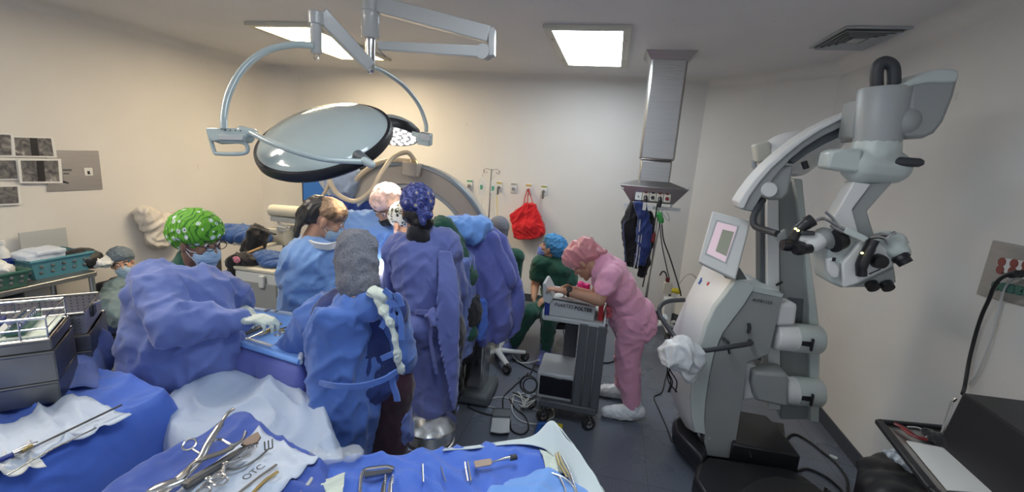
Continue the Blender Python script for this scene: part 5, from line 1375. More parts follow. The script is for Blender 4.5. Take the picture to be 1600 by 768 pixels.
# optics body
Yo = 2.36
ob = [(1304, 366), (1312, 364), (1340, 372), (1352, 374), (1392, 398), (1399, 414), (1401, 440), (1394, 450), (1372, 449), (1316, 450), (1296, 442), (1290, 424), (1289, 404), (1292, 392)]
MB().prism([PY(*p, Yo) for p in ob], (0, .17, 0)).build('optics_body', M['scope_mint'], t, bevel=.016)
wedge = [(1345, 376), (1366, 372), (1392, 392), (1398, 414), (1374, 426), (1338, 444), (1318, 450), (1316, 412)]
MB().prism([PY(*p, Yo-.03) for p in wedge], (0, .04, 0)).build('front_plate', M['scope_white'], t, bevel=.008)
MB().prism([PY(*p, Yo-.012) for p in ((1336, 448), (1376, 428), (1398, 417), (1401, 440), (1392, 450), (1372, 449))], (0, .06, 0)).build('knob_plate', M['scope_grey'], t, bevel=.008)
for px, py in ((1361, 443), (1384, 443)):
    MB().lathe([(.001, .03), (.026, .028), (.028, 0)], PY(px, py, Yo-.01), V((.1, -.8, -.5)), 20).build('focus_knob', M['black'], t)
MB().prism([PY(*p, Yo-.03) for p in ((1292, 405), (1304, 402), (1314, 420), (1312, 434), (1302, 436), (1294, 424))], (0, .03, 0)).build('oval_recess', M['scope_white'], t, bevel=.01)
MB().box(PY(1303, 405, Yo-.035), (.014, .004, .018)).build('badge', M['ink'], t)
text_mesh('OPMI', .022, PY(1345, 441, Yo-.036), PY(1376, 424, Yo)-PY(1345, 441, Yo), UP, M['ink'], 'lettering', t, .002) if False else MB().tube([PY(1358, 428, Yo-.033), PY(1376, 420, Yo-.033)], .003, 6).build('lettering', M['dark_grip'], t)
# left binocular
def eyecup(a, b, r):
    a, b = V(a), V(b); MB().tube([a, a.lerp(b, .15), a.lerp(b, .5), a.lerp(b, .55), b], [r*.8, r, r, r*.85, r*.8], 20).build('eyepiece', M['black'], t, sharp=50)
q = MB(); q.cap(PY(1286, 370, Yo), PY(1300, 374, Yo+.02), .048, .05); organic(q, 'binocular_tube', M['scope_grey'], t, .007, 3)
MB().tube([PY(1300, 378, Yo-.02), PY(1312, 372, Yo)], .052, 20).build('tube_ring', M['black'], t)
q = MB(); q.cap(PY(1268, 382, Yo-.02), PY(1276, 376, Yo-.01), .042, .046); q.cap(PY(1250, 372, Yo-.02), PY(1268, 372, Yo-.02), .026, .032); organic(q, 'binocular_housing', M['scope_white'], t, .007, 2)
eyecup(PY(1222, 382, Yo-.05), PY(1262, 384, Yo-.02), .030); eyecup(PY(1232, 376, Yo+.05), PY(1262, 372, Yo+.03), .026); eyecup(PY(1242, 390, Yo-.08), PY(1266, 388, Yo-.05), .028)
MB().tube(catmull([PY(x, y, Yo-.03) for x, y in ((1270, 343), (1258, 350), (1245, 362), (1238, 378))], 4), [.030]*5+[.026]*4+[.022]*4, 12).build('hand_grip', M['black'], t)
MB().bar(PY(1250, 363, Yo-.05), PY(1272, 364, Yo-.05), .03, .02).build('focus_bar', M['dark_grip'], t, bevel=.005)
for px, py in ((1243, 357), (1247, 360), (1347, 395)): MB().ell(PY(px, py, Yo-.075 if px < 1300 else Yo-.085), (.006, .005, .005)).build('indicator_light', emit('amber_led', (1, .85, .25), 4), t)
# right binocular
q = MB(); q.cap(PY(1382, 374, Yo), PY(1398, 378, Yo), .045, .048); q.cap(PY(1398, 390, Yo-.02), PY(1405, 394, Yo-.02), .042, .044); organic(q, 'binocular_tube', M['scope_mint'], t, .007, 2)
eyecup(PY(1404, 398, Yo-.04), PY(1416, 412, Yo-.06), .036); eyecup(PY(1403, 372, Yo+.05), PY(1412, 382, Yo+.04), .028)
MB().tube(catmull([PY(x, y, Yo-.06) for x, y in ((1366, 374), (1360, 385), (1352, 400), (1346, 415), (1346, 430))], 4), [.026]*5+[.029]*4+[.030]*4+[.027]*4, 14, flat=.8).build('hand_grip', M['black'], t)
MB().lathe([(.001, .035), (.030, .033), (.034, .01), (.034, 0)], PY(1371, 407, Yo-.03), (.1, -1, 0), 22).build('side_knob', M['black'], t)
# steel sterilizable levers
lv = [((1318, 358), (1304, 350), (1290, 342), (1281, 342), (1273, 346)), ((1312, 356), (1302, 342), (1294, 334), (1290, 331)), ((1316, 362), (1304, 356), (1298, 352))]
for p in lv: MB().tube(catmull([PY(x, y, Yo-.05) for x, y in p], 4), .0075, 8).build('steel_lever', M['steel'], t)
MB().bar(PY(1318, 358, Yo-.04), PY(1352, 374, Yo-.05), .035, .03).build('lever_bridge', M['scope_mint'], t, bevel=.006)
lv = [((1358, 371), (1372, 370), (1382, 373), (1388, 380)), ((1384, 372), (1392, 366), (1399, 363)), ((1366, 368), (1376, 366), (1386, 367))]
for p in lv: MB().tube(catmull([PY(x, y, Yo-.06) for x, y in p], 4), .0085, 8).build('steel_lever', M['steel'], t)
# white bag tied on the handle
q = MB()
def bp_(x, y, o=.12): return PP(x, y, QC+sn*o, sn)
q.ell(bp_(1062, 553), (.11, .09, .10)); q.ell(bp_(1078, 558), (.08, .08, .085)); q.cap(bp_(1060, 532), bp_(1066, 548), .03, .08); q.cap(bp_(1070, 560), bp_(1078, 588), .075, .03); q.cap(bp_(1046, 548), bp_(1052, 556), .05, .06)
tag(organic(q, 'plastic_bag', M['bagwhite'], None, .008, 5, fold_fn(.016, 7, .8, 6, .2, 14)), 'crumpled white plastic bag tied on the microscope grab handle', 'plastic bag')
# power cables on the floor behind it
def cable(name, pts, r, m, label, cat='cable', n=7, z=None):
    P = [PZ(p[0], p[1], (p[2] if len(p) > 2 else r)) for p in pts]
    return tag(MB().tube(catmull(P, n), r, 8).build(name, m), label, cat)
cable('power_cable', [(1216, 700), (1238, 678), (1262, 688), (1284, 705), (1305, 722), (1322, 745), (1325, 768), (1320, 800)], .008, M['cable_black'], 'grey power cable along the right wall with a white tag, behind the microscope base')
cable('power_cable', [(1245, 735), (1262, 732), (1286, 742), (1304, 755), (1318, 772), (1322, 800)], .008, M['cable_black'], 'black power cable curling out from the microscope base front')
p = PZ(1302, 714, .01); tag(MB().tube([p+V((-.02, .01, 0)), p+V((.02, -.01, .0))], .013, 10).build('cable_tag', M['white_paint']), 'white clip around the cable by the right wall', 'cable clip')
cable('loose_cable', [(1046, 566), (1040, 590), (1034, 612), (1022, 620), (1030, 640), (1042, 668), (1050, 690)], .005, M['cable_black'], 'thin dark cable on the floor left of the microscope base')
q = MB()
rnd = random.Random(4)
for k in range(4):
    pts = [PP(1050+rnd.uniform(-9, 9), y, QC+sn*.0, sn) for y in (566, 580, 596, 612)]; q.tube(catmull(pts, 5), .004, 6)
tag(q.build('hanging_cables', M['cable_black']), 'tangle of thin black cables hanging below the white bag', 'cables')
# ------------------------------------------------------------------ draped instrument tables in the foreground
def table(name, label, poly, z, k=.96):
    t = thing(name, label, 'table', (sum(p[0] for p in poly)/len(poly), sum(p[1] for p in poly)/len(poly), 0))
    c = V((sum(p[0] for p in poly)/len(poly), sum(p[1] for p in poly)/len(poly), 0))
    pp = [c.lerp(V((p[0], p[1], 0)), k) for p in poly]
    MB().prism([V((p.x, p.y, z-.03)) for p in pp], (0, 0, .02)).build('table_top', M['dullsteel'], t)
    for p in pp:
        a = c.lerp(p, .92); MB().tube([V((a.x, a.y, 0)), V((a.x, a.y, z-.03))], .016, 12).build('leg', M['dullsteel'], t)
    return t
def zp(lst, z): return [(PZ(x, y, z).x, PZ(x, y, z).y) for x, y in lst]
Z1, Z2, Z3, Z4 = .92, .95, .84, .93
poly1 = zp([(262, 608), (225, 596), (110, 566), (-60, 600), (-260, 680), (-120, 800), (0, 742)], Z1)
poly2 = zp([(378, 640), (408, 662), (500, 715), (520, 900), (60, 900), (150, 772)], Z2)
poly3 = zp([(340, 583), (392, 592), (432, 612), (450, 604), (500, 620), (540, 760), (400, 745), (310, 695), (268, 655), (264, 612)], Z3)
poly4 = zp([(470, 718), (858, 690), (960, 810), (900, 980), (480, 980)], Z4)
table('instrument_table', 'steel table under the blue drape at the far left', poly1, Z1-.012)
table('instrument_table', 'steel table under the blue drape with rongeurs and retractors', poly2, Z2-.012, .78)
table('instrument_table', 'steel table under the pale sheet in front of the grey hood', poly3, Z3-.012, .6)
table('instrument_table', 'steel table under the bright blue drape along the bottom edge', poly4, Z4-.012, .85)
drape('table_drape', poly1, Z1, .42, M['drape'], 'wrinkled blue drape hanging over the far left instrument table', seed=1.3, wr=.014, fold=.04)
drape('table_drape', poly2, Z2, .24, M['drape_deep'], 'dark blue drape under the open rongeur and the tray paper', seed=4.1, wr=.010, fold=.04)
drape('table_drape', poly3, Z3, .45, M['white_sheet'], 'pale blue-white sheet over the table between the two blue draped tables', seed=7.7, wr=.016, fold=.03, freq=2.6,
      zfun=lambda p: .03*math.exp(-((p.y-PZ(425, 612, Z3).y)/.09)**2)*(.5+.5*math.sin(p.x*19+1)))
drape('table_drape', poly4, Z4, .30, M['drape'], 'bright blue wrinkled drape over the table along the bottom edge', seed=9.2, wr=.011, fold=.03)
def sheet(name, pts, z, m, label, seed=0, amp=.004, cat='sheet', th=.002, grid=26, freq=9, on=None):
    """four-cornered sheet lying on a table, softly buckled"""
    P = [PZ(p[0], p[1], z+(p[2] if len(p) > 2 else 0)) for p in pts]; vs = []; fs = []
    for j in range(grid+1):
        for i in range(grid+1):
            u, v = i/grid, j/grid
            p = P[0].lerp(P[1], u).lerp(P[3].lerp(P[2], u), v)
            e = noise.noise(V((p.x*freq+seed, p.y*freq, seed))); f2 = 1-2*abs(noise.noise(V((p.x*freq*1.7, p.y*freq*1.2+seed, 5))))
            w = V((noise.noise(p*6+V((seed, 0, 0))), noise.noise(p*6+V((0, seed, 3))), 0))*.008
            q_ = p+w
            if on is not None: q_.z = TOPZ[on](V((q_.x, q_.y, 0)))+.005+(p.z-z if False else 0)
            vs.append(q_+UP*(amp*.8*(e+.6*f2)+amp))
    for j in range(grid):
        for i in range(grid):
            a = j*(grid+1)+i; fs.append((a, a+1, a+grid+2, a+grid+1))
    me = bpy.data.meshes.new(name); me.from_pydata([tuple(p) for p in vs], [], fs); me.update()
    o = link(name, me, m, None, sharp=180); k = o.modifiers.new('th', 'SOLIDIFY'); k.thickness = th
    return tag(o, label, cat)
sheet('paper_sheet', [(-60, 690), (100, 622), (205, 648), (-20, 750)], Z1+.010, M['paper_wrap'], 'pale crumpled wrap under the long thin probes on the left table', 2, .005, on=1.3)
sheet('paper_sheet', [(0, 700), (45, 690), (70, 720), (-20, 745)], Z1+.022, M['paper'], 'small white paper slip at the left end of the left table', 3, .004, on=1.3)
sheet('paper_sheet', [(404, 668), (500, 722), (392, 800), (240, 800)], Z2+.010, M['paper_wrap'], 'pale printed wrap under the clamps on the middle table', 5, .004, on=4.1)
sheet('towel', [(560, 706), (562, 762), (500, 776), (490, 708)], Z4+.012, M['drape_light'], 'light blue folded towel strip on the bottom edge table', 8, .004) if False else None
sheet('gauze_square', [(503, 748), (540, 742), (532, 800), (490, 800)], Z4+.018, M['gauze'], 'crumpled white gauze square left of the angled retractor', 9, .008, on=9.2)
# the blue fold at the right of the bottom table, and the white sheet corner standing up
q = MB()
for px, py, r in ((812, 797, .04), (834, 780, .04), (856, 776, .04), (874, 790, .04), (842, 805, .055), (806, 815, .055)): c = PZ(px, py, Z4); q.ell((c.x, c.y, Z4+.01), (.10, .08, r*.8))
tag(organic(q, 'folded_drape', M['drape_light'], None, .010, 4, fold_fn(.012, 5, .8, 3)), 'lighter blue drape folded back over the bottom right of the near table', 'surgical drape')
# right white corner of the near table
def strip_sheet(name, top, bot, m, label, amp=.006, seed=0, rows=14):
    T, B = catmull(top, 8), catmull(bot, 8); n = min(len(T), len(B)); vs = []; fs = []
    for j in range(rows+1):
        v = j/rows
        for i in range(n):
            p = T[i].lerp(B[i], v); w = noise.noise(p*11+V((seed, 0, 0)))*amp+amp*1.3*(1-2*abs(noise.noise(p*7+V((0, seed, 0)))))
            vs.append(p+V((w, w*.6, w)))
    for j in range(rows):
        for i in range(n-1): a = j*n+i; fs.append((a, a+1, a+n+1, a+n))
    me = bpy.data.meshes.new(name); me.from_pydata([tuple(p) for p in vs], [], fs); me.update()
    o = link(name, me, m, None, sharp=180); k = o.modifiers.new('th', 'SOLIDIFY'); k.thickness = .003
    return tag(o, label, 'sheet')
M['corner_sheet'] = cloth('pale_mint_sheet', (0.56, 0.64, 0.66), 0.2, 5, 0.55, 0.03)
T_ = [PZ(x, y, z) for x, y, z in ((690, 703, Z4+.0), (790, 690, Z4+.005), (834, 680, Z4+.03), (862, 660, Z4+.08), (900, 705, Z4+.07), (945, 775, Z4+.05), (985, 840, Z4+.03))]
B_ = [PZ(x, y, Z4+.012) for x, y in ((690, 706), (800, 695), (842, 700), (862, 712), (880, 735), (905, 790), (930, 850))]
strip_sheet('white_sheet', T_, B_, M['corner_sheet'], 'white sheet with its corner peaked up at the right end of the near table', .004, 3)
B2 = [PZ(x, y, Z4+.002) for x, y in ((690, 700), (780, 688), (825, 676), (862, 664), (905, 705), (952, 775), (992, 840))]
B3 = [p+V((.03, .03, -.22)) for p in B2]
strip_sheet('hanging_sheet', T_, [a.lerp(b, 1)+V((0.0, .0, 0)) for a, b in zip(T_, B3)], M['corner_sheet'], 'outer face of the white sheet hanging off the near table right end', .004, 6)
sheet('paper_wrap', [(842, 706), (884, 702), (915, 735), (856, 738)], Z4+.014, M['gauze'], 'cream paper pouch holding thin probes at the near table right end', 11, .006, on=9.2)
# blue towel draped off the tray stack, left

tt = [PZ(x, y, z) for x, y, z in ((96, 575, .95), (120, 540, .98), (146, 516, 1.0), (166, 528, .98), (190, 546, .94))]
tb_ = [PZ(x, y, z) for x, y, z in ((100, 606, .935), (126, 604, .93), (150, 612, .90), (160, 600, .84), (186, 560, .88))]
strip_sheet('blue_towel', tt, tb_, M['gown'], 'greyish blue cloth corner hanging beside the steel tray stack', .012, 4)
bpy.data.objects['blue_towel']['category'] = 'surgical drape'
# ------------------------------------------------------------------ hand instruments
def lay(name, label, pts, r, m, z, cat='surgical instrument', n=5, flat=.6):
    P = [PZ(p[0], p[1], z+(p[2] if len(p) > 2 else 0)) for p in pts]
    return tag(MB().tube(catmull(P, n) if n > 1 else P, r, 10, flat=flat).build(name, m), label, cat)
def ringpts(c, r, nrm=UP, n=16, sq=1.0):
    x, y, z = frame(nrm); return [V(c)+x*r*math.cos(2*math.pi*k/n)*sq+y*r*math.sin(2*math.pi*k/n) for k in range(n)]
def scissors(name, label, tip, piv, r1, r2, z, m=None, w=.005, rr=.014, cat='surgical instrument'):
    """ring-handled clamp: two blades crossing at a pivot, two finger rings"""
    m = m or M['steel']; tip, piv, a, b = [PZ(p[0], p[1], z) for p in (tip, piv, r1, r2)]
    t = thing(name, label, cat, (piv.x, piv.y, z))
    s = (tip-piv).normalized().cross(UP)
    for k, rg in ((1, a), (-1, b)):
        d = (rg-piv).normalized(); h = UP*(.003*k+.004)
        MB().tube(catmull([tip+s*.0015*k+h, piv.lerp(tip, .5)+s*.004*k+h, piv+h, piv.lerp(rg, .5)-s*.0*k+h, rg-d*rr+h], 5), [w*.45]*4+[w*.8]*6+[w]*5+[w*.75]*6, 8).build('shank', m, t)
        MB().tube(ringpts(rg+h, rr, UP), .0032, 8, closed=True).build('finger_ring', m, t)
    MB().lathe([(.001, .012), (.006, .011), (.006, -.002)], piv+UP*.002, UP, 12).build('pivot_screw', m, t)
    return t
# probes on the left table
z = Z1+.034
t = thing('long_probe', 'long thin metal probe with a brass and chrome handle, upper one on left table', 'surgical instrument', PZ(60, 697, z))
P = [PZ(x, y, z) for x, y in ((190, 632), (60, 694), (52, 698), (20, 710), (-40, 735))]
MB().tube(P[:2], .0035, 8).build('shaft', M['dullsteel'], t); MB().tube([P[1]+UP*.003, P[1].lerp(P[3], .5)+UP*.003, P[3]+UP*.003], [.008, .012, .009], 14).build('chrome_hub', M['steel'], t)
MB().tube([PZ(50, 696, z+.012), PZ(34, 705, z+.012)], .006, 10).build('brass_collar', M['brass'], t); MB().tube([P[3], P[4]], .008, 10).build('handle', M['blue_grip'], t)
lay('long_probe', 'long thin bright rod lying lower on the left table wrap', [(150, 668), (80, 702), (10, 742)], .0035, M['steel'], z+.004)
t = thing('blue_handled_instrument', 'blue-handled instrument with dark wire tip at the left image edge', 'surgical instrument', PZ(20, 608, Z1+.02))
MB().tube([PZ(-40, 614, Z1+.03), PZ(0, 608, Z1+.03), PZ(42, 598, Z1+.03), PZ(62, 594, Z1+.03)], [.014, .016, .016, .010], 12).build('handle', M['blue_grip'], t)
t = thing('blue_handled_instrument', 'second blue-handled instrument just below, nearer the camera', 'surgical instrument', PZ(20, 618, Z1+.02))
MB().tube([PZ(-40, 628, Z1+.03), PZ(0, 620, Z1+.03), PZ(42, 612, Z1+.03)], [.013, .015, .012], 12).build('handle', M['blue_grip'], t)
MB().tube(catmull([PZ(x, y, Z1+.022) for x, y in ((42, 612), (60, 609), (72, 610), (66, 615), (40, 614), (15, 622), (5, 632))], 4), .0035, 8).build('wire_tip', M['dark_grip'], t)
# middle table
z = Z2+.030
t = thing('bone_rongeur', 'large open rongeur with curved steel handles on the middle table', 'surgical instrument', PZ(305, 712, z))
MB().tube(catmull([PZ(x, y, z+h) for x, y, h in ((365, 638, .07), (356, 645, .07), (344, 663, .06), (325, 692, .045), (315, 712, .03), (300, 730, .02), (270, 755, .012), (245, 775, .01))], 5), [.006]*10+[.011]*12+[.013]*14, 10, flat=.6).build('handle', M['steel'], t)
MB().tube(catmull([PZ(x, y, z+h) for x, y, h in ((384, 676, .03), (375, 690, .03), (350, 705, .03), (318, 716, .03), (300, 726, .024), (284, 745, .02), (255, 765, .01))], 5), [.005]*8+[.009]*23, 10, flat=.6).build('handle', M['dullsteel'], t)
MB().tube(catmull([PZ(x, y, z+.035) for x, y in ((383, 674), (378, 687), (362, 694), (345, 686), (333, 688), (328, 695))], 5), .0045, 8).build('spring', M['steel'], t)
MB().ell(PZ(262, 757, z+.014), (.045, .018, .010), Matrix.Rotation(.9, 3, 'Z')).build('spoon_jaw', M['steel'], t)
c = PZ(296, 694, z+.03); MB().tube(ringpts(c, .017, V((.2, -.5, 1))), .0035, 8, closed=True).build('finger_ring', M['steel'], t)
MB().tube([PZ(302, 702, z+.03), PZ(318, 712, z+.03)], .004).build('ring_shank', M['steel'], t)
lay('retractor_blade', 'dark flat steel rod, upper of the two beside the rongeur', [(395, 693), (370, 706), (340, 724), (300, 748), (288, 758)], .010, M['dullsteel'], z+.01, n=3)
lay('retractor_blade', 'dark round steel rod, lower of the two beside the rongeur', [(372, 712), (340, 730), (290, 762)], .009, M['dark_grip'], z+.006, n=3)
t = thing('toothed_retractor', 'rake retractor with broad brown curved blade and row of teeth', 'surgical instrument', PZ(390, 692, z))
vs = [PZ(x, y, z+h) for x, y, h in ((403, 676, .028), (408, 684, .012), (402, 693, .01), (384, 698, .01), (376, 696, .012), (385, 686, .026))]
MB().prism(vs, (0, 0, .006)).build('blade', mat('brown_steel', (.16, .11, .08), .4, .8), t, bevel=.001)
for k in range(5): a = PZ(384+5*k, 698-1.6*k, z+.012); MB().tube([a, a+V((.002, -.010, .002)), a+V((.006, -.014, -.004))], .0018, 6).build('tooth', M['steel'], t)
MB().tube([PZ(384, 700, z+.01), PZ(360, 722, z+.01), PZ(330, 750, z+.008)], .005).build('handle', M['steel'], t)
scissors('ring_clamp', 'chrome ring-handled clamp in the centre of the middle table wrap', (392, 712), (352, 728), (345, 755), (318, 768), z+.008, rr=.016)
scissors('ring_clamp', 'chrome ring-handled clamp nearest the bottom edge', (360, 738), (325, 752), (340, 750), (300, 778), z+.012, rr=.017)
t = thing('skin_hook_fork', 'slim fork with three upturned prongs on the pale wrap', 'surgical instrument', PZ(400, 712, z))
MB().tube(catmull([PZ(x, y, z) for x, y in ((418, 702), (405, 714), (385, 726), (368, 732), (350, 732))], 4), .003, 8).build('shaft', M['dullsteel'], t)
a = PZ(414, 703, z); b = PZ(426, 699, z)
MB().tube([a, b], .0022, 6).build('crossbar', M['dullsteel'], t)
for k in range(3): p = a.lerp(b, k/2); MB().tube([p, p+V((-.004, .004, .026))], .002, 6).build('prong', M['dullsteel'], t)
lay('chisel', 'slender grey chisel, longer of the two at the right of the wrap', [(432, 725), (400, 748), (372, 770)], .004, M['dullsteel'], z)
lay('chisel', 'slender tan-edged chisel nearer the bottom blue drape', [(434, 736), (412, 752), (390, 775)], .0055, M['brass'], z)
a = PZ(392, 735, z+.002)
text_mesh('OTC', .030, PZ(384, 752, z-.003), PZ(420, 726, z)-PZ(384, 752, z), V((-.6, .8, 0)), M['dark_grip'], 'printed_letters', bpy.data.objects['paper_sheet.002'] if 'paper_sheet.002' in bpy.data.objects else t, .004)
# bottom table
z = Z4+.024
t = thing('angled_retractor', 'large L-shaped steel retractor with a broad flat blade', 'surgical instrument', PZ(565, 742, z))
MB().tube(catmull([PZ(x, y, z) for x, y in ((562, 790), (563, 760), (565, 742), (570, 733), (585, 730), (605, 728), (616, 731))], 4), .0055, 8, flat=.8).build('rim', M['steel'], t)
MB().prism([PZ(x, y, z) for x, y in ((568, 736), (614, 731), (612, 737), (570, 744))], (0, 0, -.008)).build('blade', M['dullsteel'], t)
for k, (x0, x1) in enumerate(((604, 596), (612, 608))):
    t = thing('tissue_forceps', ('left' if k == 0 else 'right')+' of two serrated steel forceps tips side by side', 'surgical instrument', PZ(x0, 760, z))
    MB().tube([PZ(x0, 744, z+.004), PZ((x0+x1)/2, 756, z+.008), PZ(x1, 790, z+.004)], [.003, .006, .009], 10, flat=.5).build('arm', M['steel'] if k else M['dullsteel'], t)
    for j in range(5): MB().ell(PZ(x0+(2 if k else -2), 742+3*j, z+.008), (.0028, .0028, .0028)).build('serration', M['steel'], t)
lay('probe', 'thin straight steel probe left of the flat spatula', [(660, 724), (661, 752)], .0028, M['steel'], z, n=1)
lay('probe', 'fine curved wire probe between the straight rods', [(689, 728), (694, 745), (697, 752)], .0018, M['dullsteel'], z, n=3)
lay('probe', 'thin steel rod, left of the close pair below the spatula', [(726, 721), (731, 751)], .0026, M['steel'], z, n=1)
lay('probe', 'thin steel rod, right of the close pair below the spatula', [(731, 720), (736, 751)], .0026, M['dullsteel'], z, n=1)
t = thing('spatula', 'flat bronze-coloured spatula with a ribbed steel handle', 'surgical instrument', PZ(770, 720, z))
MB().prism([PZ(x, y, z+.006) for x, y in ((740, 721), (766, 717), (770, 722), (767, 727), (743, 731))], (0, 0, .004)).build('blade', mat('bronze_blade', (.42, .32, .25), .4, .4), t, bevel=.001)
MB().tube([PZ(768, 722, z+.01), PZ(777, 719, z+.01), PZ(788, 716, z+.01), PZ(806, 713, z+.01)], [.0035, .003, .006, .0075], 10).build('handle', M['steel'], t)
MB().tube([PZ(797, 715, z+.01), PZ(807, 713, z+.01)], .009, 12).build('grip_end', M['dark_grip'], t)
lay('syringe_needle', 'tiny bottle-ended tool with white tip on the blue drape', [(490, 742), (484, 752), (472, 768)], .006, M['box_grey'], z, n=3)
lay('clear_tube', 'short clear tube lying at the left of the bottom blue drape', [(462, 724), (452, 742), (438, 756)], .008, M['bagplastic'], z+.0, n=3)
q = MB(); 
for px, py in ((500, 712), (520, 714), (540, 710), (552, 704)): c = PZ(px, py, Z4+.025); q.ell(c, (.035, .02, .012))
tag(organic(q, 'clear_wrapper', M['bagplastic'], None, .005, 2, fold_fn(.007, 12, 1, 2, .2)), 'crinkled clear plastic wrapper at the far edge of the near table', 'wrapper')
for k, (pts, lb) in enumerate((([(868, 708), (874, 725), (886, 745)], 'brass-tipped probe in the cream pouch, left one'), ([(872, 706), (880, 726), (895, 750)], 'brass-tipped probe in the cream pouch, right one'),
                             ([(878, 712), (890, 735), (902, 770)], 'steel probe running over the pouch edge'), ([(862, 738), (880, 745), (896, 760), (905, 790)], 'curved steel clamp shank under the pouch'), ([(874, 744), (882, 760), (888, 785)], 'short steel rod below the cream pouch'))):
    lay('probe', lb+' at the near table right end', pts, .003, M['brass'] if k < 2 else M['steel'], z+.012+.003*k, n=3)
q = MB(); c = PZ(930, 765, Z4+.02); q.ell(c, (.04, .02, .014), Matrix.Rotation(-.8, 3, 'Z'))
tag(organic(q, 'green_gauze', M['gauze'], None, .006, 1, fold_fn(.005, 20, 1, 2)), 'greenish gauze fold at the bottom right end of the near table', 'gauze')

# ------------------------------------------------------------------ mayo stand
ZM = .97
pm = [(322, 521), (398, 484), (482, 494), (500, 520), (440, 562)]
polym = zp([(322, 524), (392, 484), (490, 498), (470, 570)], ZM)
t = thing('mayo_stand', 'steel stand holding the light blue instrument tray', 'instrument stand', (PZ(420, 520, ZM).x, PZ(420, 520, ZM).y, 0))
c = V((sum(p[0] for p in polym)/4, sum(p[1] for p in polym)/4, 0))
pin = [c.lerp(V((p[0], p[1], 0)), .93) for p in polym]
MB().prism([V((p.x, p.y, ZM-.035)) for p in pin], (0, 0, .012)).build('tray', M['steel'], t)
MB().tube([V((c.x, c.y, .05)), V((c.x, c.y, ZM-.03))], .02, 16).build('post', M['steel'], t)
MB().bar((c.x-.16, c.y+.1, .03), (c.x+.16, c.y+.1, .03), .05, .04).build('foot', M['steel'], t, bevel=.01)
drape('tray_drape', polym, ZM-.006, .42, M['drape_violet'], 'violet-blue drape hanging below the instrument tray', seed=3.3, wr=.002, fold=.05)
inner = [c.lerp(V((p[0], p[1], 0)), .97) for p in polym]
t = thing('tray_liner', 'light blue tray liner with raised rim in front of the gloved hands', 'tray liner', (c.x, c.y, ZM))
MB().prism([V((p.x, p.y, ZM+.002)) for p in inner], (0, 0, .006)).build('liner', M['drape_light'], t)
for i in range(4):
    a, b = inner[i], inner[(i+1) % 4]; a = V((a.x, a.y, ZM+.008)); b = V((b.x, b.y, ZM+.008))
    MB().tube([a, a.lerp(b, .5)+V((0, 0, .002)), b], .013, 10).build('rim', M['white_sheet'] if i in (1, 2) else M['drape_light'], t)
z = ZM+.016
lay('osteotome', 'thick dark handled instrument at the left of the tray', [(418, 505), (395, 516), (372, 524)], .013, M['dark_grip'], z+.01, n=3)
lay('osteotome', 'thinner dark rod at the far left of the tray', [(400, 505), (378, 514), (362, 520)], .008, M['black'], z+.008, n=3)
lay('suction_cannula', 'slim steel tube with a white end across the tray', [(422, 512), (402, 522), (384, 530)], .006, M['steel'], z+.01, n=3)
lay('suction_cannula', 'white-handled tool lying along the near rim of the tray', [(384, 528), (405, 534), (425, 540)], .008, M['white_paint'], z+.01, n=3)
scissors('needle_holder', 'gold-tipped needle holder under the gloved hand', (404, 524), (424, 516), (436, 508), (440, 516), z+.008, M['brass'], rr=.012)
scissors('scissors', 'small steel scissors near the blue sleeve on the tray', (458, 512), (447, 520), (434, 525), (445, 530), z+.008, rr=.012)
lay('dark_forceps', 'dark forceps pointing to the right on the tray', [(466, 503), (450, 510), (436, 514)], .005, M['dark_grip'], z+.008, n=3)
t = thing('curved_clamp', 'curved upright clamp tips standing behind the gloved hand', 'surgical instrument', PZ(418, 482, z))
MB().tube(catmull([PZ(412, 486, z+.02), PZ(420, 482, z+.03), PZ(422, 482, z+.06), PZ(420, 484, z+.085), PZ(415, 486, z+.10)], 4), .005, 8).build('tip', M['steel'], t)
MB().tube(catmull([PZ(430, 486, z+.02), PZ(434, 485, z+.04), PZ(432, 486, z+.06)], 4), .004, 8).build('tip', M['dullsteel'], t)
# ------------------------------------------------------------------ patient under drapes on the operating table
Y0 = 3.0
t = thing('operating_table', 'operating table pedestal hidden under the blue patient drapes', 'operating table', (PY(745, 560, Y0).x, Y0, 0))
c = V((PY(735, 500, Y0).x, Y0-.1, 0))
c = V((PY(752, 430, 3.1).x, 3.12, 0)); t.location = c
MB().box((c.x, c.y, .80), (.36, .42, .08)).build('table_top', M['black'], t, bevel=.02)
MB().box((c.x, c.y, .42), (.16, .2, .70)).build('pedestal', M['steel'], t, bevel=.02)
MB().box((c.x, c.y, .06), (.30, .34, .10)).build('base', M['scope_dark'], t, bevel=.03)
q = MB()
rows = ((340, 716, 742), (350, 703, 765), (368, 694, 786), (392, 690, 798), (425, 694, 806), (460, 704, 812), (490, 722, 812), (520, 742, 798))
rings = []
for i, (py, xa_, xb_) in enumerate(rows):
    a_, c_ = PY(xa_, py, Y0), PY(xb_, py, Y0); u = i/7
    rings.append(((a_+c_)/2, (c_-a_).length/2, [.06, .15, .22, .25, .26, .26, .24, .20][i], 0, .02+.12*u, 7, 1+.15*u))
q.loft(rings[::-1], 84)
q.cap(PY(716, 352, Y0-.05), PY(770, 372, Y0-.12), .08, .06); q.cap(PY(770, 372, Y0-.14), PY(800, 440, Y0-.12), .055, .03)
tag(organic(q, 'patient_drape', M['drape_violet'], None, .013, 5, fold_fn(.017, 4.6, .25, 22, .4, 16)), 'violet-blue drape heaped over the patient beside the x-ray ring', 'surgical drape')
q = MB(); q.ell(PY(722, 358, Y0-.2), (.17, .12, .075), Euler((0, .25, 0)).to_matrix()); q.ell(PY(742, 352, Y0-.15), (.12, .12, .07)); q.cap(PY(700, 362, Y0-.2), PY(690, 348, Y0-.1), .08, .05)
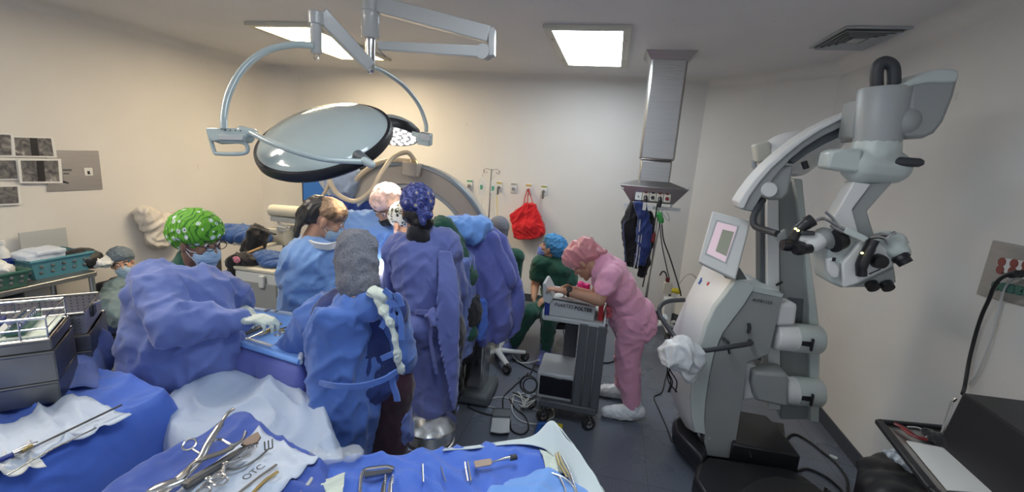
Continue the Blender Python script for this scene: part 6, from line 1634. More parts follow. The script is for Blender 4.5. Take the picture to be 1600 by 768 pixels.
tag(organic(q, 'head_drape', M['drape_light'], None, .011, 12, fold_fn(.014, 7, .8, 8)), 'lighter blue cloth laid over the top of the patient drape', 'surgical drape')
q = MB(); q.cap(PY(690, 346, Y0-.28), PY(716, 378, Y0-.34), .035, .05); q.cap(PY(716, 440, Y0-.38), PY(732, 520, Y0-.4), .03, .06)
tag(organic(q, 'green_drape', M['green'], None, .011, 8, fold_fn(.007, 6, .4, 3, .2)), 'dark green cloth strip between the surgeon and the patient drape', 'surgical drape')
q = MB(); q.loft([(PY(748, 528, Y0-.3), .05, .03, 0, .1, 5, 1), (PY(748, 500, Y0-.3), .06, .04, 0, .1, 5, 1), (PY(742, 465, Y0-.3), .07, .05, 0, .1, 5, 2)], 30)
tag(organic(q, 'drape_tail', M['drape'], None, .01, 3, fold_fn(.01, 9, .4, 3)), 'bright blue drape tail hanging in front of the IV stand foot', 'surgical drape')

# ------------------------------------------------------------------ IV stand
def starbase(t, c, r, m, n=5, z=.09, ph=.3, name='base_arm'):
    for k in range(n):
        a = ph+2*math.pi*k/n; d = V((math.cos(a), math.sin(a), 0)); e = V((c[0], c[1], 0))+d*r
        MB().tube([V((c[0], c[1], z+.02)), V((c[0], c[1], z+.015)).lerp(V((e.x, e.y, z)), .5), V((e.x, e.y, z))], [.035, .028, .024], 10, flat=.7).build(name, m, t)
        caster((e.x, e.y, 0), z, t, .042, a+.6)
c = PZ(775, 562, 0); c = V((c.x, c.y, 0))
t = thing('equipment_stand', 'white star-based wheeled stand with short steel post and small shelf beside the drapes', 'medical stand', (c.x, c.y, 0))
starbase(t, c, .27, M['white_paint'], 5, .085)
zs_ = PY(765, 478, c.y).z
MB().tube([(c.x, c.y, .08), (c.x, c.y, zs_)], .022, 14).build('post', M['steel'], t)
MB().box((c.x-.02, c.y, zs_), (.17, .15, .025)).build('shelf', M['white_paint'], t, bevel=.004)
Yi = 4.85; top = PY(768, 264, Yi); c = V((top.x, Yi, 0))
t = thing('iv_stand', 'steel IV pole with four hooks rising behind the patient drapes', 'IV stand', (c.x, c.y, 0))
starbase(t, c, .26, M['dullsteel'], 5, .085)
MB().tube([(c.x, c.y, .08), (c.x, c.y, 1.0)], .016, 14).build('lower_pole', M['steel'], t)
MB().tube([(c.x, c.y, 1.0), (top.x, c.y, top.z)], .010, 12).build('upper_pole', M['steel'], t)
MB().lathe([(.02, 0), (.02, .10)], (c.x, c.y, .96), n=16).build('lock_collar', M['box_grey'], t)
for s_ in (-1, 1):
    for o in (0, 1):
        d = V((s_, .25*o, 0)); p = top-UP*.01
        MB().tube(catmull([p, p+d*.06+UP*.012, p+d*.085, p+d*.088-UP*.03, p+d*.065-UP*.038, p+d*.055-UP*.018], 4), .0035, 8).build('hook', M['steel'], t)
def ivbag(px, py, lb):
    p = PY(px, py, Yi-.03)
    t = thing('iv_bag', lb, 'IV bag', p-UP*.11)
    MB().ell(p, (.045, .016, .11)).build('bag', M['bagplastic'], t)
    MB().box(p+V((0, -.018, -.0)), (.03, .002, .05)).build('label_patch', mat('green_label', (.10, .36, .26), .6), t)
    MB().tube([p+UP*.105, p+UP*.15], .003, 6).build('hanger', M['steel'], t)
    MB().tube(catmull([p-UP*.11, p-UP*.3+V((.02, 0, 0)), p-UP*.5+V((.03, 0, 0)), p-UP*.75+V((.0, 0, 0))], 5), .0022, 6).build('drip_line', M['bagplastic'], t)
ivbag(753, 292, 'clear drip bag with green label hanging left of the IV pole'); ivbag(771, 294, 'clear drip bag with green label hanging on the right of the IV pole')
tag(MB().tube(catmull([PY(776, 305, Yi+.1), PY(777, 325, Yi+.1), PY(777, 350, Yi+.1)], 4), .004, 6).build('yellow_tube', M['yellow']), 'thin yellow tube hanging right of the IV pole', 'tube')

# ------------------------------------------------------------------ gas outlets and red bag on the back wall
OX = [(734, 288, 'leftmost, by the x-ray ring'), (780, 291, 'just right of the IV pole'), (803, 293, 'between the IV pole and the red bag'), (826, 295, 'directly above the red bag'), (850, 297, 'rightmost, right of the red bag')]
lcol = [(.10, .35, .18), (.45, .35, .10), (.3, .3, .3), (.5, .3, .05), (.35, .33, .1)]
for i, (px, py, w) in enumerate(OX):
    p = PY(px, py, YB); t = thing('gas_outlet', 'small medical gas outlet on the back wall, '+w, 'gas outlet', p, 'wall gas outlets')
    MB().box((p.x, YB-.008, p.z), (.085, .014, .13)).build('plate', M['paper'], t, bevel=.003)
    MB().box((p.x, YB-.017, p.z+.045), (.07, .003, .022)).build('name_strip', mat('strip_%d' % i, lcol[i], .6), t)
    MB().lathe([(.024, 0), (.024, .02), (.016, .03), (.001, .03)], (p.x, YB-.015, p.z-.012), (0, -1, 0), 18).build('socket', M['steel'], t)
    if i in (0, 1, 4): MB().tube([(p.x, YB-.04, p.z-.012), (p.x, YB-.07, p.z-.02), (p.x+.003, YB-.07, p.z-.10)], .013, 10).build('adapter', M['dullsteel'], t)
tag(MB().tube(catmull([PY(827, 372, YB-.03), PY(833, 385, YB-.03), PY(837, 395, YB-.02)], 4), .004, 6).build('hose_end', M['cable_white']), 'thin pale hose end hanging under the red bag', 'hose')
Yr = YB-.10
t = thing('tote_bag', 'bright red cloth tote bag hanging from a gas outlet on the back wall', 'tote bag', PY(825, 372, Yr))
q = MB()
out_ = [(818, 318), (834, 318), (841, 332), (850, 352), (849, 366), (838, 372), (812, 374), (803, 370), (801, 352), (797, 337), (808, 326)]
q.prism([PY(x, y, Yr-.05) for x, y in out_], (0, .10, 0)); q.ell(PY(826, 355, Yr), (.15, .09, .12))
organic(q, 'bag_body', M['red_cloth'], t, .010, 5, fold_fn(.014, 8, .45, 3))
for a in (((818, 322), (821, 305), (825, 295)), ((834, 322), (829, 305), (826, 295)), ((824, 322), (825, 305), (827, 294))):
    MB().tube(catmull([PY(x, y, Yr+.02) for x, y in a], 4), .012, 8, flat=.4).build('handle', M['red_cloth'], t)

# ------------------------------------------------------------------ ceiling service column
Yc_ = 4.28
x0, x1 = .17, .57
tx = thing('ceiling_service_column', 'brushed steel ceiling column with a flared outlet box at its lower end', 'ceiling column', (.37, Yc_+.13, 1.5))
xb0, xb1 = PY(994, 283, Yc_).x, PY(1050, 283, Yc_).x; xt0, xt1 = PY(1019, 95, Yc_).x, PY(1076, 95, Yc_).x
xa, xb = (xb0+xt0)/2, (xb1+xt1)/2
zj = PY(1020, 250, Yc_).z; zb = PY(1020, 288, Yc_).z; zl = PY(1020, 318, Yc_-.1).z
MB().box(((xa+xb)/2, Yc_+.13, (ZC+zj)/2), (xb-xa, .26, ZC-zj)).build('column', M['brushed'], tx, bevel=.02)
MB().box(((xa+xb)/2, Yc_+.13, (zj+zb)/2), (xb-xa-.03, .23, zj-zb)).build('inner_column', M['brushed'], tx, bevel=.015)
q = MB(); cx_, cy_ = (xa+xb)/2, Yc_+.13
def frustum(z0, w0, d0, z1, w1, d1): 
    vs = []
    for z, w, d in ((z0, w0, d0), (z1, w1, d1)):
        for a, b in ((-1, -1), (1, -1), (1, 1), (-1, 1)): vs.append((cx_+a*w/2, cy_+b*d/2, z))
    return MB().add(vs, [(3, 2, 1, 0), (4, 5, 6, 7), (0, 1, 5, 4), (1, 2, 6, 5), (2, 3, 7, 6), (3, 0, 4, 7)])
frustum(ZC-.07, xb-xa+.02, .30, ZC, xb-xa+.12, .40).build('ceiling_flange', M['brushed'], tx, bevel=.004)
frustum(zb-.02, .60, .42, zb+.03, xb-xa-.02, .25).build('hood', M['brushed'], tx, bevel=.004)
frustum(zl, .38, .30, zb-.02, .60, .42).build('outlet_box', M['brushed'], tx, bevel=.004)
# outlet strip
n_ = V((0, -(zb-.02-zl), -.06)).normalized(); fz = (zb-.02+zl)/2; fy = cy_-.18
for k in range(5):
    xk = cx_-.135+.062*k+.01; c = V((xk, fy-.006, fz)); R = Euler((-.37, 0, 0)).to_matrix()
    pl_ = MB().box(c+R @ V((0, -.002, 0)), (.058, .012, .115), R).build('socket_plate', M['paper'] if k == 0 else M['cream_paint'], tx, bevel=.002)
    for j in (-1, 1):
        if k == 0 and j == 1: continue
        m_ = M['darkred'] if k in (1, 3, 4) else M['ink']
        MB().lathe([(.017 if k else .006, 0), (.017 if k else .006, .006)], c+R @ V((0, -.009, .027*j)), R @ V((0, -1, 0)), 14).build('socket', m_, pl_)
    if k in (1, 3): MB().tube([c+R @ V((0, -.012, -.027)), c+V((0, -.05, -.04)), c+V((0, -.055, -.10))], .018, 10).build('plug', M['black'], pl_)
MB().bar((cx_-.24, cy_-.12, zl-.045), (cx_+.26, cy_-.12, zl-.045), .02, .03).build('rail', M['steel'], tx)
for xx in (-.18, .18): MB().bar((cx_+xx, cy_-.10, zl-.05), (cx_+xx, cy_-.10, zl+.01), .02, .02).build('rail_bracket', M['steel'], tx)
for s_, zz in ((-.27, zb-.05), (.29, zb-.01)): MB().lathe([(.001, .012), (.012, .010), (.014, 0)], (cx_+s_, cy_-.19, zz), (0, -1, 0), 14).build('corner_stud', M['white_paint'], tx)
# lead aprons hanging from the rail
def hang(rows, y, dep, name, m, label, seed, cat='lead apron'):
    q = MB(); q.loft(side_loft(rows, y, dep, wave=.10, seed=seed), 30)
    return tag(organic(q, name, m, None, .010, 3, fold_fn(.012, 8, .25, seed)), label, cat)
Yl = cy_-.16
hang(((318, 984, 996), (335, 977, 1000), (350, 972, 1000), (380, 974, 1000), (416, 975, 999)), Yl, .035, 'lead_apron', M['black_cloth'], 'dark lead apron with blue edge, left one under the steel column', 2)
hang(((316, 990, 1010), (335, 996, 1014), (360, 996, 1018), (385, 994, 1016), (414, 992, 1008)), Yl-.08, .03, 'lead_apron', M['navy_cloth'], 'royal blue lead apron hanging in the middle under the steel column', 4)
hang(((330, 1010, 1018), (350, 1010, 1022), (380, 1006, 1020), (412, 1002, 1014), (432, 996, 1006)), Yl+.04, .03, 'lead_apron', M['black_cloth'], 'narrow black lead apron hanging right of the royal blue one', 7)
tag(MB().tube(catmull([PY(977, 345, Yl-.06), PY(974, 355, Yl-.06), PY(976, 385, Yl-.06), PY(977, 415, Yl-.06)], 5), .014, 8, flat=.4).build('blue_edging', M['navy_cloth']), 'bright blue edge binding of the left hanging apron', 'strap')
def hline(name, pts, y, r, m, label, cat='cable'):
    return tag(MB().tube(catmull([PY(p[0], p[1], (p[2] if len(p) > 2 else y)) for p in pts], 6), r, 8).build(name, m), label, cat)
Yk_ = cy_-.26
hline('hanging_tube', ((1002, 318), (999, 360), (995, 400), (990, 420)), Yk_, .006, M['cable_white'], 'pale tube in front of the aprons, left of two', 'tube')
hline('hanging_tube', ((1006, 318), (1004, 350), (1000, 390), (996, 418)), Yk_, .006, M['cable_white'], 'pale tube in front of the aprons, right of two', 'tube')
hline('hanging_cable', ((1027, 318), (1024, 340), (1018, 385), (1010, 420), (1004, 448)), Yk_, .006, M['cable_black'], 'black cable with a dark red connector hanging below the steel column')
MB().cap(PY(1022, 366, Yk_), PY(1020, 376, Yk_), .015, .018).build('red_connector', M['darkred'], bpy.data.objects['hanging_cable'])
hline('hanging_cable', ((1034, 350), (1037, 375), (1046, 400), (1054, 425), (1062, 452), (1064, 462)), Yk_, .006, M['cable_black'], 'black cable curving right below the steel column towards the microscope')
hline('hanging_cable', ((1030, 340), (1034, 380), (1040, 410), (1046, 436)), Yk_+.05, .005, M['dark_grip'], 'thin dark red-ended cable running down to the yellow and white box')
hline('hanging_tube', ((1034, 330), (1040, 340), (1046, 345), (1044, 335), (1040, 330)), Yk_, .005, M['cable_white'], 'small pale looped hose under the steel column right end', 'tube')
q = MB(); q.cap(PY(1030, 335, Yk_), PY(1033, 345, Yk_), .025, .022)
tag(organic(q, 'green_coil', mat('coiled_green', (.05, .32, .08), .5), None, .006, 1, fold_fn(.004, 30, 1, 2)), 'small coil of bright green hose under the steel column', 'hose')
q = MB().box(PY(1007, 322, Yk_-.03), (.03, .004, .07)); tag(q.build('paper_tag', M['paper']), 'white paper tag hanging from the column outlet', 'tag')

# ------------------------------------------------------------------ poles and suction behind the person in pink
c = PZ(1038, 520, 0)
t = thing('suction_stand', 'white wheeled stand with pole holding a yellow and white suction regulator', 'medical stand', (c.x, c.y, 0))
starbase(t, c, .22, M['white_paint'], 5, .09, 1.0)
MB().box((c.x-.02, c.y-.1, .30), (.10, .10, .32)).build('battery_case', M['white_paint'], t, bevel=.015)
MB().tube([(c.x, c.y, .1), (c.x, c.y, PY(1045, 445, c.y).z)], .014, 12).build('pole', M['dullsteel'], t)
MB().box(PY(1043, 449, c.y-.05), (.09, .06, .13)).build('regulator_box', M['cream_paint'], t, bevel=.008)
MB().cap(PY(1052, 453, c.y-.06), PY(1060, 455, c.y-.06), .03, .03).build('yellow_knob', M['yellow'], t)
MB().bar(PY(1040, 437, c.y-.05), PY(1046, 437, c.y-.05), .04, .05).build('red_top', M['darkred'], t, bevel=.004)
MB().tube(catmull([PY(x, y, c.y-.05) for x, y in ((1043, 437), (1040, 426), (1035, 424), (1031, 430))], 5), .008, 8).build('curved_hose', M['black'], t)
MB().tube(catmull([PY(x, y, c.y) for x, y in ((1060, 445), (1070, 432), (1080, 428), (1090, 436))], 5), .006, 8).build('thin_hose', M['cable_white'], t)
c = PZ(1001, 506, 0)
t = thing('pole_stand', 'thin grey double pole on a white wheeled base, close behind the person in pink', 'medical stand', (c.x, c.y, 0))
starbase(t, c, .18, M['white_paint'], 5, .09, .2)
MB().tube([(c.x, c.y, .1), PY(1036, 322, c.y)], .010, 10).build('pole', M['steel'], t)
MB().tube([V((c.x+.03, c.y, .1)), PY(1030, 322, c.y)], .007, 10).build('pole', M['dullsteel'], t)

# ------------------------------------------------------------------ equipment cart with the person in pink
Yf = 2.95
zt = PY(900, 503, Yf).z
xl, xr = PY(848, 500, Yf).x, PY(945, 500, Yf).x
t = thing('equipment_cart', 'grey equipment cart on casters with a ribbed side pillar and a lower shelf', 'cart', ((xl+xr)/2, Yf+.2, 0))
MB().box(((xl+xr)/2, Yf+.2, zt), (xr-xl, .42, .03)).build('top_shelf', M['box_grey'], t, bevel=.006)
for a, b, c_ in ((xl, 1, .0), (xr, 1, 0)): MB().box((a, Yf+.2, zt+.03), (.012, .42, .06)).build('shelf_lip', M['white_paint'], t, bevel=.003)
xp0, xp1 = PY(900, 560, Yf).x, PY(944, 560, Yf).x; w3 = (xp1-xp0)/3
for k in range(3): MB().box((xp0+w3*(k+.5), Yf+.02+.01*(k % 2), (zt+.14)/2), (w3*.94, .07, zt-.14)).build('side_pillar', M['cart_grey'], t, bevel=.008)
MB().box((PY(888, 560, Yf+.3).x, Yf+.36, (zt+.14)/2), (.10, .06, zt-.14)).build('rear_pillar', M['cart_grey'], t, bevel=.008)
MB().box(((xl+xr)/2+.02, Yf+.2, .15), (xr-xl-.02, .44, .05)).build('lower_shelf', M['cart_grey'], t, bevel=.008)
for x, y in ((xl+.06, Yf+.0), (xr-.03, Yf+.0), (xl+.06, Yf+.36), (xr-.03, Yf+.36)): caster((x, y, 0), .13, t, .048, .5)
# device on the lower shelf
dx0, dx1 = PY(838, 600, Yf+.02).x, PY(896, 600, Yf+.02).x; dz0 = .175
dzt = PY(868, 585, Yf).z
t = thing('generator_unit', 'light grey box unit with black glossy front on the lower cart shelf', 'medical equipment', ((dx0+dx1)/2, Yf+.16, dz0))
MB().box(((dx0+dx1)/2, Yf+.18, (dz0+dzt)/2), (dx1-dx0, .34, dzt-dz0)).build('case', M['box_grey'], t, bevel=.015)
MB().box(((dx0+dx1)/2+.01, Yf+.004, (dz0+dzt)/2+.005), (dx1-dx0-.03, .01, dzt-dz0-.06)).build('front_panel', mat('gloss_black', (.006, .006, .009), .12), t, bevel=.004)
# box with writing on top of the cart
bz0 = zt+.015; P0, P1, P2, P3 = PY(857, 498, Yf+.02), PY(928, 501, Yf+.02), PY(931, 480, Yf+.02), PY(858, 468, Yf+.02)
t = thing('console_box', 'light grey console box with marker writing on the cart top', 'medical equipment', ((P0.x+P1.x)/2, Yf+.2, bz0))
for P in (P0, P1): P.z = bz0
MB().prism([P0, P1, P2, P3], (0, .30, 0)).build('case', M['box_grey'], t, bevel=.006)
text_mesh('INARTES', .034, PY(866, 477, Yf+.018), P2-P3, UP, M['ink'], 'marker_writing', t, .002, .1)
text_mesh('BOLTER', .034, PY(897, 483, Yf+.018), P2-P3, UP, M['ink'], 'marker_writing', t, .002, .1, .0012)
q = MB(); q.box((xl+.02, Yf+.05, bz0+.07), (.035, .08, .14)); tag(q.build('bottle_box', M['blue_grip'], None, bevel=.008), 'small dark blue box at the left end of the cart top', 'box')
pp_ = [PY(850, 447, Yf+.32), PY(905, 448, Yf+.34), PY(925, 470, Yf+.03), PY(862, 464, Yf+.03)]
for i, P in enumerate(pp_): P.z = (P3.z if i in (0, 3) else P2.z)+.012
tag(MB().prism(pp_, (0, 0, .006)).build('paper_sheet', M['paper']), 'white form being filled in on the grey console box', 'paper')
tag(MB().prism([PY(848, 443, Yf+.0), PY(852, 443, Yf+.0), PY(864, 466, Yf), PY(858, 474, Yf), PY(849, 470, Yf)], (0, .22, 0)).build('open_binder', M['box_grey']), 'grey upright folder leaning at the left end of the cart', 'folder')
MB().prism([PY(936, 468, Yf+.05), PY(944, 472, Yf+.05), PY(942, 502, Yf+.05), PY(934, 500, Yf+.05)], (0, .2, 0)).build('red_folder', M['red_plastic'], None, bevel=.002)
tag(bpy.data.objects['red_folder'], 'red folder standing at the right end of the cart top', 'folder')
tag(MB().prism([PY(948, 478, Yf+.15), PY(958, 482, Yf+.15), PY(954, 496, Yf+.15), PY(944, 498, Yf+.15)], (0, .1, 0)).build('red_pouch', mat('red_white_print', (.6, .12, .15), .6, var=.5, vscale=50)), 'red and white patterned pouch beside the red folder', 'pouch')

# ------------------------------------------------------------------ floor: bucket, pedals, cables
c = PZ(662, 690, 0); cb = PZ(672, 660, .45)
t = thing('kick_bucket', 'round steel basin on a low wheeled frame, holding clear plastic film', 'basin', (cb.x, cb.y, 0))
R = (PY(709, 660, cb.y)-PY(632, 660, cb.y)).length/2
zc = cb.z
MB().lathe([(R*.30, -.16), (R*.62, -.14), (R*.86, -.07), (R*.95, .0), (R*1.0, .006), (R*1.02, .0), (R*.99, -.006), (R*.90, -.075), (R*.66, -.15), (R*.3, -.17)], (cb.x, cb.y, zc), n=48, cap=False).build('bowl', M['steel'], t, sharp=60)
MB().lathe([(R*.29, -.165), (.001, -.162), (.001, -.168), (R*.29, -.17)], (cb.x, cb.y, zc), n=30, cap=False).build('bowl_floor', M['steel'], t)
MB().tube(ringpts((cb.x, cb.y, zc-.10), R*.90, UP, 36), .009, 8, closed=True).build('ring_frame', M['steel'], t)
for k in range(4):
    a = .5+math.pi/2*k; x, y = cb.x+R*.9*math.cos(a), cb.y+R*.9*math.sin(a)
    MB().tube([(x, y, zc-.10), (x, y, .07)], .008, 8).build('leg', M['steel'], t); caster((x, y, 0), .08, t, .03, a)
q = MB()
for k in range(9): a = k*.7; q.ell((cb.x+R*.45*math.cos(a), cb.y+R*.45*math.sin(a), zc-.085+.015*math.sin(k)), (R*.38, R*.33, .035))
tag(organic(q, 'plastic_film', M['bagplastic'], None, .009, 1, fold_fn(.02, 6, 1, 2, .2)), 'crumpled clear film inside the steel basin', 'plastic film')
def pedal(pts, z, name, label, m1, m2, split=.35):
    P = [PZ(x, y, z) for x, y in pts]; t = thing(name, label, 'foot pedal', (P[0]+P[2])/2-UP*z)
    MB().prism([V((p.x, p.y, .004)) for p in [PZ(x, y, .004) for x, y in pts]], (0, 0, .03)).build('pedal_base', M['black'], t, bevel=.004)
    a, b, c_, d = P; e, f = a.lerp(d, split), b.lerp(c_, split)
    MB().prism([e, f, c_, c_.lerp(d, .5)+(c_-f).normalized()*.012, d], (0, 0, .008)).build('treadle', m2, t, bevel=.003)
    MB().prism([a, b, f+UP*.001, e+UP*.001], (0, 0, .022)).build('hinge_cover', m1, t, bevel=.005)
pedal([(770, 642), (797, 643), (796, 676), (766, 675)], .035, 'foot_pedal', 'grey and silver foot pedal on the floor below the cart', M['scope_dark'], M['box_grey'])
pedal([(840, 662), (862, 662), (858, 684), (834, 680)], .03, 'foot_pedal', 'blue foot pedal behind the peaked white sheet corner', M['blue_plastic'], M['blue_plastic'], .2)
p = PZ(872, 668, .02); tag(MB().box((p.x, p.y, .02), (.06, .07, .035)).build('yellow_pedal', M['yellow'], None, bevel=.006), 'small yellow foot switch beside the blue pedal', 'foot switch')
cable('floor_cable', [(783, 641), (770, 636), (757, 632), (762, 624), (785, 620), (806, 626), (830, 634)], .0055, M['cable_white'], 'white cable looping left above the grey pedal')
cable('floor_cable', [(800, 618), (830, 614), (858, 632), (866, 648), (856, 656), (838, 662), (812, 656), (800, 640), (802, 620)], .0055, M['cable_white'], 'white cable loop reaching right to the blue pedal')
cable('floor_cable', [(810, 632), (840, 640), (862, 636)], .0055, M['cable_white'], 'white cable crossing the middle of the cable tangle')
cable('floor_cable', [(797, 656), (800, 672), (816, 678), (826, 668), (820, 650), (804, 636), (796, 622)], .006, M['cable_black'], 'black cable loop right of the grey pedal')
cable('floor_cable', [(732, 636), (752, 644), (770, 648), (786, 645)], .006, M['cable_black'], 'black cable running left from the grey pedal')
cable('floor_cable', [(786, 642), (787, 620), (802, 604), (818, 590), (826, 582, .05)], .006, M['cable_black'], 'black cable running up from the grey pedal to the cart')
cable('floor_cable', [(776, 600), (760, 596), (752, 580), (756, 565)], .004, M['cable_black'], 'thin dark cable left of the pedals near the wheeled base')
cable('floor_cable', [(800, 555), (812, 566), (830, 566), (842, 562, .08)], .010, M['cable_white'], 'thick pale cable from the IV stand base to the cart')
cable('floor_cable', [(800, 560), (820, 572), (838, 580), (845, 590)], .007, M['cable_black'], 'black cable beside the thick pale cable at the cart')
cable('floor_cable', [(738, 470, .5), (744, 520, .3), (745, 570), (736, 600), (732, 636)], .008, M['cable_black'], 'black cable dropping from the table beside the dark trousers')
cable('floor_cable', [(940, 566), (952, 566), (966, 560), (985, 548)], .007, M['cable_black'], 'black cable behind the legs of the person in pink')
rnd = random.Random(2)
for k in range(5):
    pts = [(800+rnd.uniform(0, 40), 612+rnd.uniform(0, 26), .012+.006*k) for _ in range(6)]
    cable('tangled_cable', pts, .0055, M['cable_black'] if k % 2 else M['cable_white'], ['short white coil topmost in the cable tangle', 'short black coil in the cable tangle under the cart', 'white strand at the bottom of the cable tangle', 'black strand crossing the cable tangle', 'pale strand curled by the cart caster'][k])
p = PY(826, 600, Yf-.05)
q = MB(); q.tube(ringpts(p, .06, (0, -1, .3), 20), .007, 8, closed=True); q.tube(ringpts(p+V((.01, .01, -.01)), .05, (.2, -1, .3), 20), .006, 8, closed=True)
q.tube([p+V((0, 0, .06)), p+V((.03, .05, .14))], .006)
tag(q.build('coiled_cable', M['cable_black']), 'coiled black cable hanging at the left side of the lower cart shelf', 'cable')
# ------------------------------------------------------------------ left wall: prints, steel plate, shelf
def onwall(pts, off, th, name, m, parent=None, bevel=0): return MB().prism([PX(x, y, XL+off) for x, y in pts], (th, 0, 0)).build(name, m, parent, bevel)
o = onwall([(71, 234), (153, 235), (160, 295), (73, 299)], .004, .006, 'wall_plate', M['brushed'], None, .001)
tag(o, 'brushed steel service plate with a small sticker on the left wall', 'wall plate')
onwall([(131, 262), (144, 262), (145, 274), (133, 274)], .011, .002, 'sticker', M['paper'], o); onwall([(136, 267), (140, 267), (141, 272), (137, 272)], .0135, .001, 'sticker_symbol', M['ink'], o)
onwall([(98, 264), (112, 264), (112, 267), (98, 267)], .011, .001, 'engraved_text', M['scope_dark'], o); onwall([(99, 270), (108, 270), (108, 272), (99, 272)], .011, .001, 'engraved_text', M['scope_dark'], o)
onwall([(99, 282), (107, 285), (107, 287), (99, 285)], .011, .004, 'key_latch', M['ink'], o)
def xray(name):
    m, nt, b = newmat(name); b.inputs['Roughness'].default_value = .35
    co = coords(nt, (1, 1, 1)); n = nd(nt, 'ShaderNodeTexNoise'); n.inputs['Scale'].default_value = 14; n.inputs['Detail'].default_value = 6; n.inputs['Distortion'].default_value = 1.5
    nt.links.new(co, n.inputs[0]); nt.links.new(ramp(nt, n.outputs[0], [(.35, (.06, .06, .07)), (.62, (.20, .195, .19)), (.72, (.45, .44, .42))]), b.inputs['Base Color'])
    return m
M['xray'] = xray('scan_print'); M['xray_dark'] = mat('scan_dark_band', (.02, .02, .022), .35)
prints = [([(-34, 206), (20, 208), (22, 245), (-34, 245)], 'top left'), ([(17, 212), (84, 214), (89, 246), (20, 245)], 'top right'), ([(-30, 248), (28, 248), (32, 281), (-30, 282)], 'middle left'),
          ([(27, 248), (95, 248), (98, 286), (31, 286)], 'middle right one over the steel plate'), ([(-30, 290), (31, 289), (34, 319), (-28, 322)], 'bottom')]
for i, (pg, w) in enumerate(prints):
    pg_ = pg; off = .006+.003*i+(.012 if i == 3 else 0)
    o = onwall(pg_, off, .002, 'scan_sheet', M['paper']); tag(o, 'grey scan print on the left wall, '+w+' of five', 'print', 'scan prints on the left wall')
    a, b, c_, d = [V((x, y, 0)) for x, y in pg_]; cc_ = (a+b+c_+d)/4
    inn = [p.lerp(cc_, .14) for p in (a, b, c_, d)]; inn = [(p.x, p.y) for p in inn]
    onwall(inn, off+.0022, .001, 'scan_image', M['xray'], o)
    l0, l1 = (.42, .62) if i in (1, 3) else (.0, .25)
    A, B, C_, D_ = [V((x, y, 0)) for x, y in inn]
    bb = [A.lerp(B, l0), A.lerp(B, l1), D_.lerp(C_, l1), D_.lerp(C_, l0)]
    onwall([(p.x, p.y) for p in bb], off+.0034, .001, 'dark_band', M['xray_dark'], o)
# shelf table at the left wall
zt = PX(140, 420, XL+.15).z
Xf = XL+.62
ze = .80
e0 = PX(146, 424, -4.15); 
Xs0, Xs1 = XL+.03, e0.x+.02; zt = e0.z; y1 = e0.y; y0 = PX(-40, 462, Xs1).y-.2
t = thing('work_table', 'dark-topped steel table against the left wall carrying plastic baskets', 'table', ((Xs0+Xs1)/2, (y0+y1)/2, 0))
MB().box(((Xs0+Xs1)/2, (y0+y1)/2, zt-.008), (Xs1-Xs0, y1-y0, .016)).build('table_top', M['scope_dark'], t)
MB().box((Xs1, (y0+y1)/2, zt-.015), (.03, y1-y0, .04)).build('edge_trim', M['brushed'], t, bevel=.006)
MB().box(((Xs0+Xs1)/2, y1, zt-.015), (Xs1-Xs0, .03, .04)).build('edge_trim', M['brushed'], t, bevel=.006)
for x, y in ((Xs1-.02, y1-.02), (Xs0+.03, y1-.02), (Xs1-.02, y1-.9), (Xs0+.03, y1-.9), (Xs1-.02, y0+.05)):
    MB().tube([(x, y, 0), (x, y, zt-.02)], .020, 14).build('leg', M['brushed'], t)
def T(px, py, up=0.0): p = PZ(px, py, zt+up); return p
def basket(c, w, d, h, m, label, rz=0, n=14):
    t = thing('basket', label, 'basket', (c[0], c[1], c[2]))
    R = Matrix.Rotation(rz, 3, 'Z'); C0 = V(c)
    def ring(s, z): return [C0+R @ V((x*w/2*s, y*d/2*s, z)) for x, y in ((-1, -1), (1, -1), (1, 1), (-1, 1))]
    o_, i_ = ring(.86, 0)+ring(1, h), ring(.83, .006)+ring(.965, h)
    MB().add(o_+i_, [(3, 2, 1, 0), (0, 1, 5, 4), (1, 2, 6, 5), (2, 3, 7, 6), (3, 0, 4, 7), (8, 9, 10, 11), (8, 12, 13, 9), (9, 13, 14, 10), (10, 14, 15, 11), (11, 15, 12, 8), (4, 5, 13, 12), (5, 6, 14, 13), (6, 7, 15, 14), (7, 4, 12, 15)]).build('basket_body', m, t, bevel=.008)
    rm = ring(1.02, h); MB().tube(catmull(rm, 4, closed=True) if False else rm, .010, 8, closed=True).build('rim', m, t)
    q = MB()
    for k in range(5):
        for j in range(2):
            for side in (0, 1):
                u = -.35+.7*k/4
                p = C0+R @ (V((u*w, -d/2*(.90+.07*j)-.001, h*(.35+.32*j))) if side == 0 else V((w/2*(.90+.07*j)+.001, u*d, h*(.35+.32*j))))
                q.ell(p, (.014, .014, .014) , None, 8, 6)
    o = q.build('ventilation_holes', M['scope_dark'], t); o['kind'] = 'stuff'
    return t
p = T(80, 405)
cB = V((XL+.26, PX(75, 405, XL+.26).y, zt))
basket((cB.x, cB.y, zt), .34, .42, .15, M['teal'], 'teal blue plastic basket with round holes on the left work table')
q = MB(); q.box((cB.x-.02, cB.y-.06, zt+.14), (.22, .26, .09)); q.box((cB.x, cB.y-.02, zt+.19), (.2, .2, .03)); tag(organic(q, 'folded_paper', M['paper_wrap'], None, .01, 2, fold_fn(.005, 9, 1, 1)), 'stack of folded pale paper inside the teal basket', 'papers')
t = thing('spray_bottle', 'white plastic bottle with dark label standing in the teal basket', 'bottle', (cB.x-.06, cB.y-.24, zt))
bx, by = cB.x-.05, cB.y-.24
MB().lathe([(.035, 0), (.038, .01), (.038, .2), (.03, .23), (.016, .25), (.016, .27), (.022, .275), (.022, .30), (.001, .302)], (bx, by, zt), n=24).build('bottle_body', M['bagplastic'] if False else M['white_paint'], t)
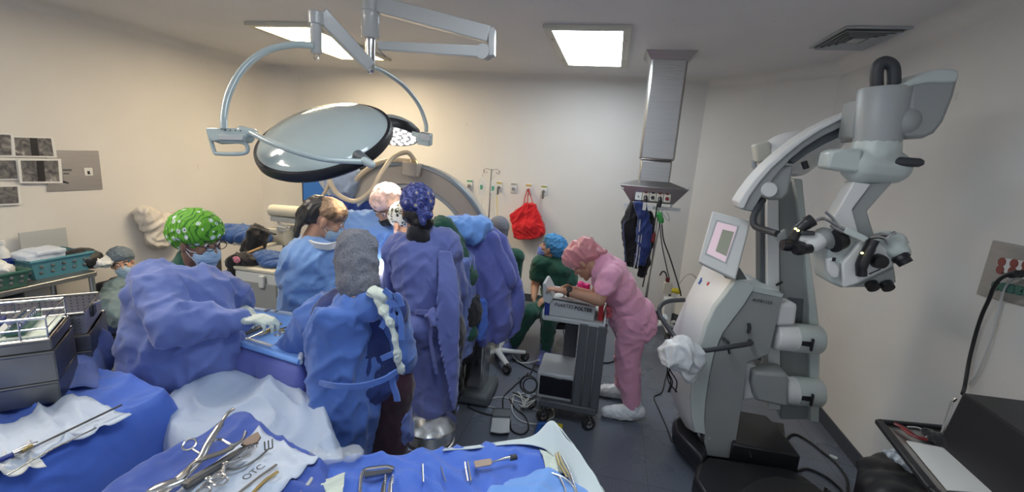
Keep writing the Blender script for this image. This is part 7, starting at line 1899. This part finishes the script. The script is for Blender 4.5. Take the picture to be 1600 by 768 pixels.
MB().lathe([(.0385, .11), (.0385, .17)], (bx, by, zt), n=24, cap=False).build('label_band', M['blue_grip'], t)
tag(MB().box((XL+.05, cB.y+.12, zt+.16), (.012, .32, .30)).build('board', M['box_grey']), 'grey board standing between the teal basket and the wall', 'board')
p = V((XL+.25, PX(118, 410, XL+.25).y, zt)); q = MB(); q.ell((p.x+.03, p.y+.03, zt+.07), (.17, .13, .09)); tag(organic(q, 'black_bag', M['black'], None, .01, 3, fold_fn(.006, 8, 1, 1)), 'black soft case at the far end of the left work table', 'bag')
p = V((Xs1-.17, PX(20, 432, Xs1-.17).y, zt))
basket((p.x, p.y-.16, zt), .34, .34, .12, M['green_plastic'], 'green plastic tray basket at the left image edge')
for i, (dx, dy, r) in enumerate(((0, -.16, .05), (.06, -.08, .045), (-.06, -.05, .05))):
    q = MB(); q.ell((p.x+dx, p.y+dy, zt+.13), (r*1.3, r*1.2, r)); tag(organic(q, 'wrapped_pack', [M['paper_wrap'], M['bagwhite'], M['gauze']][i], None, .008, 1, fold_fn(.008, 20, 1, i)), ['pale crumpled wrap heaped in the green basket', 'white crumpled wrap on the green basket front', 'cream gauze pack at the back of the green basket'][i], 'wrapping')
for i, (px, py) in enumerate(((18, 392), (6, 396))):
    b_ = V((XL+.2, PX(px, 405, XL+.2).y-.02, zt)); t = thing('jar', ('blue-lidded jar beside the white bottle on the work table', 'blue-lidded jar at the left image edge on the work table')[i], 'jar', b_)
    MB().lathe([(.045, 0), (.05, .01), (.05, .10), (.045, .11)], b_, n=24).build('jar_body', M['bagplastic'], t); MB().lathe([(.05, .11), (.052, .115), (.052, .15), (.048, .155)], b_, n=24).build('lid', M['blue_grip'], t)
p = T(45, 408); q = MB()
for k in range(6): q.ell((Xs1-.12+.03*math.cos(k*2), p.y+.10+.05*math.sin(k*1.3)+.04, zt+.035+.012*(k % 2)), (.05, .05, .035))
tag(organic(q, 'crumpled_tissue', M['bagwhite'], None, .007, 1, fold_fn(.01, 22, 1, 3)), 'crumpled white tissue between the green and teal baskets', 'tissue')
tag(MB().box((Xs1-.2, y1-.28, zt+.004), (.05, .16, .006), Matrix.Rotation(.2, 3, 'Z')).build('white_strip', M['paper']), 'white strip of tape on the dark work table', 'strip')
# return air grille under the table
t = thing('wall_grille', 'dark slatted air grille low on the left wall under the work table', 'air grille', PX(15, 475, XL))
g0, g1 = PX(-20, 463, XL), PX(35, 452, XL); yc = (g0.y+g1.y)/2; wz = g1.y-g0.y
zg1, zg0 = PX(20, 452, XL).z, PX(20, 500, XL).z
MB().box((XL+.008, yc, (zg0+zg1)/2), (.012, wz, zg1-zg0)).build('grille_frame', M['dullsteel'], t)
for k in range(7): MB().box((XL+.02, yc, zg0+(zg1-zg0)*(k+.5)/7), (.012, wz-.04, (zg1-zg0)/7*.45), Euler((0, .5, 0)).to_matrix()).build('slat', M['scope_dark'], t)
p = PX(98, 462, XL+.12); q = MB(); q.ell((p.x+.08, p.y, .10), (.14, .2, .12)); q.ell((p.x+.08, p.y+.1, .22), (.10, .1, .08))
tag(organic(q, 'brown_bag', mat('brown_leather', (.10, .07, .05), .5), None, .011, 2, fold_fn(.012, 8, 1, 3)), 'brown bag on the floor under the left work table', 'bag')

# ------------------------------------------------------------------ stacked sterilization trays on the left table
Zs = Z1+.0
def traybox(c, w, d, h, rz, m, label, lip=True, wire=False, name='instrument_tray'):
    t = thing(name, label, 'instrument tray', c); R = Matrix.Rotation(rz, 3, 'Z'); C0 = V(c)
    def L(x, y, z): return C0+R @ V((x, y, z))
    tk = .006
    for x, y, ww, dd in ((0, -d/2, w, tk), (0, d/2, w, tk), (-w/2, 0, tk, d), (w/2, 0, tk, d)):
        MB().box(L(x, y, h/2), (ww, dd, h), R).build('side', m, t)
    MB().box(L(0, 0, .004), (w, d, .006), R).build('tray_floor', m, t)
    MB().tube([L(-w/2, -d/2, h), L(w/2, -d/2, h), L(w/2, d/2, h), L(-w/2, d/2, h)], .007, 8, closed=True).build('rolled_edge', M['dullsteel'], t)
    return t, L
M['perf'] = None
def perforated():
    m, nt, b = newmat('perforated_steel'); b.inputs['Metallic'].default_value = .9; b.inputs['Roughness'].default_value = .35
    tc = nd(nt, 'ShaderNodeTexCoord'); v = nd(nt, 'ShaderNodeTexVoronoi'); v.inputs['Scale'].default_value = 70; v.inputs['Randomness'].default_value = 0
    nt.links.new(tc.outputs['Object'], v.inputs['Vector']); nt.links.new(ramp(nt, v.outputs['Distance'], [(.0, (.16, .16, .18)), (.2, (.2, .2, .24)), (.3, (.42, .42, .46))]), b.inputs['Base Color'])
    return m
M['perf'] = perforated()
def atp(px, py, z): return PZ(px, py, z)
# geometry of the front stack: near right top corner at (84,538), far right top corner at (104,512)
A_ = atp(82, 540, Zs+.22); B_2 = atp(104, 512, Zs+.22); dirx = None
v1 = B_2-A_; rz = math.atan2(v1.y, v1.x)-math.pi/2
R_ = Matrix.Rotation(rz, 3, 'Z')
Wd, Dp = .55, max(.24, v1.length)
cbase = A_+R_ @ V((-Wd/2, Dp/2, 0))
z_ = Zs+.01
stack = []
for k, (h, lb) in enumerate(((.075, 'lowest steel tray of the front stack on the left table'), (.105, 'second steel tray from the bottom of the front stack'))):
    t, L = traybox((cbase.x, cbase.y, z_), Wd, Dp, h, rz, M['dullsteel'], lb); z_ += h+.008
t, L = traybox((cbase.x, cbase.y, z_), Wd-.01, Dp-.01, .035, rz, M['dullsteel'], 'shallow dark tray just under the wire basket of screws'); z_ += .040
t = thing('wire_basket', 'open wire basket of implant screws with blue racks, topmost of the front stack', 'wire basket', (cbase.x, cbase.y, z_))
hb_ = .075; w_, d_ = Wd-.02, Dp-.02
def L(x, y, z): return V((cbase.x, cbase.y, z_))+R_ @ V((x, y, z))
for zz in (.0, hb_*.5, hb_): MB().tube([L(-w_/2, -d_/2, zz), L(w_/2, -d_/2, zz), L(w_/2, d_/2, zz), L(-w_/2, d_/2, zz)], .0035 if zz < hb_ else .005, 8, closed=True).build('wire_frame', M['steel'], t)
for k in range(9):
    x = -w_/2+w_*k/8
    MB().tube([L(x, -d_/2, hb_), L(x, -d_/2, 0), L(x, d_/2, 0), L(x, d_/2, hb_)], .0028, 6).build('wire', M['steel'], t)
MB().box(L(0, 0, .008), (w_-.01, d_-.01, .006), R_).build('base_mat', M['gauze'], t)
rk = MB(); 
for i in range(4):
    x = -.09+.09*i
    r_ = MB().box(L(x, 0, .024), (.05, d_*.8, .022), R_).build('screw_rack', M['blue_grip'] if i < 3 else M['green_plastic'], t, bevel=.004)
    for j in range(9):
        for s in (-1, 1):
            MB().lathe([(.005, 0), (.005, .02), (.0075, .021), (.0075, .026), (.001, .027)], L(x+.012*s, -d_*.34+d_*.68*j/8, .034), UP, 8).build('implant_screw', M['steel'], r_)
for i in range(3):
    x = -.045+.09*i; MB().box(L(x, 0, .018), (.025, d_*.75, .012), R_).build('screw_rack', M['white_paint'], t, bevel=.003)
# taller perforated tray behind
A2 = atp(110, 530, Zs+.06); B2_ = atp(140, 500, Zs+.10)
c2 = cbase+R_ @ V((.0, Dp/2+.20, 0))
zz = Zs+.01
t, L2 = traybox((c2.x, c2.y, zz), .62, .30, .06, rz, M['dullsteel'], 'lowest steel tray of the rear stack on the left table')
t, L2 = traybox((c2.x, c2.y, zz+.068), .62, .30, .06, rz, M['dullsteel'], 'middle steel tray of the rear stack on the left table')
t, L2 = traybox((c2.x, c2.y, zz+.136), .60, .28, .085, rz, M['perf'], 'tall perforated steel tray with black latch, top of the rear stack')
MB().box(L2(.305, -.02, .06), (.015, .06, .05), R_).build('latch', M['black'], t, bevel=.008)
MB().tube([L2(.31, -.04, .09), L2(.325, 0, .085), L2(.31, .04, .08)], .006, 8).build('handle', M['steel'], t)

# ------------------------------------------------------------------ right foreground
o = MB().prism([PX(x, y, XR-.012) for x, y in ((1551, 375), (1620, 388), (1610, 480), (1525, 459))], (.010, 0, 0)).build('wall_plate', M['brushed'], None, .001)
tag(o, 'brushed steel socket plate on the right wall with red and green outlets', 'wall plate')
for k in range(4):
    for j in range(2):
        MB().lathe([(.020, 0), (.020, .006)], PX(1567+19*k-3*j, 409+2.5*k+12*j, XR-.012), (-1, 0, 0), 18).build('red_socket', mat('dull_red_socket', (.24, .06, .05), .5), o)
pb = MB().prism([PX(x, y, XR-.014) for x, y in ((1564, 402), (1625, 411), (1622, 432), (1560, 424))], (.002, 0, 0)).build('socket_panel', M['paper'], o)
for k in range(5): MB().lathe([(.022, 0), (.022, .006)], PX(1557+12*k, 446+2.5*k, XR-.012), (-1, 0, 0), 14).build('green_socket', M['green_plastic'], o)
MB().tube([PX(1600, 428, XR-.03), PX(1588, 427, XR-.06), PX(1580, 429, XR-.05)], .016, 12).build('plug', M['black'], o)
def rline(name, pts, r, m, label):
    return tag(MB().tube(catmull([PP(x, y, (xx, 0, 0), (1, 0, 0)) for x, y, xx in pts], 6), r, 8).build(name, m), label, 'cable')
rline('electric_cable', [(1590, 427, 1.75), (1578, 428, 1.74), (1562, 436, 1.74), (1552, 450, 1.75), (1545, 468, 1.76), (1535, 490, 1.77), (1525, 520, 1.78), (1515, 560, 1.78), (1508, 600, 1.76), (1504, 615, 1.70)], .008, M['cable_black'], 'black power cord curving from the right wall socket to the black box')
rline('thin_cable', [(1600, 434, 1.77), (1580, 438, 1.78), (1568, 455, 1.79), (1560, 485, 1.79), (1548, 530, 1.79), (1528, 580, 1.79), (1514, 600, 1.79)], .004, M['cable_white'], 'thin pale cord hanging down the right wall beside the black one')
# work surface with paper
ZT = .88
tp = [PZ(x, y, ZT) for x, y in ((1373, 658), (1480, 668), (1640, 800), (1500, 800), (1456, 764))]
t = thing('writing_tray', 'black rimmed steel tray table holding a sheet of white paper', 'tray table', ((tp[0]+tp[2])/2*1.0)); t.location.z = 0
MB().prism([p-UP*.02 for p in tp], (0, 0, .012)).build('tray_top', M['brushed'], t)
MB().bar(tp[0], tp[4], .03, .022).build('rim', M['black'], t, bevel=.006); MB().bar(tp[0], tp[1], .02, .02).build('rim', M['black'], t, bevel=.006)
MB().bar(tp[4], tp[3], .03, .022).build('rim', M['black'], t, bevel=.006)
cT = sum(tp, V((0, 0, 0)))/5
MB().tube([V((cT.x, cT.y, .05)), V((cT.x, cT.y, ZT-.02))], .022, 14).build('post', M['dullsteel'], t); MB().bar((cT.x-.25, cT.y, .03), (cT.x+.25, cT.y, .03), .05, .04).build('foot', M['black'], t)
tag(MB().prism([PZ(x, y, ZT-.004) for x, y in ((1416, 689), (1474, 700), (1484, 706), (1520, 714), (1590, 775), (1480, 766))], (0, 0, .004)).build('paper_sheet', M['paper']), 'large white paper on the black rimmed tray at the right foreground', 'paper')
q = MB(); 
for a, b, r in (((1448, 676), (1470, 690), .02), ((1470, 685), (1490, 700), .024), ((1490, 698), (1510, 712), .02)): q.cap(PZ(*a, ZT+.012), PZ(*b, ZT+.012), r, r)
tag(organic(q, 'black_pouch', M['black_cloth'], None, .006, 2, fold_fn(.004, 20, 1, 2)), 'flat black pouch lying along the back of the white paper', 'pouch')
q = MB(); q.tube(catmull([PZ(x, y, ZT+.012) for x, y in ((1398, 661), (1410, 667), (1420, 675), (1432, 682), (1448, 686))], 4), [.010]*5+[.013]*6+[.010]*6, 8, flat=.6)
tag(q.build('dark_red_strap', M['darkred']), 'dark red leather strap at the far corner of the tray', 'strap')
tag(MB().tube(catmull([PZ(x, y, ZT+.01) for x, y in ((1418, 666), (1436, 668), (1450, 678), (1440, 684), (1424, 676))], 4), .003, 6).build('thin_string', M['cable_white']), 'thin white cord curled beside the dark red strap', 'cord')
q = MB()
for a in ((1492, 682), (1500, 690), (1508, 697), (1498, 700)): q.ell(PZ(*a, ZT+.02), (.02, .015, .012))
tag(organic(q, 'tissue', M['gauze'], None, .005, 1, fold_fn(.006, 30, 1, 2)), 'small crumpled cream tissue between the pouch and black box', 'tissue')
# black box (cabinet speaker like) at the right
bx = [PX(1485, 680, 1.36), PX(1504, 612, 1.36)]
f0, f1 = PP(1485, 680, (0, 1.95, 0), (0, 1, 0)), PP(1504, 612, (0, 1.95, 0), (0, 1, 0))
t = thing('black_box', 'large black box-shaped unit standing beside the tray against the right wall', 'equipment box', (1.62, 1.75, 0))
x0_, y1_ = f1.x, 1.95; zt_ = f1.z
vv = [(x0_-.04, y1_, f0.z-.10), (x0_+.0, y1_, zt_), (XR-.08, y1_+.02, zt_), (XR-.08, y1_+.02, f0.z-.10)]
MB().prism([V(p) for p in vv], (-.02, -.75, 0)).build('case', M['black'], t, bevel=.008)
q = MB(); q.box((1.71, 1.6, (f0.z-.10)/2), (.10, .5, f0.z-.10)); q.build('stand', M['scope_dark'], t, bevel=.01)
tag(MB().tube([PZ(1472, 676, ZT+.0), PZ(1488, 628, ZT+.10), PZ(1494, 622, ZT+.12)], .007, 8).build('steel_rod', M['steel']), 'thin steel rod leaning up beside the black box', 'rod')
# black chair back / bag at the lower right
q = MB()
for px, py, r in ((1378, 722, .05), (1400, 716, .06), (1420, 735, .09), (1385, 750, .08), (1440, 760, .1), (1400, 775, .1)): c = PZ(px, py, .62); q.ell((c.x+.03, c.y, .57), (.13, .10, r))
c = PZ(1410, 760, .6); q.box((c.x+.02, c.y-.02, .30), (.30, .24, .58))
tag(organic(q, 'dark_laundry_hamper', M['black'], None, .014, 12, None), 'black rounded hamper below the tray at the lower right', 'hamper')
q = MB(); 
for a in ((1398, 710), (1410, 716), (1422, 726)): q.ell(PZ(*a, .68), (.035, .03, .02))
tag(organic(q, 'printed_wrapper', mat('blue_white_print', (.45, .52, .60), .4, var=.6, vscale=40), None, .006, 1, fold_fn(.008, 18, 1, 2)), 'blue and white printed wrapper on top of the black hamper', 'wrapper')
